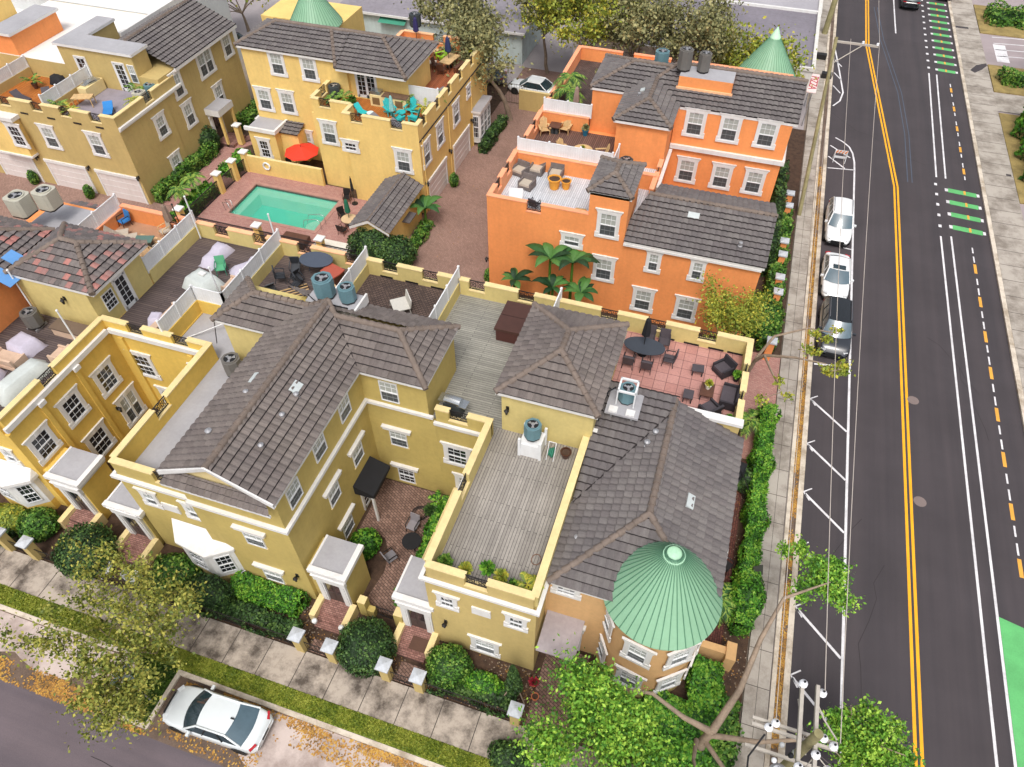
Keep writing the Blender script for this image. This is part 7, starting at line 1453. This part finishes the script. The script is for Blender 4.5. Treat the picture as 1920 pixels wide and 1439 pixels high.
# olive house decks (D)
place(boxtable(1.5, .8, .72, TANW), 'brown picnic table on the lilac grey deck', (-47.9, 40.4, 6.37), .35, name='picnic_table'); grill('silver grill set in the counter on the lilac grey deck', (-48.6, 42.3, 6.37), 1.4); b = MB(); b.box(-49.0, -48.2, 41.2, 43.2, 6.36, 7.2, COP_Y); one('grill_counter', b, 'cream counter beside the white fence on the olive house', 'counter')
place(lounger(BLACK, M('bright_blue_towel', '#2B7CC0', .8), 1.6, .7, .5), 'dark lounger with bright blue towel on the lilac grey deck', (-45.3, 39.9, 6.37), .6); place(lounger(BRN, SLING), 'dark brown recliner on the tan deck', (-51.3, 40.2, 6.37), .7); place(lounger(BRN, SLING), 'dark lounger lying low at the tan deck parapet', (-53.0, 39.4, 6.37), 1.3); place(softbox(1.4, .7, .7, BLACK, seed=12), 'black covered box with green cushions against the wall', (-52.2, 42.6, 6.37), -.1); place(softbox(1.0, .8, .7, BLACK, seed=13), 'black covered grill beside the glass door', (-50.4, 42.9, 6.37), .2)
for i, (x, y, m_, lb) in enumerate(((-48.8, 38.9, LF_PALM, 'yellow green palm behind the left railing of the lilac deck'), (-47.4, 38.6, LF_YEL, 'small palm behind the second railing of the lilac deck'), (-43.9, 41.2, LF_YEL, 'spiky plant at the parapet notch of the lilac deck'), (-44.9, 42.9, LF_PALM, 'leafy plant beside the blue grey condenser'), (-53.6, 41.5, LF_HEDGE, 'tall planter with green leaves on the tan deck'))): place(pot(BRN, .22, .35, m_, .5, 70+i, True), lb, (x, y, 6.37))
# court furniture
place(chair(IRON, M('grey_mesh', '#8A8589', .8)), 'grey mesh chair at the top of the court', (-11.15, 17.1, .07), -.1); place(chair(IRON, GREYW), 'grey mesh chair at the bottom of the court table', (-11.5, 15.1, .07), 2.6); place(rtable(IRON, .5, .7, BLACK), 'round black table in the brick court', (-10.75, 16.1, .07))
b = MB(); 
for r0 in (.3, .38, .44): b.tube([(-11.2+r0*cos(2*pi*i/18), 18.1+r0*sin(2*pi*i/18), .1) for i in range(19)], .02, BLACK, 5, False)
one('garden_hose', b, 'black garden hose coiled on the court bricks', 'hose'); place(pot(WHF, .2, .4, LF_BRIGHT, .4, 90, True), 'white pot with a palm in the far corner of the court', (-10.3, 18.7, .07)); place(pot(BRN, .2, .3, LF_DARK, .35, 91), 'dark leafy pot beside the court palm', (-10.6, 18.2, .07))
# porch details
for i, (p, lb) in enumerate((((590, 1165), 'white ball finial on the left wall of the first steps'), ((640, 1178), 'white ball finial on the right wall of the first steps'))): b = MB(); x, y, _ = G(*p, .85); b.blob((x, y, .9), (.14, .14, .14), WH, 12, 8); b.lathe([(.1, 0), (.1, .05)], WH, 10, (x, y, .73)); one('stone_ball', b, lb, 'finial')
b = MB(); b.box(-8.75, -7.75, 11.0, 11.65, .5, .53, M('brown_doormat', '#5A4034', .95)); one('doormat', b, 'brown doormat at the second porch door', 'mat')
place(pot(TER, .17, .25, leafmats('red_flower', ['#C23A4A', '#8A2A3A', '#3F6A2E']), .2, 95), 'pot of pink red flowers at the corner of the deck house', (-2.75, 11.4, 0)); place(pot(M('terracotta_box', '#B86A44'), .16, .3), 'terracotta pot on the side landing', (-2.5, 10.8, .05))
for i, (x, y, lb) in enumerate(((-16.0, 11.6, 'blue grey gas meter beside the hedge block, left'), (-15.3, 11.65, 'blue grey gas meter beside the hedge block, right'))): 
    gm = thing('gas_meter', lb, 'meter', (onY(430+i*30, 1080+i*8, 11.8)[0], 11.7, 0)); b = MB(); b.box(-.13, .13, -.1, .1, .4, .8, TEAL); b.build('case', gm, False); b = MB(); b.tube([(-.08, 0, 0), (-.08, 0, .4)], .03, GALV); b.tube([(.08, 0, .8), (.08, .1, .95), (.2, .25, .95)], .03, GALV); b.build('pipe', gm, False)
# side path things
gc = grill('black covered grill on the side brick path', (4.7, 25.5, .05), 1.3, BLACK)
cu = umbrella(M('cream_canopy', '#D9BE8C', .9), 1.4, .2); place(cu, 'folded cream umbrella lying on the side brick path', (4.5, 22.2, .25), 0); cu.rotation_euler = (-1.4, 0, .1)
for i, (x, y, lb) in enumerate(((4.5, 20.4, 'white iron chair on the side path, farther'), (4.8, 19.9, 'dark iron chair beside the white iron chair'), (4.4, 17.4, 'round topped iron chair near the turret'))): place(chair([WHF, IRON, WHF][i], IRON), lb, (x, y, .05), i*1.1)
# =============== vehicles ===============
def paint(n, c): 
    m = M(n, c, .28, .03, .6, 4, spec=.6); bs = m.node_tree.nodes['Principled BSDF']; bs.inputs['Coat Weight'].default_value = .6; return m
CGL = M('car_glass', '#2A3A40', .06, .1, 1, 4, spec=.9); CGL2 = M('tinted_car_glass', '#4A5F6A', .1, .1, 1, 4, spec=.9); TYRE = M('tyre_rubber', '#1B1A1B', .9); RIM = M('alloy_rim', '#A9ACB0', .3, .05, metal=.8); LENS = M('headlight_lens', '#D6DADC', .15); TAIL = M('tail_light', '#A8202A', .25); TRIM = M('black_trim', '#1A1B1D', .5)
def car(label, pm, L=4.7, W=1.85, H=1.45, kind='sedan', roofm=None, glass=CGL, extra=None):
    """front towards -Y"""
    r = thing('car', label, 'car'); hl = L/2; hw = W/2; b = MB()
    suv = kind == 'suv'; bz = .22 if not suv else .28; belt = .92 if not suv else 1.08; hood = .86 if not suv else 1.05; tail = .98 if not suv else 1.1
    st = [(-hl, .52, .42, .62), (-hl+.1, .66, .36, .8), (-hl+.4, hood-.08, bz, .95), (-hl+1.0, hood, bz, 1.0), (-hl+1.45, belt-.02, bz, 1.0), (0, belt, bz, 1.0), (hl-1.1, belt+.02, bz, 1.0), (hl-.6, tail, bz, .99), (hl-.15, tail-.05, bz+.05, .9), (hl, tail-.28, .42, .72)]
    K = 13; vs = []
    for (y, zt, zb, kw) in st:
        w = hw*kw
        sec = [(-w*.9, zb), (-w, zb+.14), (-w, zb+(zt-zb)*.45), (-w*.99, zb+(zt-zb)*.72), (-w*.94, zt-.05), (-w*.82, zt), (0, zt+.03), (w*.82, zt), (w*.94, zt-.05), (w*.99, zb+(zt-zb)*.72), (w, zb+(zt-zb)*.45), (w, zb+.14), (w*.9, zb)]
        vs += [(x, y, z) for x, z in sec]
    n = len(st); b.add(vs, [(i*K+j, i*K+j+1, (i+1)*K+j+1, (i+1)*K+j) for i in range(n-1) for j in range(K-1)]+[(j, j+1, K-2-j, K-1-j) for j in range(6)]+[((n-1)*K+j+1, (n-1)*K+j, (n-1)*K+K-1-j, (n-1)*K+K-2-j) for j in range(6)], pm, True)
    bo_ = b.build('body', r, False); sd_ = bo_.modifiers.new('sub', 'SUBSURF'); sd_.levels = 2; sd_.render_levels = 2
    # cabin: windscreen base, roof front, roof rear, rear glass base
    wb, rf, rr, rb = (-hl+1.35, -hl+2.05, hl-1.35, hl-.62) if not suv else (-hl+1.3, -hl+1.95, hl-.75, hl-.22)
    zb_ = belt-.03; zt = H; cw = hw*.93; tw = hw*.74
    def ring(y, z, w): return [(-w, y, z), (w, y, z)]
    A = [(-cw, wb, zb_), (cw, wb, zb_), (tw, rf, zt-.03), (-tw, rf, zt-.03)]; R = [(-tw, rr, zt-.04), (tw, rr, zt-.04), (cw*.97, rb, zb_+.04), (-cw*.97, rb, zb_+.04)]
    NG = 8; US = [j/NG*2-1 for j in range(NG+1)]; bow = lambda u: 1-u*u
    def screen(n, w0, y0, z0, k0, w1, y1, z1, k1, m_):
        vs = [(u*w0, y0+k0*bow(u), z0) for u in US]+[(u*(w0+w1)/2, (y0+y1)/2+(k0+k1)/2*bow(u), (z0+z1)/2+.03) for u in US]+[(u*w1, y1+k1*bow(u), z1+.02*bow(u)) for u in US]
        g = MB(); g.add(vs, [(i*(NG+1)+j, i*(NG+1)+j+1, (i+1)*(NG+1)+j+1, (i+1)*(NG+1)+j) for i in range(2) for j in range(NG)], m_, True); g.build(n, r, False)
    screen('windscreen', cw*.97, wb, zb_+.02, -.26, tw, rf, zt-.03, -.1, glass); screen('rear_window', cw*.94, rb, zb_+.05, .2, tw, rr, zt-.04, .1, extra or glass)
    for s in (-1, 1):
        g = MB(); g.add([(s*cw, wb, zb_), (s*cw*.97, rb, zb_+.04), (s*tw, rr, zt-.04), (s*tw, rf, zt-.03)], [(0, 1, 2, 3)], CGL); g.build('side_window', r, False)
        p_ = MB()
        for t in (.33, .68): 
            ya = wb+(rb-wb)*t; yb = rf+(rr-rf)*t; p_.tube([(s*cw*1.0, ya, zb_), (s*tw*1.01, yb, zt-.04)], .035, TRIM if glass == CGL and not suv else pm, 4)
        p_.tube([(s*cw, wb, zb_), (s*tw, rf, zt-.02), (s*tw, rr, zt-.03), (s*cw*.97, rb, zb_+.04)], .05, pm, 6); p_.build('pillar', r, False)
        m_ = MB(); m_.cbox((s*(hw+.08), wb+.35, belt+.03), (.2, .13, .13), pm); m_.build('wing_mirror', r, False)
        h_ = MB(); h_.cbox((s*hw*.66, -hl+.27, .69), (.3, .26, .08), LENS, rz=s*.55); h_.build('headlight', r, False)
        t_ = MB(); t_.cbox((s*hw*.74, hl-.16, tail-.15), (.34, .1, .1), TAIL, rz=-s*.45); t_.build('tail_light', r, False)
        for y in (-hl+.85, hl-.85):
            w_ = thing('wheel', 'x', 'x'); del w_['label'], w_['category']; w_.parent = r; w_.location = (s*(hw-.09), y, .33)
            q = MB(); q.T = Matrix.Rotation(pi/2, 4, 'Y'); q.lathe([(.2, -.1), (.31, -.1), (.33, -.06), (.33, .06), (.31, .1), (.2, .1)], TYRE, 20, cap=False); q.build('tyre', w_, False); q = MB(); q.T = Matrix.Rotation(pi/2, 4, 'Y'); q.lathe([(.21, -.09), (.21, .09)], RIM, 20); 
            for k in range(5): a_ = 2*pi*k/5; q.T = None; q.cbox((s*.1, .1*cos(a_), .1*sin(a_)), (.02, .05, .18), TRIM, rx=a_)
            q.build('rim', w_, False)
            ar = MB(); ar.T = Matrix.Translation((s*(hw-.012), y, .33)) @ Matrix.Rotation(pi/2, 4, 'Y'); ar.lathe([(.38, -.02), (.38, .02)], TRIM, 20); ar.build('wheel_arch', r, False)
    rm = MB(); K2 = 6; vs = []
    for i in range(7):
        t = i/6; y = rf+(rr-rf)*t; 
        for j in range(K2+1): u = j/K2*2-1; vs.append((u*tw, y+(-.1*(1-t)+.1*t)*(1-u*u), zt-.035+.06*(1-u*u)*sin(pi*(.15+.7*t))))
    rm.add(vs, [(i*(K2+1)+j, i*(K2+1)+j+1, (i+1)*(K2+1)+j+1, (i+1)*(K2+1)+j) for i in range(6) for j in range(K2)], roofm or pm, True); rm.build('roof', r, False)
    gr = MB(); gr.cbox((0, -hl+.015, .52), (W*.5, .08, .2), TRIM); gr.build('grille', r, False); bp = MB(); bp.cbox((0, -hl+.05, .34), (W*.8, .12, .1), TRIM); bp.build('bumper', r, False)
    pl_ = MB(); pl_.cbox((0, hl+.0, .62), (.5, .03, .14), TRIM); pl_.build('number_plate', r, False)
    if suv:
        for s in (-1, 1): rl = MB(); rl.tube([(s*tw*.92, rf+.2, zt+.02), (s*tw*.92, rf+.35, zt+.07), (s*tw*.92, rr-.3, zt+.07), (s*tw*.92, rr-.1, zt+.02)], .02, RIM if roofm is None else RIM, 5); rl.build('roof_rail', r, False)
    return r
WHP = paint('white_car_paint', '#DDE0E1'); SILV = paint('silver_white_paint', '#D2D8DA'); NAVP = paint('dark_blue_grey_paint', '#2B2F36'); BLKP = paint('black_car_paint', '#23262B'); GRYP = paint('grey_car_paint', '#4A4E54')
c_ = car('white saloon parked in the side street bay by the grass island', SILV, 4.75, 1.85, 1.42, extra=CGL2); c_.location = (-15.45, 5.55, .0); c_.rotation_euler = (0, 0, -pi/2+.03)
b = MB(); b.cbox((0, 1.05, 1.47), (.06, .16, .05), TRIM); b.build('aerial', c_, False)
c_ = car('white suv parked farthest up the avenue', WHP, 4.85, 1.9, 1.75, 'suv', glass=CGL2); c_.location = (9.42, 51.4, 0)
c_ = car('white saloon with dark sunroof parked between the two suvs', WHP, 4.8, 1.85, 1.45, glass=CGL2); c_.location = (9.4, 44.9, 0); b = MB(); b.box(-.42, .42, -.35, .1, 1.45, 1.487, CGL); b.build('sunroof', c_, False)
c_ = car('dark blue grey suv parked nearest the pink terrace', NAVP, 4.95, 1.95, 1.78, 'suv', roofm=M('panorama_roof', '#1C2024', .12, .1, spec=.9), glass=CGL2); c_.location = (9.5, 39.3, 0)
c_ = car('black suv driving away at the top of the avenue', BLKP, 4.8, 1.95, 1.7, 'suv'); c_.location = (16.15, 99.2, 0); c_.rotation_euler = (0, 0, pi)
c_ = car('red car just entering the top edge of the avenue', paint('red_car_paint', '#B22E30'), 4.7, 1.85, 1.45); c_.location = (20.1, 103.2, 0); c_.rotation_euler = (0, 0, pi)
c_ = car('white saloon parked in the lane behind the olive garden wall', WHP, 4.7, 1.85, 1.45); c_.location = (-19.2, 65.0, 0); c_.rotation_euler = (0, 0, -pi/2-.1)
c_ = car('dark car parked left of the white one behind the yellow house', GRYP, 4.6, 1.85, 1.45); c_.location = (-24.6, 66.0, 0); c_.rotation_euler = (0, 0, -pi/2)
c_ = car('black car half hidden behind the roofs at the top left', BLKP, 4.6, 1.85, 1.5); c_.location = (-52.5, 64.5, 0); c_.rotation_euler = (0, 0, -pi/2+.1)
c_ = car('white car under the palms by the east driveway', WHP, 4.6, 1.85, 1.5); c_.location = (30.6, 80.5, 0); c_.rotation_euler = (0, 0, .9)
# =============== utility poles and wires ===============
WOODP = M('weathered_pole_wood', '#8C8560', .95, .25, 1, 6, .5, 15); PALEX = M('pale_crossarm', '#B0A99F', .8, .1, 2, 10); CER = M('white_insulator', '#E4E6EA', .2)
def insul(b, x, y, z, s=1): b.lathe([(.05*s, 0), (.11*s, .03), (.05*s, .08), (.1*s, .12), (.04*s, .2)], CER, 10, (x, y, z)); b.lathe([(.025*s, .2), (.03*s, .26)], BLACK, 8, (x, y, z))
up = thing('utility_pole', 'utility pole with pale double crossarms at the bottom edge by the avenue', 'utility pole', (6.55, 8.9, 0))
b = MB(); b.tube([(0, 0, 0), (0, 0, 11.2)], [.2, .14], WOODP, 12); b.build('pole', up, False)
for dx in (-.35, .12): b = MB(); b.box(dx-.055, dx+.055, -1.7, 1.75, 10.38, 10.52, PALEX); b.build('crossarm', up, False)
for z, y in ((9.6, .45), (9.6, .25), (8.9, -.2)): b = MB(); b.box(-1.6, 1.0, y-.045, y+.045, z, z+.12, PALEX); b.build('crossarm', up, False)
for x, y, z in ((.3, 1.6, 10.3), (-.35, 1.62, 10.52), (.12, -.4, 10.52), (-.9, .45, 9.74), (-1.1, .25, 9.74), (.55, .45, 9.74), (.85, .3, 9.74), (.9, -.2, 9.04), (-.35, -.9, 10.52), (.12, .2, 10.52)): b = MB(); insul(b, x, y, z, 1.25); b.build('insulator', up, False)
b = MB(); b.tube([(.1, 1.3, 10.4), (.5, 1.0, 9.9), (1.0, .6, 9.6)], .03, PALEX); b.tube([(-.4, 1.2, 10.3), (.2, 0, 9.2)], .03, PALEX); b.tube([(-1.2, 0, 9.8), (-1.5, -.6, 9.2), (-1.3, -1.2, 8.2)], .03, BLACK); b.tube([(.3, 0, 9.7), (.9, -.4, 9.5), (1.1, -.9, 9.0)], .02, PALEX); b.tube([(.2, -.3, 10.2), (.0, -.7, 9.4), (-.3, -.9, 8.6)], .02, PALEX); b.build('brace', up, False)
b = MB(); b.lathe([(.3, 0), (.32, .1), (.32, 1.0), (.26, 1.06), (0, 1.1)], GALV, 18, (-.5, -.75, 8.0)); insul(b, -.6, -.7, 9.1, 1.3); insul(b, -.35, -.85, 9.1, 1.3); b.build('transformer', up, False)
for i, (dx, dz) in enumerate(((-.35, .1), (.1, .25), (.3, -.1), (.0, -.5))): b = MB(); b.blob((dx-.4, -.5+.25*i, 9.2+dz), (.09, .09, .12), [CER, BLACK, GALV, CER][i], 8, 6); b.build('cutout_switch', up, False)
u2 = thing('utility_pole', 'weathered leaning utility pole with single arm over the avenue, farther up', 'utility pole', (6.6, 52.3, 0)); b = MB(); b.tube([(0, 0, 0), (-.9, 6.2, 11.2)], [.16, .12], WOODP, 12); b.build('pole', u2, False)
b = MB(); b.box(-1.0, 2.1, 6.1, 6.25, 10.85, 10.98, PALEX); b.build('crossarm', u2, False); b = MB(); b.tube([(-.8, 5.3, 9.6), (1.0, 6.15, 10.85)], .04, PALEX); b.build('brace', u2, False)
for q_ in ((1.0, 6.18, 10.98), (2.0, 6.18, 10.98), (-.9, 6.18, 11.0)): b = MB(); insul(b, *q_); b.build('insulator', u2, False)
u3 = thing('utility_pole', 'brown pole crossing the sidewalk at the top edge', 'utility pole', (7.2, 87.5, 0)); b = MB(); b.tube([(0, 0, 0), (.2, 1.5, 12)], [.3, .25], WOODP, 12); b.build('pole', u3, False)
WIRE = M('pale_wire', '#B9AFA6', .6); WIRED = M('dark_wire', '#5A5250', .6)
def wire(label, p, q, sag=.5, r=.018, m=WIRE):
    b = MB(); N = 24; b.tube([(p[0]+(q[0]-p[0])*i/N, p[1]+(q[1]-p[1])*i/N, p[2]+(q[2]-p[2])*i/N-sag*4*(i/N)*(1-i/N)) for i in range(N+1)], r, m, 4, False); return one('power_line', b, label, 'wire', 'overhead wires along the avenue')
wire('pale wire running from the left insulator up the parked cars', (6.85, 10.5, 10.6), (6.7, 58.5, 11.2), .5); wire('pale wire over the parking stalls nearer the avenue', (7.55, 9.3, 9.95), (8.7, 58.5, 11.1), .4); wire('thin pale wire above the sidewalk', (5.6, 9.35, 10.0), (5.9, 58.3, 9.9), .6, .014); wire('second thin wire low over the sidewalk', (5.5, 8.9, 9.3), (5.9, 57.9, 9.0), .6, .012, WIRED)
wire('thin dark wire crossing the avenue at the bottom right', (7.0, 8.9, 9.6), (17.5, 4.5, 8.5), .2, .014, WIRED); wire('pale wire continuing up the avenue from the farther arm', (8.7, 58.5, 11.1), (9.5, 120, 11), .5); 
# =============== small street things ===============
bc = thing('barricade', 'orange and white striped folding barricade on the hatched paint', 'barricade', (9.35, 61.6, 0), .05); b = MB(); b.cbox((0, -.0, .85), (1.0, .04, .3), WHF, rx=.15)
for i in range(4): b.cbox((-.36+.25*i, -.025, .85), (.1, .02, .3), M('safety_orange', '#E8822E') if i == 0 else b.mats[-1], rx=.15, ry=.5)
b.build('striped_board', bc, False); b = MB(); b.cbox((0, -.1, .4), (.95, .04, .2), WHF, rx=.15); b.build('lower_board', bc, False)
for sx in (-1, 1):
    for sy in (-1, 1): b = MB(); b.tube([(sx*.48, 0, 1.0), (sx*.48, sy*.35, 0)], .03, WHF, 5); b.build('leg', bc, False)
s2 = thing('yard_sign', 'small dark sign on a stake beside the avenue hedge', 'sign', (6.15, 19.4, .1), 0); b = MB(); b.tube([(0, 0, 0), (.05, .1, 1.1)], .03, IRON); b.build('stake', s2, False); b = MB(); b.cbox((.08, .2, 1.2), (.5, .04, .55), M('dark_sign_face', '#3A3C34', .5), rx=-.5, rz=.5); b.build('board', s2, False)
s3 = thing('street_sign', 'pale blue street name sign leaning over the grass island', 'sign', (-18.9, 5.35, .1)); b = MB(); b.tube([(0, 0, 0), (-.3, .05, 2.6)], .035, GALV); b.build('post', s3, False)
SB = M('pale_blue_sign', '#B5CBD2', .4)
for i, a_ in enumerate((.15, 1.45)): b = MB(); b.cbox((-.3, .05, 2.65+.28*i), (1.0, .03, .24), SB, rz=a_, rx=-.25); b.build('blade', s3, False)
s4 = thing('lamp_globe_post', 'white round marker on a short post at the island kerb', 'post', (*G(234, 1272, .9)[:2], 0)); b = MB(); b.tube([(0, 0, 0), (0, 0, .9)], .03, GALV); b.build('post', s4, False); b = MB(); b.lathe([(.14, .9), (.14, .94), (0, .95)], WHF, 14); b.build('disc', s4, False)
for i, (p, lb) in enumerate((((1548, 148), 'black slatted bench on the sidewalk by the pizza shop'), ((1538, 112), 'dark kerbside box by the pizza shop'))):
    x, y, _ = G(*p); b = MB(); b.box(x-.5, x+.5, y-.3, y+.3, .12, .6, IRON); one('street_bench' if i == 0 else 'utility_box', b, lb, 'bench' if i == 0 else 'box')
b = MB(); b.add([(21.5, 83.0, .125), (21.9, 82.5, .125), (22.6, 83.4, .125), (23.2, 84.5, .125), (23.2, 85.1, .125), (22.2, 84.4, .125)], [(0, 1, 2, 3, 4, 5)], ASPH); b.box(20.9, 22.2, 93.5, 94.0, .12, .125, ASPH); b.box(22.7, 23.1, 63.3, 63.6, .12, .125, ASPH); struct('asphalt_patches', b)
b = MB(); 
for i in range(4): b.poly([(24.5+i*.0, 87.5+1.6*i, .004), (29.5, 88.1+1.6*i, .004), (29.5, 88.25+1.6*i, .004), (24.5, 87.65+1.6*i, .004)], WHITEP)
b.poly([(24.4, 86.2, .004), (25.6, 86.2, .004), (25.6, 90.5, .004), (24.4, 90.5, .004)], WHITEP); struct('driveway_markings', b)
for i, (x, y, lb) in enumerate(((25.2, 58.3, 'pale ground light at the edge of the east shrub bed'), (26.4, 57.9, 'second pale ground light farther right of the east shrub bed'))): b = MB(); b.cbox((x, y, .3), (.5, .35, .4), CREAM, rz=.4, rx=.3); b.tube([(x, y, 0), (x, y, .2)], .05, IRON); one('ground_light', b, lb, 'light')
for i, (x, y, lb) in enumerate(((-2.2, 84.3, 'dark roof vent with hose on the shop roof, left'), (.3, 84.5, 'dark blue roof vent with hose on the shop roof, right'))):
    b = MB(); b.box(x-.3, x+.3, y-.3, y+.3, 4.75, 5.5, [BLACK, TEAL][i]); b.tube([(x, y-.3, 5.2), (x+.2, y-1, 4.9), (x+.6, y-2.3, 4.8)], .06, BLACK); one('roof_exhaust', b, lb, 'vent')
b = MB(); b.box(1.6, 2.6, 84.6, 85.2, 4.75, 5.2, WH); one('roof_unit', b, 'small white roof box right of the two dark vents', 'roof unit')
# scupper slots at the foot of the pink terrace and brick terrace parapets
for nm, xs, y0, m_ in (('pink', (-.7, .6, 1.9, 2.9), 28.85, IRON), ('brick', (-17.2, -15.6, -14.0), 28.85, IRON)):
    for x in xs: b = MB(); b.box(x-.4, x+.4, y0, y0+.03, 6.36, 6.46, m_); o_ = b.build('scupper', (e_late if nm == 'pink' else g).root)
b = MB(); b.box(-7.75, -7.62, 22.2, 23.6, 7.0, 7.15, IRON); b.tube([(-7.68, 22.3, 6.34), (-7.68, 22.3, 7.0)], .03, IRON); b.tube([(-7.68, 23.5, 6.34), (-7.68, 23.5, 7.0)], .03, IRON); one('deck_bar', b, 'long dark bar on posts left of the tower roof', 'rail')
for x, y, lb in ((-26.6, 30.9, 'x'),): pass
for i, (p, lb) in enumerate((((198, 1068), 'white iron patio chair under the spring tree, left'), ((252, 1085), 'white iron patio chair under the spring tree, right'))): x, y, _ = G(*p, .4); place(chair(WHF, WHF), lb, (x, y, 0), .5+i)
